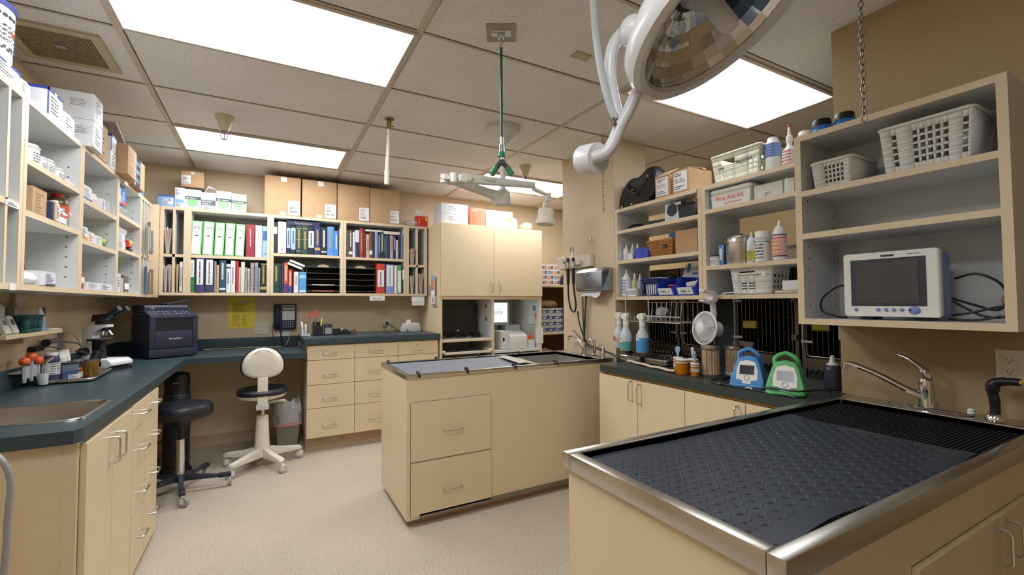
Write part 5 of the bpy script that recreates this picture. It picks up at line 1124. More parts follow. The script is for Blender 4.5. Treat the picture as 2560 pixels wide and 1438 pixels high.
# grey hose at the left edge
a = Vector((-0.682, 1.9, 0.844)); b_ = Vector((-0.663, 1.9, 0.778)); c_ = Vector((-0.666, 1.9, 0.668)); d_ = Vector((-0.671, 1.9, 0.509))
solo(MB(GREY).tube(spline([(a.x-.12, 1.96, a.z+.02), (a.x-.04, 1.93, a.z+.015), a, b_, c_, d_, (d_.x-.03, 1.9, .012)], 8), .008, 10), 'grey_hose', 'grey bent hose hanging at the left edge before the sink cabinet', 'hose')

# ---------------------------------------------------------------- seats, bin and fan under the desk
st = thing('stool', 'round black vinyl stool on castors beside the left drawers', 'stool', (-.515, 3.87, 0))
MB(BLKV).lathe([(0, .515), (.16, .515), (.185, .525), (.19, .55), (.187, .585), (.175, .603), (.14, .612), (0, .614)], 36).build('seat', st)
MB(BLK).cyl((0, 0, .46), (0, 0, .515), .055, .06, 18).build('seat_plate', st)
MB(CHROME).cyl((0, 0, .10), (0, 0, .365), .0255, n=20).build('column', st)
MB(BLK).cyl((0, 0, .365), (0, 0, .47), .018, n=16).build('piston', st)
MB(CHAR).cyl((0, 0, .075), (0, 0, .125), .04, .034, 20).build('hub', st)
def castor(par, x, y, rz, r=.03, tyre=GREY, fork=CHROME, wd=.018, zt=.075):
    b = MB(tyre).at((x, y, 0), (0, 0, rz)); b.lathe([(r*.5, -wd/2), (r*.92, -wd/2), (r, -wd*.3), (r, wd*.3), (r*.92, wd/2), (r*.5, wd/2)], 18, (.012, 0, r), (PI/2, 0, 0)); b.mat(BLK).cyl((.012, -wd*.4, r), (.012, wd*.4, r), r*.55, n=14)
    b.mat(fork).box(-.008, .02, -wd*.75, -wd*.55, r*.7, r*1.9).box(-.008, .02, wd*.55, wd*.75, r*.7, r*1.9).cyl((0, 0, r*1.7), (0, 0, zt), .009, n=10)
    return b.build('castor', par)
for k in range(5):
    a = math.radians(-80+72*k); c_, s_ = math.cos(a), math.sin(a); L = .30
    b = MB(CHAR).at((0, 0, 0), (0, 0, a)).prism([(.03, .075), (L-.03, .073), (L-.03, .088), (L*.5, .102), (.03, .122)], -.014, .014, 'y'); b.mat(BLK).rbox(L-.07, L+.008, -.018, .018, .068, .098, .01)
    l_ = b.build('leg', st, bevel=.003)
    castor(st, L*c_, L*s_, a+.9+k)
ch = thing('task_chair', 'cream dental chair on castors with a rounded back, facing the desk', 'chair', (-.02, 4.165, 0))
CRP = mat('cream_plastic_shell', '#ded8ca', .3, var=.02)
SY2 = .04
seat = [(0, .555), (.15, .552), (.185, .565), (.19, .585), (.17, .605), (.10, .612), (0, .612)]
MB(BLKV).lathe(seat, 36, (0, .06, .01), None, 1, .95).build('seat', ch)
MB(CRP).lathe([(0, .515), (.09, .515), (.16, .535), (.18, .562), (.0, .562)], 32, (0, .06, .005), None, 1, .95).build('seat_shell', ch)
def dome(fy, inset, z0, z1, w):
    n = 18; pts = []
    for i in range(n+1):
        t = PI*i/n; pts.append((-(w-inset)*math.cos(t), z0+inset*.6+(z1-z0-inset)*(.38+.62*math.sin(t)) if False else z0+inset*.6+(z1-z0-inset*1.4)*(.40+.60*math.sin(t))))
    for i in range(1, n):
        t = PI*i/n; pts.append(((w-inset)*math.cos(t), z0+inset*.6+(z1-z0-inset*1.4)*(.40-.40*math.sin(t)**.75)))
    return pts
def backpad(name, m, layers, par):
    """stack of half-dome outlines along y giving a curved padded back"""
    vs = []; k = None
    for fy, ins in layers:
        p = dome(0, ins, .700, .952, .150); k = len(p); vs += [(x, fy, z) for x, z in p]
    fs = [[g*k+q, g*k+(q+1) % k, (g+1)*k+(q+1) % k, (g+1)*k+q] for g in range(len(layers)-1) for q in range(k)]
    fs += [list(range(k-1, -1, -1)), list(range((len(layers)-1)*k, len(layers)*k))]
    return MB(m).add(vs, fs).build(name, par, angle=50)
backpad('back_shell', CRP, [(-.085, .055), (-.080, .03), (-.066, .012), (-.045, .003), (-.03, .002)], ch)
backpad('back_cushion', BLKV, [(-.034, -.004), (-.03, -.010), (-.012, -.010), (.0, .002), (.006, .03)], ch)
bs = MB(CRP); ring = [(x*.70, -.0815-.0035, .738+(z-.700)*.78) for x, z in dome(0, .0, .700, .952, .150)][:19]
bs.tube([(x, y+abs(x)*.10, z) for x, y, z in ring], .004, 6); bs.build('back_moulding', ch)
MB(CRP).box(-.036, .036, -.105, -.088, .50, .72).build('back_post', ch, bevel=.004)
MB(LGREY).box(-.045, .045, -.115, -.04, .468, .505).box(-.03, .03, -.10, .08, .485, .515).build('tilt_bracket', ch, bevel=.004)
MB(CRP).tube(spline([(.03, .0, .50), (.09, .0, .505), (.16, -.02, .515)]), .008, 8).tube(spline([(.02, .03, .495), (.09, .04, .50), (.17, .03, .495)]), .008, 8).build('lever', ch)
MB(CHROME).cyl((0, .0, .38), (0, .0, .49), .014, n=14).build('piston', ch)
MB(CRP).lathe([(0, .085), (.062, .085), (.056, .12), (.05, .25), (.042, .40), (.036, .405), (0, .405)], 24).build('column', ch)
for k in range(5):
    a = math.radians(-62+72*k); L = .285
    MB(CRP).at((0, 0, 0), (0, 0, a)).prism([(.03, .07), (L*.6, .075), (L, .078), (L+.012, .09), (L, .108), (L*.55, .125), (.03, .155)], -.022, .022, 'y').build('leg', ch, bevel=.006)
    castor(ch, L*math.cos(a), L*math.sin(a), a+1.2+.9*k, .032, LGREY, CRP, .034, .085)
bn = thing('waste_bin', 'small taupe waste bin with a clear liner folded over a pink band', 'waste bin', (.178, 4.585, 0))
TP = mat('taupe_plastic', '#8b8370', .5)
MB(TP).prism([(-.078, 0), (.078, 0), (.105, .31), (-.105, .31)], -.08, .08, 'y').build('bucket', bn, bevel=.012)
LN = mat('cloudy_liner', '#dcdfe6', .3, alpha=.72, var=.06)
def liner(u, v):
    a = 2*PI*u; k = 1+.035*math.sin(7*a+5*v)+.025*math.sin(13*a); s = 1.05 if v < .5 else 1.0
    w = (.112+.004*math.sin(9*a))*k*(1-.22*max(0, v-.55)); ca, sa = math.cos(a), math.sin(a); p = (abs(ca)**4+abs(sa)**4)**-.25
    return (w*p*ca, .088/.112*w*p*sa, .215+.20*v+.02*math.sin(3*a)*v+.012*math.sin(11*a+2*v)*v)
MB(LN).grid(liner, 60, 8).build('liner', bn, angle=80)
MB(mat('pink_liner_band', '#dba8a4', .5, alpha=.9)).grid(lambda u, v: tuple(c*(1.012 if i < 2 else 1) for i, c in enumerate(liner(u, v*.15-.04))), 60, 2).build('pink_band', bn, angle=80)
fn = thing('tower_heater', 'black round tower fan heater standing under the desk', 'fan', (-.60, 4.30, 0))
MB(BLK).lathe([(0, 0), (.10, 0), (.105, .02), (.095, .04), (.085, .06), (.083, .62), (.079, .64), (.079, .665), (.083, .675), (.083, .73), (.078, .76), (.06, .772), (0, .775)], 28).build('housing', fn)
b = MB(CHAR)
for k in range(30): b.lathe([(.084, .09+.0175*k), (.0875, .094+.0175*k), (.0875, .099+.0175*k), (.084, .103+.0175*k)], 28)
b.build('grille', fn); MB(GREY).box(-.02, .02, -.0845, -.082, .70, .705).build('badge', fn)
(MB(BLK).tube(spline([(-.66, 4.24, .30), (-.74, 4.30, .20), (-.72, 4.40, .08), (-.78, 4.50, .008), (-.95, 4.60, .008)]), .004, 6)).build('power_cord', fn, True)

# ---------------------------------------------------------------- tall cabinet: top and niches
TT = 2.128
GC = 'cartons on the tall cabinet'
def tcart(label, x0, x1, z0, h, m, D=.2, y=4.36, **kw): return carton(label, ((x0+x1)/2, y+D/2, z0), x1-x0, D, h, m, 0, GC, tape=False, **kw)
for k, lb in enumerate(('lower of two wide white cartons on the tall cabinet', 'upper of two wide white cartons on the tall cabinet')):
    o = tcart(lb, 1.57, 1.87, TT+.108*k, .107, SIL, .25); decal(o, 'print', 'f', .3, .25, .107, .25, .75, .3, .85, SIL, 3, INKG, (.3, .8))
CORD = mat('coral_carton', '#e8694a', .55)
o = tcart('coral red carton on the tall cabinet', 1.89, 2.07, TT, .195, CORD, .15); decal(o, 'print', 'f', .18, .15, .195, .1, .7, .8, .92, CORD, 2, mat('pale_coral', '#f5b8a4', .6))
o = tcart('plain white carton right of the coral carton', 2.085, 2.245, TT, .19, SIL, .16); decal(o, 'print', 'f', .16, .16, .19, .1, .6, .25, .4, SIL, 2, INKG)
o = tcart('white carton with an orange patch and a blue foot', 2.255, 2.415, TT, .19, SIL, .16); decal(o, 'orange_patch', 'f', .16, .16, .19, .6, .85, .42, .62, mat('peach_orange', '#e89a50', .6)); decal(o, 'blue_foot', 'f', .16, .16, .19, 0, .58, 0, .22, LBLUE)
bag('crumpled clear bag on the tall cabinet beside the blue footed carton', (2.475, 4.45, TT), .04, .05, .14, FILM, 12)
bag('coral and clear bag of supplies at the right end of the tall cabinet top', (2.645, 4.45, TT), .08, .06, .105, mat('pinkish_film', '#f0a394', .35, alpha=.85, var=.3, scale=40), 17)
# monitor niche
NX, NZ = 1.545, .926
mo = thing('computer_monitor', 'black flat computer monitor in the left niche of the tall cabinet', 'monitor', (1.84, 4.60, NZ))
MB(BLK).rbox(-.235, .235, -.02, .02, .06, .36, .008, 3, 'y').build('bezel', mo); MB(BLKG).box(-.215, .215, -.0215, -.02, .085, .345).build('screen', mo)
MB(BLK).box(-.04, .04, .0, .03, .01, .10).build('neck', mo); MB(BLK).lathe([(0, 0), (.12, 0), (.115, .012), (0, .016)], 26, (0, .02, 0), None, 1, .7).build('stand', mo)
MB(PAPER).lathe([(0, 0), (.009, 0), (.009, .001), (0, .001)], 14, (.0, -.0215, .075), (PI/2, 0, 0)).build('logo_dot', mo); text('HP', .016, PAPER, mo, (-.20, -.022, .335))
solo(MB(BLK).rbox(-.05, .05, -.025, .025, 0, .02, .008).rbox(-.02, .06, .02, .06, 0, .045, .01), 'black_mouse', 'black mouse and lead lying right of the monitor stand', 'mouse', (2.03, 4.52, NZ))
kt = thing('keyboard_tray', 'cream pull out keyboard tray under the monitor', 'tray', (1.83, 4.30, .78))
MB(WHT).box(-.268, .262, -.05, .35, 0, .012).build('board', kt); m = MB(mat('tray_lip', '#d8d3bf', .4)); m.box(-.268, .262, -.056, -.046, 0, .026).box(-.268, -.258, -.056, .2, .0, .042).box(.252, .262, -.056, .2, .0, .042); m.build('lip', kt, bevel=.002)
kb = thing('keyboard', 'black keyboard lying on the pull out tray', 'keyboard', (1.82, 4.40, .7925))
MB(BLK).rbox(-.21, .21, -.07, .07, 0, .016, .008).build('case', kb); m = MB(CHAR)
for i in range(18):
    for j in range(5): x = -.2+.0225*i; y = -.06+.024*j; m.box(x, x+.018, y, y+.018, .016, .020)
m.build('keys', kb)
solo(MB(BLK).rbox(-.20, .20, -.17, .17, 0, .055, .006, 3, 'y').mat(CHAR).box(-.18, .18, -.1715, -.17, .015, .045), 'computer_case', 'black computer case lying flat below the keyboard shelf', 'computer', (1.80, 4.56, .7215))
for z, lb in ((1.24, 'upper'), (1.10, 'lower')):
    o = solo(MB(PAPER).box(-.03, .03, -.001, 0, 0, .05), 'photo_print', lb+' of two little pictures taped inside the monitor niche', 'picture', (2.116, 4.44, z), -R90); MB(mat('photo_tone', '#6d6058', .6, var=.4, scale=80)).box(-.026, .026, -.0016, -.001, .004, .046).build('image', o)
# analyser niche
NZ2 = .786
sc2 = thing('touch_screen', 'white touch screen terminal half hidden by the niche divider', 'monitor', (2.37, 4.74, NZ2))
MB(LGREY).rbox(-.19, .19, -.02, .02, .25, .53, .01, 3, 'y').build('bezel', sc2); MB(mat('lit_pale_screen', '#cfe6ee', .3, emit=.9)).box(-.16, .16, -.0215, -.02, .285, .515).build('screen', sc2)
MB(GREY).box(-.04, .04, 0, .05, 0, .27).box(-.1, .1, -.05, .1, 0, .015).build('stand', sc2); text('IDEXX', .06, mat('slate_teal', '#5c98a6', .5), sc2, (.005, -.022, .40), sx=1.1)
an = thing('analyser', 'white desktop laboratory analyser in the right niche', 'analyser', (2.45, 4.50, NZ2))
AW = mat('analyser_white', '#d6d5d0', .35)
b = MB(AW).prism([(-.18, 0), (.16, 0), (.16, .14), (.10, .185), (-.07, .20), (-.18, .20)], -.12, .12, 'y'); b.build('body', an, bevel=.01)
b = MB(AW).prism([(-.165, .004), (-.165, .14), (-.16, .15), (-.02, .205), (-.02, .004)], -.09, .13, 'x'); b.build('hood', an, bevel=.006); MB(BLK).lathe([(0, 0), (.012, 0), (.012, .002), (0, .002)], 16, (-.15, -.121, .11), (PI/2, 0, 0), 1, 1.8).build('port', an)
carton('white analyser carton standing behind the desktop analyser', (2.60, 4.80, NZ2), .2, .18, .25, SIL, tape=False)
carton('small white consumables carton at the right of the analyser', (2.66, 4.44, NZ2), .09, .12, .095, SIL, tape=False)
solo(MB(ORANGE).prism([(-.04, 0), (.045, 0), (.04, .02), (.01, .045), (-.04, .04)], -.04, .04, 'y'), 'orange_scoop', 'orange red tub on the small white carton', 'tub', (2.655, 4.44, NZ2+.0965), bevel=.004)
ww = 2.728
for y, z, w, h, m, lb in ((4.40, 1.235, .055, .06, mat('denim_blue_card', '#3f6fa8', .6), 'blue square card on the right niche wall'), (4.375, 1.155, .03, .065, RED, 'red tab card below the blue card'), (4.345, 1.06, .05, .12, mat('pale_yellow_card', '#dcd8b0', .7), 'pale yellow note on the right niche wall'), (4.47, 1.10, .12, .13, PAPER, 'white form with a dark line on the right niche wall')):
    o = solo(MB(m).box(-w/2, w/2, -.001, 0, -h/2, h/2), 'wall_card', lb, 'card', (ww-.0017, y+.02, z), -R90, 'cards on the niche wall')
    if 'form' in lb: plines(MB(INK), (0, 0, 0), (1, 0, 0), (0, 0, 1), .01, .01, 1, INK); MB(INK).box(-w/2, w/2, -.0016, -.001, h*.40, h*.44).box(-w/2, w/2, -.0016, -.001, -h*.44, -h*.40).build('rule', o)
solo(MB(PAPER).box(-.05, .05, -.001, .0, -.09, .09), 'paper_sheet', 'white sheet hanging on the right front edge of the tall cabinet', 'sheet', (2.715, 4.294, .93))
# ---------------------------------------------------------------- stock shelves in the nook behind the column
ns = thing('stock_shelves', 'cream stock shelves in the nook behind the column', 'shelf unit', (2.765, 4.56, 0))
for z in (1.52, .935, .40): MB(LAM).box(0, .84, 0, .405, z-.024, z).build('shelf', ns)
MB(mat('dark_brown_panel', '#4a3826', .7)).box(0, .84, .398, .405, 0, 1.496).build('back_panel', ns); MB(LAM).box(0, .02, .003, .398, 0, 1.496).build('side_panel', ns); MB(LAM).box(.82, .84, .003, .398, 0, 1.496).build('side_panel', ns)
rr = random.Random(21); ORP = mat('orange_print', '#e0803a', .6)
def stock(x, z, w, h, inks, lb, g, m=SIL):
    o = carton(lb, (x, 4.57+.09, z), w, .16, h, m, 0, g, tape=False, seam=False)
    decal(o, 'printed_band', 'f', w, .16, h, .05, .6, .15, .7, inks[0], 1, PAPER, (.5, .9)); decal(o, 'printed_patch', 'f', w, .16, h, .65, .95, .2, .8, inks[1]); return o
ORD = ('bottom', 'second', 'third', 'top'); COLN = ('leftmost', 'left middle', 'right middle', 'rightmost')
for c in range(3):
    x = 2.965+.095*c
    for r in range(4):
        stock(x, 1.521+.062*r, .09, .061, (ORP, INKB) if (r+c) % 3 else (INKB, ORP), 'white and orange supply box on the upper nook shelf, %s layer, %s pile' % (ORD[r], COLN[c]), 'supply boxes on the upper nook shelf')
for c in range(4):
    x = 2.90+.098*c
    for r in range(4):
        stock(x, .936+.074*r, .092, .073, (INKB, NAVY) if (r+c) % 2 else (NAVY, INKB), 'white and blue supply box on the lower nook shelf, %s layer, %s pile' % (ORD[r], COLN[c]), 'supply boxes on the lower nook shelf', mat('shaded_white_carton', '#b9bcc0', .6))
bag('tan sack lying on top of the lower nook boxes', (3.10, 4.72, .936+.298), .13, .09, .10, mat('tan_sack', '#8f7850', .8), 31)
bag('white and orange sack low in the nook', (3.05, 4.70, .401), .17, .10, .32, mat('white_sack', '#c9c4bc', .7, var=.1), 33); bag('dark green sack at the left of the nook floor shelf', (2.88, 4.66, .401), .06, .07, .28, DGREEN, 35)
solo(MB(NAVY).prism([(-.05, .0), (.0, 0), (.04, .16), (-.03, .10)], -.01, .01, 'y'), 'navy_folder', 'navy folder leaning against the upper nook boxes', 'folder', (3.265, 4.60, 1.521))
solo(MB(mat('blue_grey_cloth', '#4a5878', .8)).prism([(-.05, 0), (.05, 0), (.06, .42), (-.02, .45)], -.03, .03, 'y'), 'hanging_apron', 'blue grey cloth hanging at the right of the nook shelves', 'cloth', (3.27, 4.50, .52), bevel=.015)
ns2 = None

# ---------------------------------------------------------------- column wall
CX = 2.299
ot = thing('diagnostic_set', 'ivory wall mounted otoscope set with two black corded handles', 'medical device', (CX, 3.0, 1.642), -R90)
MB(IVORY).rbox(-.22, -.10, -.075, 0, -.05, .048, .006, 3, 'y').build('charger', ot); MB(IVORY).box(-.115, .19, -.035, 0, -.052, .05).build('wall_plate', ot, bevel=.004); MB(IVORY).box(-.05, .08, -.065, -.035, -.03, .005).build('cradle', ot, bevel=.004); MB(BLK).box(-.125, -.105, -.076, -.075, -.012, .012).build('window', ot)
for x, tz in ((-.06, 0), (.015, .07)):
    b = MB(BLK).cyl((x, -.075, -.19), (x, -.075, -.055), .012, .015, 12).mat(CHROME).cyl((x, -.075, -.055), (x, -.075, .0), .0105, n=12).mat(BLK).cyl((x, -.075, .0), (x, -.075, .03), .012, n=12)
    if tz: b.mat(CHROME).cyl((x, -.075, .03), (x-.012, -.075, .085), .008, n=10).mat(BLK).tube([(x-.02+.02*math.cos(t), -.075, .10+.02*math.sin(t)) for t in [2*PI*k/14 for k in range(14)]], .0025, 6, True)
    b.build('handle', ot)
MB(BLK).tube(spline([(-.06, -.075, -.19), (-.062, -.07, -.30), (-.04, -.06, -.40), (-.0, -.055, -.415), (.025, -.06, -.36), (.02, -.07, -.26), (.015, -.075, -.19)]), .0075, 8).build('cord', ot)
(MB(BLK).tube(spline([(CX-.06, 2.955, 1.23), (CX-.05, 2.93, 1.10), (CX-.03, 2.87, .97), (CX-.016, 2.80, .95), (CX-.014, 2.70, .93), (CX-.014, 2.60, .915), (2.25, 2.50, .90), (2.26, 2.45, .893), (2.31, 2.44, .893), (2.33, 2.47, .90)]), .0055, 8)).build('power_lead', ot, True)
for k, y in enumerate((2.925, 2.875)):
    (MB(BLK).tube(helix((CX-.03, y, 1.37), (CX-.045, 2.885+.01*k, .945), .0085, 46), .0022, 5)).build('coiled_cord', ot, True)
dp = thing('towel_dispenser', 'stainless steel paper towel dispenser on the column', 'dispenser', (CX, 2.742, 1.392), -R90)
b = MB(mat('dispenser_steel', '#a7aeb8', .22, 1., aniso=True)).prism([(0, 0), (-.105, .0), (-.115, .012), (-.115, .145), (-.085, .175), (0, .175)], -.16, .16, 'x'); b.build('case', dp, bevel=.004)
MB(BLK).cyl((.0, -.117, .12), (.0, -.114, .12), .008).build('lock', dp); MB(STEELD).box(-.15, .15, -.11, -.01, -.004, .0).build('slot', dp)
solo(MB(PAPER).grid(lambda u, v: (-.11+.22*u, -.085-.05*v*v+.02*math.sin(3*u)*v, -.004-.07*v*(1-.35*v)-.03*v*(1-u)*0+.01*math.sin(4*u)*v), 8, 8), 'paper_towel', 'white paper towel pulled from the steel dispenser', 'paper towel', (CX, 2.742, 1.392), -R90, angle=80)
hk = solo(MB(IVORY).box(-.012, .012, -.004, 0, -.035, .035).mat(CHROME).tube(spline([(0, -.004, -.01), (0, -.02, -.025), (0, -.03, -.01), (0, -.03, .01)]), .003, 6), 'coat_hook', 'small hook on the column above the dispenser', 'hook', (CX, 2.85, 1.81), -R90)
def chain(p0, p1, label, pitch=.026, r=.0028):
    p0, p1 = Vector(p0), Vector(p1); n = int((p1-p0).length/pitch); m = MB(STEELD)
    for k in range(n):
        c = p0.lerp(p1, (k+.5)/n); L = pitch*.62
        ring = [(L*math.cos(t), .0075*math.sin(t)) for t in [2*PI*q/10 for q in range(10)]]
        m.tube([(c.x+(w if k % 2 else 0), c.y+(0 if k % 2 else w), c.z+u) for u, w in ring], r*.8, 5, True)
    m.tube(arc((p0.x, p0.y, p0.z+.006), .012, 200, 520, 10), .003, 6)
    return solo(m, 'hanging_chain', label, 'chain')
chain((2.19, 2.56, H-.012), (2.19, 2.56, 1.97), 'thin steel chain hanging by the column behind the surgical lamp')
chain((1.88, .775, H-.012), (1.88, .775, 1.95), 'thin steel chain hanging in front of the monitor shelf unit')

# ---------------------------------------------------------------- island top
sheet = MB(mat('grey_rubber_sheet', '#6b6f78', .55, var=.08, scale=8))
def sag(u, v):
    x = IX0+.045+.86*u; y = IY0+.045+(ID-.09)*v; e = math.sin(PI*u)*math.sin(PI*v)
    return (x, y, .876-.018*e+.006*abs(math.sin(3*PI*u))*(1-abs(2*v-1))-.006*(1-abs(2*v-1)))
solo(sheet.grid(sag, 24, 12), 'rubber_sheet', 'grey rubber sheet stretched over the left part of the island tub', 'sheet', angle=60)
solo(MB(mat('pale_towel', '#b9b4a6', .9)).grid(lambda u, v: (IX0+.80+.20*u+.06*v, IY0+.07+.44*v, .889-.03*u*u+.004*math.sin(6*u)), 10, 8), 'towel', 'pale towel lying at the end of the grey rubber sheet', 'towel', solid=.003)
cl = MB(BLK).tube(spline([(0, -.03, -.022), (0, -.024, .004), (0, .0, .012), (0, .02, .008), (0, .026, -.01)]), .005, 8).rbox(-.009, .009, -.012, .012, .004, .014, .004)
first = None
for k, (x, y, lb) in enumerate(((.79, IY0+.016, 'front rim, nearest the left corner'), (1.10, IY0+.016, 'front rim, second from the left corner'), (1.44, IY0+.016, 'front rim, third from the left corner'), (1.77, IY0+.016, 'front rim, rightmost'), (.76, IY1-.016, 'back rim, nearest the left corner'), (1.115, IY1-.016, 'back rim, second from the left corner'), (1.465, IY1-.016, 'back rim, third from the left corner'), (1.825, IY1-.016, 'back rim, rightmost'))):
    lab = 'black clip on the island tub, '+lb
    if first is None: first = solo(cl, 'rim_clip', lab, 'clip', (x, y, .886), 0, 'black clips round the island tub rim')
    else: dup(first, (x, y, .886), 0 if k < 4 else PI, lab)
fc = thing('island_faucet', 'chrome faucet with curved spout and lever at the column end of the island', 'faucet', (2.232, 2.86, .886))
MB(CHROME).lathe([(0, 0), (.024, 0), (.022, .02), (.016, .05), (.018, .08), (0, .085)], 18).build('body', fc)
MB(CHROME).tube(spline([(0, .0, .05), (-.01, .06, .10), (-.02, .13, .135), (-.03, .17, .13), (-.03, .18, .105)]), .011, 10).build('spout', fc); MB(CHROME).tube(spline([(0, 0, .08), (.0, .05, .12), (-.01, .10, .17), (-.02, .12, .185)]), [.012, .012, .012, .011, .011, .01, .01, .01, .009, .009, .009, .008, .008, .008, .008, .008, .007, .007, .007], 8).build('lever', fc)
sp2 = thing('side_tap', 'chrome side tap next to the island faucet', 'tap', (2.232, 2.735, .886)); MB(CHROME).lathe([(0, 0), (.024, 0), (.024, .012), (.012, .02), (.011, .10), (.016, .11), (.016, .125), (0, .13)], 16).build('body', sp2); MB(CHROME).tube(spline([(0, 0, .11), (-.02, .02, .13), (-.03, .03, .12)]), .007, 8).build('lever', sp2)
solo(MB(CHROME).lathe([(0, 0), (.016, 0), (.016, .008), (.009, .015), (.008, .045), (.012, .052), (.012, .07), (.005, .078), (0, .08)], 14), 'soap_pump', 'small chrome dispenser at the end of the island tub', 'dispenser', (2.232, 2.63, .886))

# ---------------------------------------------------------------- contents of the open shelves, left unit
RT = 1.999; A1, A2, A0 = [1.836, 1.611]+[MZ0+.026]; B1, B2 = [1.852, 1.515]
lb = MB(BLKV)
def bagfn(u, v):
    t = 2*PI*v; w = .20*(1-.12*u); d = .085*(1-.45*u); hgt = .245
    x = w*math.cos(t)*(abs(math.cos(t))**-.4 if abs(math.cos(t)) > .05 else 1)*.85; y = d*math.sin(t)*1.1
    z = hgt*u*(1+.18*x/.185*(u)-.10*math.cos(2*PI*(x/.37))*u)
    return (x*(1+.03*math.sin(9*t+6*u)), y*(1+.08*math.sin(5*t+7*u)), max(.001, z))
ol = [(-.185, .0), (-.20, .03), (-.195, .13), (-.15, .215), (-.09, .235), (-.03, .215), (.01, .24), (.06, .275), (.115, .272), (.15, .225), (.158, .12), (.155, 0)]
layers = [(-.085, .80, -.02), (-.10, .93, -.008), (-.085, 1., 0), (0, 1.02, .004), (.085, 1., 0), (.10, .9, 0)]
vs = [(-.02+(x+.02)*k, y*(1-.45*z/.28), max(.001, z*k+dz*(z > .05))) for y, k, dz in layers for x, z in ol]; no = len(ol)
lb.add(vs, [[g*no+q, g*no+(q+1) % no, (g+1)*no+(q+1) % no, (g+1)*no+q] for g in range(5) for q in range(no)]+[list(range(no-1, -1, -1)), list(range(5*no, 6*no))])
lbag = thing('leather_bag', 'black leather doctor bag on top of the right hand shelves', 'bag', (2.43, 2.365, RT), -R90)
lb.build('body', lbag, angle=50, sub=1); m = MB(BLKV).tube(spline([(-.12, -.06, .19), (-.08, -.085, .13), (0, -.10, .09), (.08, -.08, .16), (.10, -.06, .21)]), .008, 8); m.build('handle', lbag)
m = MB(BRASS); 
for x, z in ((-.15, .02), (-.05, .02), (-.06, .13), (.08, .20)): m.cyl((x, -.06, z), (x, -.103*(1-.45*z/.28), z), .008, n=12)
m.build('stud', lbag)
for k, (y, w, h, lbx) in enumerate(((2.105, .125, .145, 'brown carton with white labels and an open flap next to the leather bag'), (1.955, .13, .15, 'brown carton with a white label, right of the flapped one'))):
    o = carton(lbx, (2.42, y, RT), w, .22, h, CARD, -R90, 'brown cartons on the right hand shelf top', tape=False, flaps=.5 if k == 0 else .1)
    decal(o, 'white_label', 'f', w, .22, h, .1, .9, .1, .92, PAPER, 0); mb = MB(INK); plines(mb, (-w*.33, -.1115, h*.72), (1, 0, 0), (0, 0, 1), w*.66, h*.16, 2, INK); plines(mb, (-w*.33, -.1115, h*.45), (1, 0, 0), (0, 0, 1), w*.66, h*.2, 3, INKG, cols=2); plines(mb, (-w*.33, -.1115, h*.16), (1, 0, 0), (0, 0, 1), w*.66, h*.18, 2, INKB); mb.build('print', o)
bag('small white roll poking out behind the brown cartons', (2.50, 1.95, RT+.155), .02, .03, .03, PAPER, 2, name='paper_roll', cat='roll')
solo(MB(BRASS).tube(spline([(0, 0, .06), (.005, -.015, .03), (0, -.02, 0), (0, -.012, -.03), (.0, -.02, -.05)]), .0022, 6).tube([(.012*math.cos(t), -.02, -.03+.012*math.sin(t)) for t in [2*PI*k/12 for k in range(12)]], .0025, 6, True), 'hanging_wire_hook', 'small wire hook clipped on the shelf between the two open units', 'hook', (2.298, 1.815, 1.955), -R90)
G5 = 'things on the upper right hand shelf'
solo(crumple(MB(BLKV), (0, 0, 0), .08, .05, .022, 4, .25), 'black_straps', 'heap of black straps at the left of the upper right shelf', 'straps', (2.40, 2.435, A1+.001), -R90, angle=60)
o = solo(MB(BLKV).rbox(-.095, .095, -.06, .06, 0, .035, .015), 'black_pouch', 'flat black pouch beside the white card box', 'pouch', (2.42, 2.24, A1+.001), -R90+.15, bevel=.002)
o = carton('white box printed with a line drawn circle on the upper right shelf', (2.41, 2.065, A1+.001), .135, .10, .125, SIL, -R90, None, tape=False); mb = MB(INK); mb.lathe([(.040, 0), (.043, 0), (.043, .0006), (.040, .0006)], 26, (-.005, -.051, .078), (PI/2, 0, 0), 1, 1); mb.tube([(-.02, -.051, .06), (-.01, -.051, .09), (.0, -.051, .075), (.01, -.051, .10), (.02, -.051, .07), (.01, -.051, .055), (-.02, -.051, .06)], .0012, 4); mb.build('drawing', o); decal(o, 'print', 'f', .135, .10, .125, .1, .9, .04, .25, SIL, 3, INKG); MB(INKB).box(.0678, .0684, -.048, .048, .004, .121).build('blue_end', o)
o = thing('black_tub', 'black plastic tub at the right of the upper right shelf', 'tub', (2.40, 1.925, A1+.001), -R90); MB(BLK).prism([(-.065, 0), (.065, 0), (.078, .085), (-.078, .085)], -.07, .07, 'y').build('body', o, bevel=.008); MB(BLK).rbox(-.084, .084, -.076, .076, .085, .095, .012).build('rim', o)
G6 = 'things on the middle right hand shelf'
for k, (y, nm) in enumerate(((2.505, 'first of three small clear squeeze bottles on the middle right shelf'), (2.44, 'second of three small clear squeeze bottles on the middle right shelf'), (2.39, 'third of three small clear squeeze bottles on the middle right shelf'))):
    bottle(nm, (2.36, y, A2+.001), .13 if k == 0 else .12, .024 if k == 0 else .02, WPL if k == 0 else FROST, WPL, tip=1, ch=.26, sh=.8, lab=None, group='small squeeze bottles on the middle right shelf', rz=-R90)
o = carton('tiny white card in front of the clear squeeze bottles', (2.332, 2.435, A2+.001), .05, .01, .05, SIL, -R90, tape=False)
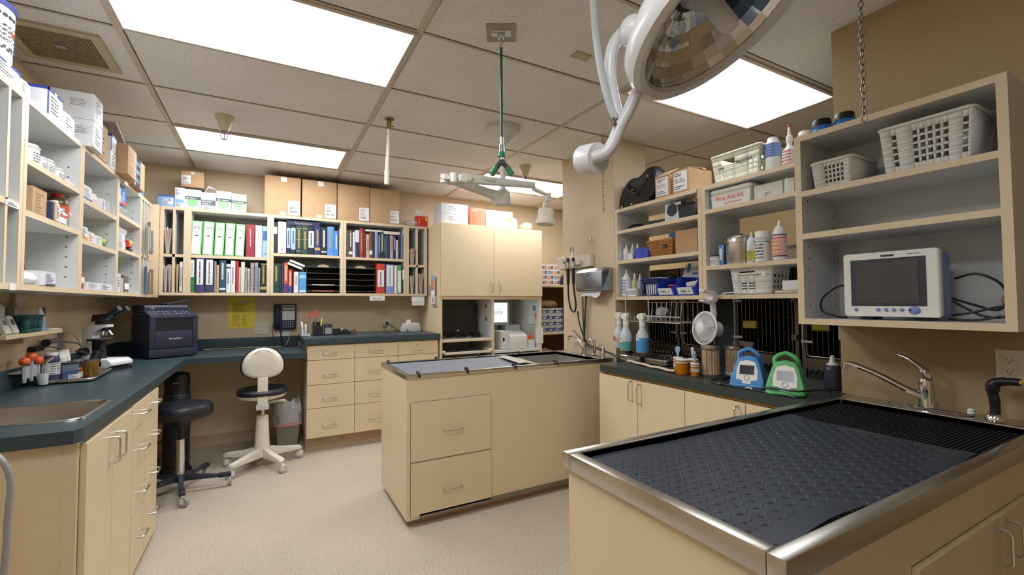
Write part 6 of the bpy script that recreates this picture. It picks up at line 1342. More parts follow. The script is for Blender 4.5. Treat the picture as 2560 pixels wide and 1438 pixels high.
o = thing('blue_case', 'royal blue plastic case next to the wicker basket', 'case', (2.37, 2.315, A2+.001), -R90); MB(BLUE).rbox(-.066, .066, -.05, .05, 0, .075, .012, 3, 'y').build('body', o); MB(BLUE).box(-.067, .067, -.051, .051, .036, .040).build('seam', o); MB(BLUE).box(-.012, .012, -.054, -.05, .03, .05).build('latch', o)
wb = thing('wicker_basket', 'square brown wicker basket on the middle right shelf', 'basket', (2.41, 2.14, A2+.001), -R90)
m = MB(WICKER)
for k in range(9):
    z = .006+.0115*k; q = .85+.15*k/8; a, b_ = .105*q, .095*q
    ring = []
    for c0, c1 in (((-a, -b_), (a, -b_)), ((a, -b_), (a, b_)), ((a, b_), (-a, b_)), ((-a, b_), (-a, -b_))):
        for s in range(8): t = s/8; o_ = .0035*(1 if (s+k) % 2 else -1); ring.append((c0[0]+(c1[0]-c0[0])*t+(o_ if c0[0] == c1[0] else 0), c0[1]+(c1[1]-c0[1])*t+(o_ if c0[1] == c1[1] else 0), z))
    m.tube(ring, .0058, 6, True)
m.box(-.088, .088, -.08, .08, .0, .006); m.build('weave', wb); MB(WICKER).tube([(-.107, -.097, .104), (.107, -.097, .104), (.107, .097, .104), (-.107, .097, .104)], .008, 6, True).build('rim', wb); MB(BLK).box(.03, .06, -.101, -.098, .05, .075).build('handle_hole', wb)
o = carton('blue and white carton standing in the wicker basket', (2.41, 2.11, A2+.055), .085, .05, .10, INKB, -R90, None, tape=False, rot=(0, .35, -R90)); decal(o, 'print', 'f', .085, .05, .10, .1, .9, .3, .8, INKB, 3, PAPER)
solo(MB(PAPER).prism([(-.02, 0), (.05, 0), (.03, .06), (.0, .05)], -.01, .01, 'y'), 'white_packet', 'white packet sticking out of the wicker basket', 'packet', (2.40, 2.20, A2+.07), -R90)
o = carton('plain brown carton with a black liner at the right of the middle right shelf', (2.42, 1.938, A2+.001), .17, .18, .15, CARD, -R90, None, tape=False, seam=False); MB(BLK).prism([(-.07, .15), (.07, .15), (.05, .168), (-.05, .165)], -.05, .08, 'y').build('liner', o)
G7 = 'things on the lowest right hand shelf'
bottle('tall white squeeze bottle with lavender print on the lowest right shelf', (2.345, 2.492, A0), .205, .036, WPL, WPL, tip=1, ch=.27, sh=.86, lab=mat('lavender_label', '#d3d3e4', .6), ink=mat('violet_print', '#6a6aa8', .7), lz=(.1, .62), group=G7, rz=-R90)
bottle('yellowish squeeze bottle in the lowest right shelf', (2.38, 2.445, A0), .175, .024, mat('straw_plastic', '#c9c390', .3), WPL, tip=1, ch=.26, sh=.8, liquid=mat('straw_liquid', '#a59b55', .3), group=G7, rz=-R90); bottle('pale green squeeze bottle in the lowest right shelf', (2.38, 2.39, A0), .165, .023, FROST, WPL, tip=1, ch=.28, sh=.8, liquid=mat('pale_green_liquid', '#9fb0a2', .3), group=G7, rz=-R90)
o = solo(MB(WPL).rbox(-.055, .055, -.02, .02, 0, .055, .004), 'barcode_box', 'small white box with dark bars in front of the squeeze bottles', 'box', (2.335, 2.425, A0), -R90); m = MB(mat('teal_grey_print', '#5c7f86', .6)); [m.box(-.045+.017*k, -.036+.017*k, -.0206, -.02, .012, .045) for k in range(6)]; m.build('bars', o)
NB = mat('navy_plastic', '#1b2c66', .45)
basket('navy slotted basket with white slips inside on the lowest right shelf', (2.39, 2.25, A0), .16, .13, .115, NB, [(.16+.13*k, .25+.13*k, .12, .78) for k in range(6)], [(.2, .35, .2, .75), (.5, .65, .2, .75)], .88, -R90)
solo(MB(PAPER).box(-.055, .055, -.035, .03, .006, .085).at((.01, 0, .10), (0, -.12, 0)).rbox(-.07, .08, -.035, .04, .0, .02, .008), 'white_packs', 'white packs standing in the navy slotted basket', 'packs', (2.385, 2.25, A0), -R90)
for k, (y, s, lbx) in enumerate(((2.085, 'VAC 3', 'royal blue open bin with a white label, left of the pair'), (1.925, 'VAC 5', 'royal blue open bin with a white label, right of the pair'))):
    o = thing('storage_bin', lbx, 'bin', (2.39, y, A0), -R90, 'royal blue storage bins')
    m = MB(BLUE); w = .073; D_ = .10
    for sx in (-1, 1): m.prism([(-D_+.02, 0), (D_, 0), (D_, .12), (-D_+.06, .12), (-D_+.01, .055), (-D_, .05)], sx*w-.002, sx*w+.002, 'x')
    m.box(-w, w, -D_+.02, D_, 0, .004).prism([(-D_+.02, 0), (-D_, .05), (-D_+.004, .052), (-D_+.025, .004)], -w, w, 'x').box(-w, w, D_-.004, D_, 0, .12); m.build('body', o, bevel=.0015)
    q = MB(PAPER).prism([(-D_+.0165, .006), (-D_-.0012, .048), (-D_-.0006, .0485), (-D_+.0175, .006)], -w*.78, w*.78, 'x').build('label_card', o); text(s, .028, INK, o, (.0, -D_+.004, .027), (PI/2-.36, 0, 0))
solo(crumple(MB(BLK), (0, 0, 0), .05, .04, .03, 6, .4).mat(RED).tube(spline([(-.02, -.02, .05), (.0, -.04, .062), (.03, -.02, .06)]), .006, 6), 'cable_heap', 'black and red leads in the left royal blue bin', 'leads', (2.38, 2.085, A0+.005), -R90, angle=60)
solo(MB(WPL).cyl((-.03, -.03, .06), (.03, .02, .075), .022, n=18).mat(BLUE).cyl((-.034, -.033, .059), (-.03, -.03, .06), .012, n=14), 'white_cylinder', 'white cylinder lying in the right royal blue bin', 'roll', (2.38, 1.925, A0), -R90)
solo(MB(FILM).prism([(-.085, 0), (.085, 0), (.10, .10), (-.05, .10)], -.003, .003, 'y').mat(INKB).prism([(-.045, .035), (-.025, .035), (-.005, .095), (-.03, .095)], -.0036, -.003, 'y').box(.0, .045, -.0036, -.003, .02, .034), 'clear_pouch', 'clear blue printed pouch behind the blue bins', 'pouch', (2.50, 2.03, A0+.12), -R90)
# ---------------------------------------------------------------- right unit
IVB = mat('ivory_basket_plastic', '#e0dfc8', .4)
o = basket('ivory basket marked with handwriting on top of the right hand shelves', (2.45, 1.60, RT), .30, .22, .165, IVB, [(.2, .5, .62, .82), (.14, .2, .2, .25), (.14, .2, .32, .37), (.8, .85, .2, .26), (.8, .85, .34, .4), (.8, .85, .5, .56), (.9, .95, .2, .26), (.9, .95, .34, .4), (.9, .95, .5, .56)], [(.1+.2*k, .2+.2*k, .2+.18*j, .28+.18*j) for k in range(4) for j in range(3)], .87, -R90)
text('CPR', .022, INK, o, (-.09, -.106, .085)); text('Hyperbol', .026, INK, o, (.055, -.107, .10))
G8 = 'bottles on top of the right hand shelves'
bottle('white bottle with a blue label on the right hand shelf top', (2.40, 1.412, RT), .19, .038, WPL, WPL, sh=.86, nr=.55, ch=.13, lab=mat('cornflower_label', '#7f9ad0', .5), lz=(.42, .82), ink=INKB, group=G8, rz=-R90)
o = bottle('white tapered bottle with a red tip and red print', (2.40, 1.325, RT), .225, .034, WPL, WPL, tip=1, ch=.36, sh=.6, lab=PAPER, lz=(.06, .42), ink=RED, group=G8, rz=-R90); MB(RED).cyl((0, 0, .222), (0, 0, .238), .007, .005, 10).build('red_tip', o)
bottle('white bottle with a pale blue label standing behind the near shelf unit', (2.42, 1.255, RT), .175, .036, WPL, WPL, sh=.9, nr=.8, ch=.2, cr=.032, lab=mat('pale_blue_label', '#b9c9e0', .5), group=G8, rz=-R90)
for k, (x, y) in enumerate(((2.16, 1.005+.045), (2.17, .965))):
    bottle(('left', 'right')[k]+' of two bright blue jars with black lids on the near shelf unit', (x, y, 2.013), .095, .036, mat('azure_jar', '#2f7fd0', .4), BLK, sh=.9, nr=.85, ch=.4, cr=.035, lab=mat('azure_label', '#3a8ad8', .4), ink=PAPER, rows=2, lz=(.12, .5), cat='jar', group='blue jars on the near shelf unit', name='jar', rz=-R90-.5)
o = thing('first_aid_box', 'white plastic box with First Aid Kit written in red', 'box', (2.42, 1.63, B1+.002), -R90); MB(WPL).prism([(-.12, 0), (.12, 0), (.127, .085), (-.127, .085)], -.085, .085, 'y').build('body', o, bevel=.008); MB(WPL).rbox(-.132, .132, -.091, .091, .085, .112, .02).build('lid', o); text('First Aid Kit', .036, mat('red_pen', '#e06048', .6), o, (.0, -.0905, .052), (PI/2-.06, 0, 0)); text('Do Not Remove', .016, mat('red_pen', '#e06048', .6), o, (.02, -.0885, .022), (PI/2-.06, 0, 0))
for k, y in enumerate((1.41, 1.30)):
    o = carton(('long white carton with a pencilled mark right of the first aid box', 'short white carton at the right end behind the near unit')[k], (2.40, y, B1+.001), (.155, .05)[k], .12, .082, mat('warm_white_carton', '#d9d6cc', .6), -R90, None, tape=False); MB(TAPE).box(-.075 if k == 0 else -.02, -.06 if k == 0 else -.005, -.0605, .06, 0, .0828).build('tape', o)
    if k == 0: text('gm', .03, INKG, o, (.0, -.0606, .03))
bottle('small white jar with a dark blue lid on the canister shelf', (2.35, 1.745, B2+.001), .062, .03, WPL, NAVY, sh=.9, nr=.85, ch=.2, cr=.03, lab=PAPER, cat='jar', name='jar', rz=-R90)
solo(MB(mat('azure_tube', '#4a86c4', .4)).prism([(-.014, 0), (.014, 0), (.018, .12), (-.018, .12)], -.008, .008, 'y').mat(PAPER).box(-.012, .006, -.0088, -.008, .03, .10), 'ointment_tube', 'blue and white tube standing left of the steel canister', 'tube', (2.36, 1.705, B2+.001), -R90, bevel=.003)
o = thing('steel_canister', 'stainless steel lidded canister on the right hand shelf', 'canister', (2.405, 1.615, B2+.001)); MB(STEEL).lathe([(0, 0), (.078, 0), (.08, .004), (.08, .125), (0, .125)], 36).build('body', o); MB(STEEL).lathe([(0, .125), (.085, .125), (.085, .15), (.08, .158), (.03, .165), (0, .165)], 36).build('lid', o); MB(STEEL).lathe([(0, .165), (.014, .165), (.012, .172), (.018, .178), (0, .182)], 16).build('knob', o)
G9 = 'bottles on the canister shelf'
bottle('small pump bottle with a yellow green label next to the canister', (2.345, 1.512, B2+.001), .175, .024, mat('pump_white', '#dfe3e6', .35), WPL, tip=1, ch=.3, sh=.9, nr=.5, lab=mat('lemon_label', '#d6d33a', .5), lz=(.05, .38), ink=INKB, group=G9, rz=-R90)
o = bottle('white wide capped canister bottle with an animal picture', (2.35, 1.452, B2+.001), .165, .037, mat('ice_white', '#e3e8ee', .35), WPL, sh=.95, nr=.92, ch=.3, cr=.036, lab=PAPER, lz=(.08, .6), group=G9, rz=-R90); MB(mat('dark_green_stripe', '#3a7a66', .5)).lathe([(.0375, .105), (.0382, .105), (.0382, .109), (.0375, .109)], 20).build('stripe', o)
o = bottle('white spray bottle with a pink and purple label, tallest on the canister shelf', (2.345, 1.357, B2+.001), .215, .032, WPL, WPL, sh=.88, nr=.5, ch=.26, tip=1, lab=mat('blush_label', '#e8b9ae', .5), lz=(.1, .5), ink=mat('tangerine_print', '#e8904a', .6), rows=4, group=G9, rz=-R90)
for z in (.018, .128, .112): MB(mat('purple_stripe', '#5a3f7a', .5) if z != .112 else RED).lathe([(.0322, z), (.0332, z), (.0332, z+.007), (.0322, z+.007)], 20).build('stripe', o)
solo(MB(FILM).rbox(-.06, .06, -.06, .06, 0, .07, .006).mat(GREY).box(-.02, .05, -.03, .03, .07, .085), 'clear_case', 'clear plastic case behind the pink labelled spray bottle', 'case', (2.47, 1.36, B2+.001), -R90)
BW = mat('white_basket_plastic', '#dedcd6', .4)
o = basket('white basket with a Biohazard Supplies note on the lowest right shelf', (2.42, 1.515, A0), .24, .17, .147, BW, [(.22, .6, .68, .86)]+[(.24, .38, .18+.1*j, .22+.1*j) for j in range(3)]+[(.44, .6, .18+.1*j, .22+.1*j) for j in range(3)], [(.15+.2*k, .25+.2*k, .2+.2*j, .3+.2*j) for k in range(4) for j in range(3)], .88, -R90)
q = MB(mat('note_paper', '#e8e2dc', .7)).box(-.10, .085, -.0855, -.0845, .092, .118).build('note', o); text('Biohazard Supplies', .018, INK, o, (-.008, -.0862, .105))
carton('small white packet box on the tan pad beside the white basket', (2.36, 1.305, A0+.016), .08, .05, .05, SIL, -R90, None, tape=False)
solo(MB(mat('tan_pad', '#c9b59a', .7)).rbox(-.06, .06, -.05, .05, 0, .014, .01), 'tan_pad', 'thin tan pad at the right end of the lowest right shelf', 'pad', (2.37, 1.32, A0), -R90)
# ---------------------------------------------------------------- wire basket, spray bottles and fan under the shelves
wk = thing('wire_rack', 'white wire under shelf basket hooked on the right hand shelf', 'rack', (2.30, 2.21, 0), -R90)
WW = mat('white_coated_wire', '#d2cabb', .4); m = MB(WW); w0, w1 = -.24, .24
for x in [w0+.04*k for k in range(13)]:
    m.tube([(x, .22, 1.30), (x, .22, 1.165), (x, .0, 1.165), (x+.03, -.03, 1.205) if x > -.02 else (x, .0, 1.20)]+([(x+.07, -.06, 1.30)] if x > -.02 else []), .0022, 6)
m.tube([(w0, .22, 1.30), (w1, .22, 1.30)], .003, 6).tube([(w0, .0, 1.165), (w1, .0, 1.165)], .003, 6).tube([(w0, .22, 1.165), (w1, .22, 1.165)], .003, 6).tube([(-.0, -.03, 1.205), (w1+.03, -.03, 1.205)], .003, 6)
m.build('basket', wk)
for x in (w0, -.02): MB(WW).tube([(x, .0, 1.165), (x, -.007, 1.30), (x, -.007, 1.352), (x, .05, 1.352)], .003, 6).build('hook', wk)
solo(crumple(MB(mat('grey_mask', '#9fa6b5', .6)), (0, 0, 0), .05, .05, .045, 9, .25).mat(BLK).tube(spline([(-.12, .0, .02), (-.06, .02, .09), (0, 0, .03), (.06, -.02, .05), (.1, 0, .02)]), .006, 6), 'grey_mask', 'grey mask and black tubes lying in the wire basket', 'mask', (2.40, 2.20, 1.175), -R90, angle=60)
o = carton('green and white packet box in the left of the wire basket', (2.38, 2.33, 1.1685), .10, .07, .04, SIL, -R90, None, tape=False); decal(o, 'bars', 'f', .1, .07, .04, .1, .9, .2, .8, DGREEN, 1, PAPER, (.8, 1.))
SPW = mat('spray_bottle_plastic', '#c3cdd2', .35, alpha=.95)
spray('spray bottle with an orange sticker, left of the three hanging ones', (2.262, 2.487, .968), .262, .042, SPW, mat('clear_grey_liquid', '#b4b0ac', .3), .07, (.055, .085, ORANGE), -R90-.3, 'spray bottles hanging from the wire basket')
spray('spray bottle part filled with teal liquid, middle of the three hanging ones', (2.222, 2.375, .962), .266, .042, SPW, mat('teal_liquid', '#4f9b9b', .3), .065, (.06, .10, PAPER), -R90-.3, 'spray bottles hanging from the wire basket')
spray('spray bottle full of blue liquid, right of the three hanging ones', (2.25, 2.245, .958), .27, .043, SPW, mat('sky_blue_liquid', '#4a90d0', .3), .145, (.085, .12, PAPER), -R90-.3, 'spray bottles hanging from the wire basket')
cf = thing('clip_fan', 'white clip on fan hanging from the right hand shelf edge', 'fan', (2.215, 1.715, 1.15), 0, None, (-.12, 0, -R90-.17))
FNW = mat('fan_white', '#e2e0e3', .35); m = MB(FNW); RR = .092
m.tube([(RR*math.cos(t), -.01, RR*math.sin(t)) for t in [2*PI*k/36 for k in range(36)]], .006, 8, True)
for k in range(60):
    t = 2*PI*k/60; c_, s_ = math.cos(t), math.sin(t)
    m.tube([(RR*c_, -.012, RR*s_), (RR*.7*c_, -.036, RR*.7*s_), (.026*c_, -.042, .026*s_)], .0013, 4)
    m.tube([(RR*c_, -.008, RR*s_), (RR*.75*c_, .022, RR*.75*s_), (.03*c_, .028, .03*s_)], .0013, 4)
m.build('cage', cf); MB(WPL).lathe([(0, 0), (.028, 0), (.03, .004), (.02, .008), (0, .009)], 24, (0, -.039, 0), (PI/2, 0, 0)).build('badge', cf)
m = MB(mat('fan_blade', '#cfd4e2', .3, alpha=.9))
for k in range(3):
    a0 = 2*PI*k/3; vs = []
    for i in range(7):
        t = a0+1.9*i/6; vs += [(.018*math.cos(t), -.012+.014*i/6, .018*math.sin(t)), (.08*math.cos(t+.15), -.018+.026*i/6, .08*math.sin(t+.15))]
    m.add(vs, [[2*i, 2*i+1, 2*i+3, 2*i+2] for i in range(6)])
m.build('blade', cf); MB(FNW).lathe([(0, 0), (.048, 0), (.05, .02), (.045, .06), (.03, .075), (0, .078)], 24, (0, .025, 0), (-PI/2, 0, 0)).build('motor', cf)
MB(FNW).tube(spline([(0, .045, .045), (.0, .05, .08), (.0, .04, .13), (.0, .03, .16)]), .017, 12, flat=.7).build('arm', cf)
MB(FNW).prism([(-.05, .205), (-.055, .22), (.03, .215), (.055, .19), (.055, .165), (.02, .14), (-.05, .15), (-.05, .16), (.01, .165), (.02, .185), (.005, .20)], -.022, .022, 'x').build('clip', cf, bevel=.004)
(MB(WPL).tube(spline([(2.27, 1.66, 1.33), (2.26, 1.62, 1.35), (2.285, 1.56, 1.352), (2.29, 1.45, 1.3475)]), .0035, 6)).build('cord', cf, True)
# ---------------------------------------------------------------- kennel cages behind the dark worktop
KX = 2.66; CG = mat('cage_steel', '#75695c', .35, 1., aniso=True); DARK = mat('cage_interior', '#14161c', .7)
def cage(label, ya, yb, latch_left=True, side=True):
    t = thing('kennel_cage', label, 'cage', (KX, ya, 0), -R90, 'steel kennel cages behind the worktop'); w = ya-yb
    m = MB(CG); m.box(0, .022, 0, .03, 0, 1.55).box(w-.022, w, 0, .03, 0, 1.55).box(.022, w-.022, 0, .03, 1.50, 1.55).box(.022, w-.022, 0, .03, .925, .985).box(.022, w-.022, 0, .03, 0, .10)
    m.build('frame', t)
    m = MB(DARK).box(.0, w, .62, .63, 0, 1.55).box(0, .004, .03, .62, 0, 1.55).box(w-.004, w, .03, .62, 0, 1.55).box(0, w, .03, .62, 1.54, 1.55).box(0, w, .03, .62, .90, .91); m.build('shell', t)
    m = MB(CG); d0, d1, z0, z1 = .03, w-.03, .995, 1.49; q = .018
    ring = [(d1-q, -.006, z0), (d1-.005, -.006, z0+.005), (d1, -.006, z0+q), (d1, -.006, z1-q), (d1-q, -.006, z1), (d0+q, -.006, z1), (d0, -.006, z1-q), (d0, -.006, z0+q), (d0+.005, -.006, z0+.005), (d0+q, -.006, z0)]
    m.tube(ring, .0042, 6, True)
    n = max(3, int((d1-d0)/.026))
    for k in range(1, n): x = d0+(d1-d0)*k/n; m.tube([(x, -.003, z0), (x, -.003, z1)], .0019, 5)
    m.tube([(d0, -.007, 1.21), (d1, -.007, 1.21)], .003, 5); dr = m.build('door', t)
    xl = .012 if latch_left else w-.012
    m = MB(STEEL)
    for z in (1.07, 1.30): m.box(xl-.006 if latch_left else xl-.055, xl+.055 if latch_left else xl+.006, -.02, -.008, z, z+.014)
    m.cyl((xl, -.014, 1.04), (xl, -.014, 1.33), .005, n=8); m.build('latch', dr)
    xh = w-.035 if latch_left else .005; MB(CG).box(xh, xh+.03, -.014, -.002, 1.08, 1.11).build('hinge', dr); MB(CG).box(xh, xh+.03, -.014, -.002, 1.30, 1.33).build('hinge', dr)
    m = MB(DARK).box(.03, w-.03, -.002, 0, .60, .925); m.mat(CG)
    for k in range(int((w-.06)/.03)): m.tube([(.045+.03*k, -.004, .90), (.045+.03*k, -.012, .915), (.045+.03*k, -.004, .93)], .003, 5)
    m.build('vent_panel', t)
cage('steel kennel cage at the far left behind the wire basket', 2.60, 2.285, False); cage('steel kennel cage partly hidden by the clip fan', 2.27, 1.985)
cage('steel kennel cage with a yellow note on its bars, behind the blue device', 1.845, 1.445); cage('steel kennel cage at the far right behind the squeeze bottle', 1.43, 1.02)
solo(MB(mat('dark_teal_panel', '#16222a', .5)).box(KX+.01, KX+.02, 1.848, 1.982, 0, 1.55), 'gap_panel', 'dark panel closing the gap between the kennel cages', 'panel')
a = [(2.645, 1.771, 1.182), (2.645, 1.683, 1.135), (2.645, 1.365, 1.173), (2.645, 1.278, 1.142)]
for k, lbx in enumerate(('yellow sticky note on the bars of the middle kennel cage', 'yellow sticky note on the bars of the far right kennel cage')):
    p, q = a[2*k], a[2*k+1]; w = p[1]-q[1]; h = (p[2]-q[2])*(1 if k == 0 else 2.4)
    solo(MB(STICKY).grid(lambda u, v: (w*(u-.5), -.004*math.sin(PI*v), h*(v-.5)), 3, 5), 'sticky_note', lbx, 'note', (2.645, (p[1]+q[1])/2, (p[2]+q[2])/2+(0 if k == 0 else .02)), -R90, solid=.0006)
solo(MB(WPL).box(-.008, .008, -.006, .006, 0, .07).mat(GREY).cyl((0, 0, .07), (0, 0, .085), .004), 'white_clip', 'white clip hanging on the bars of the far right cage', 'clip', (2.642, 1.225, 1.10), -R90)
solo(MB(mat('bent_steel_sheet', '#6f6a64', .4, .8)).prism([(0, .06), (.10, .055), (.085, 0), (.02, .01)], -.004, .002, 'y'), 'metal_bracket', 'bent metal plate on the middle kennel cage latch', 'plate', (2.64, 1.80, .995), -R90)
# ---------------------------------------------------------------- things on the dark worktop
for k, (x, y, rz, lbx) in enumerate(((2.36, 2.36, -R90, 'stainless instrument pan with lid, left of two on the dark worktop'), (2.36, 2.125, -R90, 'stainless instrument pan with lid, right of two on the dark worktop'))):
    o = thing('instrument_pan', lbx, 'pan', (x, y, CZ+.001), rz, 'steel instrument pans'); b = MB(STEEL); b.rbox(-.10, .10, -.13, .13, 0, .03, .025, 4); b.build('pan', o); MB(STEEL).rbox(-.106, .106, -.136, .136, .03, .042, .028, 4).build('lid', o)
    MB(STEELD).tube(spline([(-.03, 0, .042), (-.02, 0, .056), (.02, 0, .056), (.03, 0, .042)]), .004, 6).build('handle', o)
solo(MB(mat('pinkish_towel', '#d9bfa4', .9)).grid(lambda u, v: (2.20-.105*u+.03*(v-.5)+.004*math.sin(9*u), 2.335-.50*u, CZ+.008+.007*math.sin(PI*v)+.002*math.sin(20*u)), 24, 6), 'folded_towel', 'folded tan towel lying along the front of the steel pans', 'towel', solid=.006)
GP = 'amber pill vials on the dark worktop'
for k, (x, y, r, h, lbx) in enumerate(((2.165, 1.875, .026, .085, 'amber pill vial with white cap and label, left of the cluster'), (2.10, 1.79, .033, .088, 'large amber pill vial in front of the cluster'), (2.16, 1.765, .028, .088, 'amber pill vial at the back of the cluster'), (2.105, 1.705, .022, .072, 'small amber pill vial with a label, right of the cluster'))):
    o = bottle(lbx, (x, y, CZ+.001), h, r, AMBER, WPL, sh=.96, nr=.9, ch=.22, cr=r*1.06, lab=PAPER if k in (0, 3) else None, lz=(.35, .62), rows=3, group=GP, name='pill_vial', cat='pill vial', rz=-R90)
    if k != 1:
        T = mat('pale_blue_brush', '#93b5d6', .4) if k != 2 else mat('pale_lilac_brush', '#c3c2d2', .4)
        solo(MB(T).prism([(-.005, 0), (.005, 0), (.007, .025), (.015, .045), (.014, .062), (0, .07), (-.014, .062), (-.015, .045), (-.007, .025)], -.004, .004, 'y'), 'finger_brush', ('pale blue', '', 'lilac', 'second pale blue')[k]+' spoon shaped brush stuck in an amber pill vial', 'brush', (x, y, CZ+h-.002), -R90-.5*(k-1), 'brushes in the pill vials', bevel=.002)
STK = mat('wooden_sticks', '#d6b183', .7, var=.2, scale=60); GLS = mat('jar_glass', '#f2f4f2', .05, alpha=.09, var=.01)
for k, (x, y, lbx) in enumerate(((2.185, 1.665, 'glass jar of wooden sticks with a steel lid, left of two'), (2.30, 1.60, 'glass jar of cotton swabs with a steel lid, right of two'))):
    o = thing('swab_jar', lbx, 'jar', (x, y, CZ+.001)); r = .049; h = .155
    MB(GLS).lathe([(r*.96, .0), (r, .004), (r, h)], 28, cap=False).build('glass', o); MB(STEEL).lathe([(0, h), (r*1.04, h), (r*1.04, h+.014), (r*.9, h+.018), (0, h+.019)], 28).build('lid', o)
    if k: MB(STEEL).cyl((0, 0, h+.019), (0, 0, h+.034), .004).build('knob', o)
    MB(INKG).tube([(-.046, -.022, .09), (-.02, -.0475, .09), (-.02, -.0475, .115), (-.046, -.022, .115)], .0012, 4, True).build('etched_mark', o)
    m = MB(STK); rr = random.Random(k)
    for q in range(95):
        a_ = rr.random()*6.28; d_ = r*.88*math.sqrt(rr.random() if q > 45 else 1); dx = .006*(rr.random()-.5)
        m.tube([(d_*math.cos(a_), d_*math.sin(a_), .012), (d_*math.cos(a_)*.97+dx, d_*math.sin(a_)*.97+dx, h-.006-.01*rr.random())], .0021, 5)
    s = solo(m, 'wooden_sticks', ('bundle of wooden sticks filling the left glass jar', 'bundle of cotton swab sticks filling the right glass jar')[k], 'sticks', (x, y, CZ+.001)); s['kind'] = 'stuff'
    if k: MB(PAPER).lathe([(0, .007), (r*.93, .007), (r*.93, .022), (0, .026)], 20).build('cotton_tips', s)
def device(label, loc, rz, m):
    t = thing('handheld_device', label, 'medical device', loc, rz, 'small boxed devices with screens')
    F = [(-.072, 0), (.072, 0), (.070, .035), (.050, .11), (.035, .132), (.0, .140), (-.035, .132), (-.050, .11), (-.070, .035)]
    b = MB(m); vs = []
    for (y0, k, zt) in ((0, 1., 0), (.012, 1.06, 0), (.042, 1.06, 0), (.055, .98, 0)):
        vs += [(x*k, y0-.07+z*.42, .004+z*(1 if k < 1.05 else 1.02)) for x, z in F]
    n = len(F); fs = [[g*n+q, g*n+(q+1) % n, (g+1)*n+(q+1) % n, (g+1)*n+q] for g in range(3) for q in range(n)]+[list(range(n-1, -1, -1)), list(range(3*n, 4*n))]
    b.add(vs, fs); b.build('body', t, bevel=.004)
    b = MB(m).rbox(-.078, .078, -.085, .085, 0, .016, .03, 5); b.build('base', t)
    b = MB(m).tube(spline([(-.04, .0, .12), (-.042, .012, .155), (-.0, .02, .178), (.042, .012, .155), (.05, .03, .12), (.058, .055, .06), (.06, .06, .01)]), .0095, 8); b.build('handle', t)
    al = math.atan2(1, .42); R_ = (al, 0, 0)
    P_ = lambda x, s: (x, -.0735+s*.387, .004+s*.922)
    fc_ = MB(WPL); pl = [(-.046, .035), (-.02, .032), (-.018, .016), (.018, .016), (.02, .032), (.046, .035), (.046, .085), (.034, .125), (0, .134), (-.034, .125), (-.046, .085)]
    fc_.prism([(x, z) for x, z in pl], -.0015, 0, 'y'); fc_.v = [Vector((p.x, -.0712+p.z*.387+p.y, .004+p.z*.922)) for p in fc_.v]; fc_.build('faceplate', t)
    sc_ = MB(mat('device_screen', '#23262e', .15)); sc_.box(-.032, .032, -.0026, -.0015, .062, .108); sc_.v = [Vector((p.x, -.0712+p.z*.387+p.y, .004+p.z*.922)) for p in sc_.v]; sc_.build('screen', t)
    kn = MB(GREY).tube([(.011*math.cos(q_), -.0022, .045+.011*math.sin(q_)) for q_ in [2*PI*i/16 for i in range(16)]], .0014, 5, True); kn.v = [Vector((p.x, -.0712+p.z*.387+p.y, .004+p.z*.922)) for p in kn.v]; kn.build('button', t)
    MB(BLK).box(-.03, .03, .03, .055, .016, .07).build('back_recess', t)
    return t
device('blue hand carried device with a small screen on the dark worktop', (2.10, 1.385, CZ+.001), -R90+.42, mat('device_blue', '#3f86c8', .4)); device('green hand carried device with a small screen on the dark worktop', (2.07, 1.185, CZ+.001), -R90+.42, mat('device_green', '#58b06a', .4))
solo(MB(BLK).tube(spline([(2.22, 1.50, CZ+.012), (2.10, 1.52, CZ+.02), (2.0, 1.47, CZ+.012), (1.99, 1.40, CZ+.006), (2.0, 1.30, CZ+.006), (2.12, 1.275, CZ+.006), (2.22, 1.31, CZ+.006)]), .0045, 8).tube(spline([(2.2, 1.53, CZ+.006), (2.06, 1.56, CZ+.006), (1.995, 1.50, CZ+.006), (2.0, 1.44, CZ+.006)]), .0045, 8), 'black_tube', 'black tube looped round the foot of the blue device', 'tube')
solo(MB(BLK).tube(spline([(1.995, 1.27, CZ+.012), (1.985, 1.20, CZ+.03), (2.0, 1.10, CZ+.03), (2.12, 1.07, CZ+.03), (2.25, 1.09, CZ+.012), (2.36, 1.16, CZ+.006)]), .0045, 8).tube(spline([(2.0, 1.30, CZ+.006), (1.99, 1.22, CZ+.006), (1.992, 1.10, CZ+.006)]), .004, 8).mat(CHROME).cyl((1.992, 1.33, CZ+.006), (2.0, 1.30, CZ+.006), .007), 'black_tube', 'black tube looped over the foot of the green device', 'tube')
bottle('dark squeeze bottle with a white nozzle in the corner of the dark worktop', (2.355, 1.13, CZ+.001), .16, .036, mat('dark_violet_plastic', '#2c2a3c', .35), WPL, tip=1, ch=.38, sh=.92, nr=.6, cr=.026, group=None)
solo(MB(BLK).rbox(-.02, .02, -.025, .025, 0, .05, .008).cyl((0, 0, .05), (0, .0, .09), .016, .009, 12).rbox(-.045, .0, -.02, .02, 0, .02, .006), 'black_adapter', 'black power adapter standing left of the steel pans', 'adapter', (2.36, 2.485, CZ+.001), -R90)

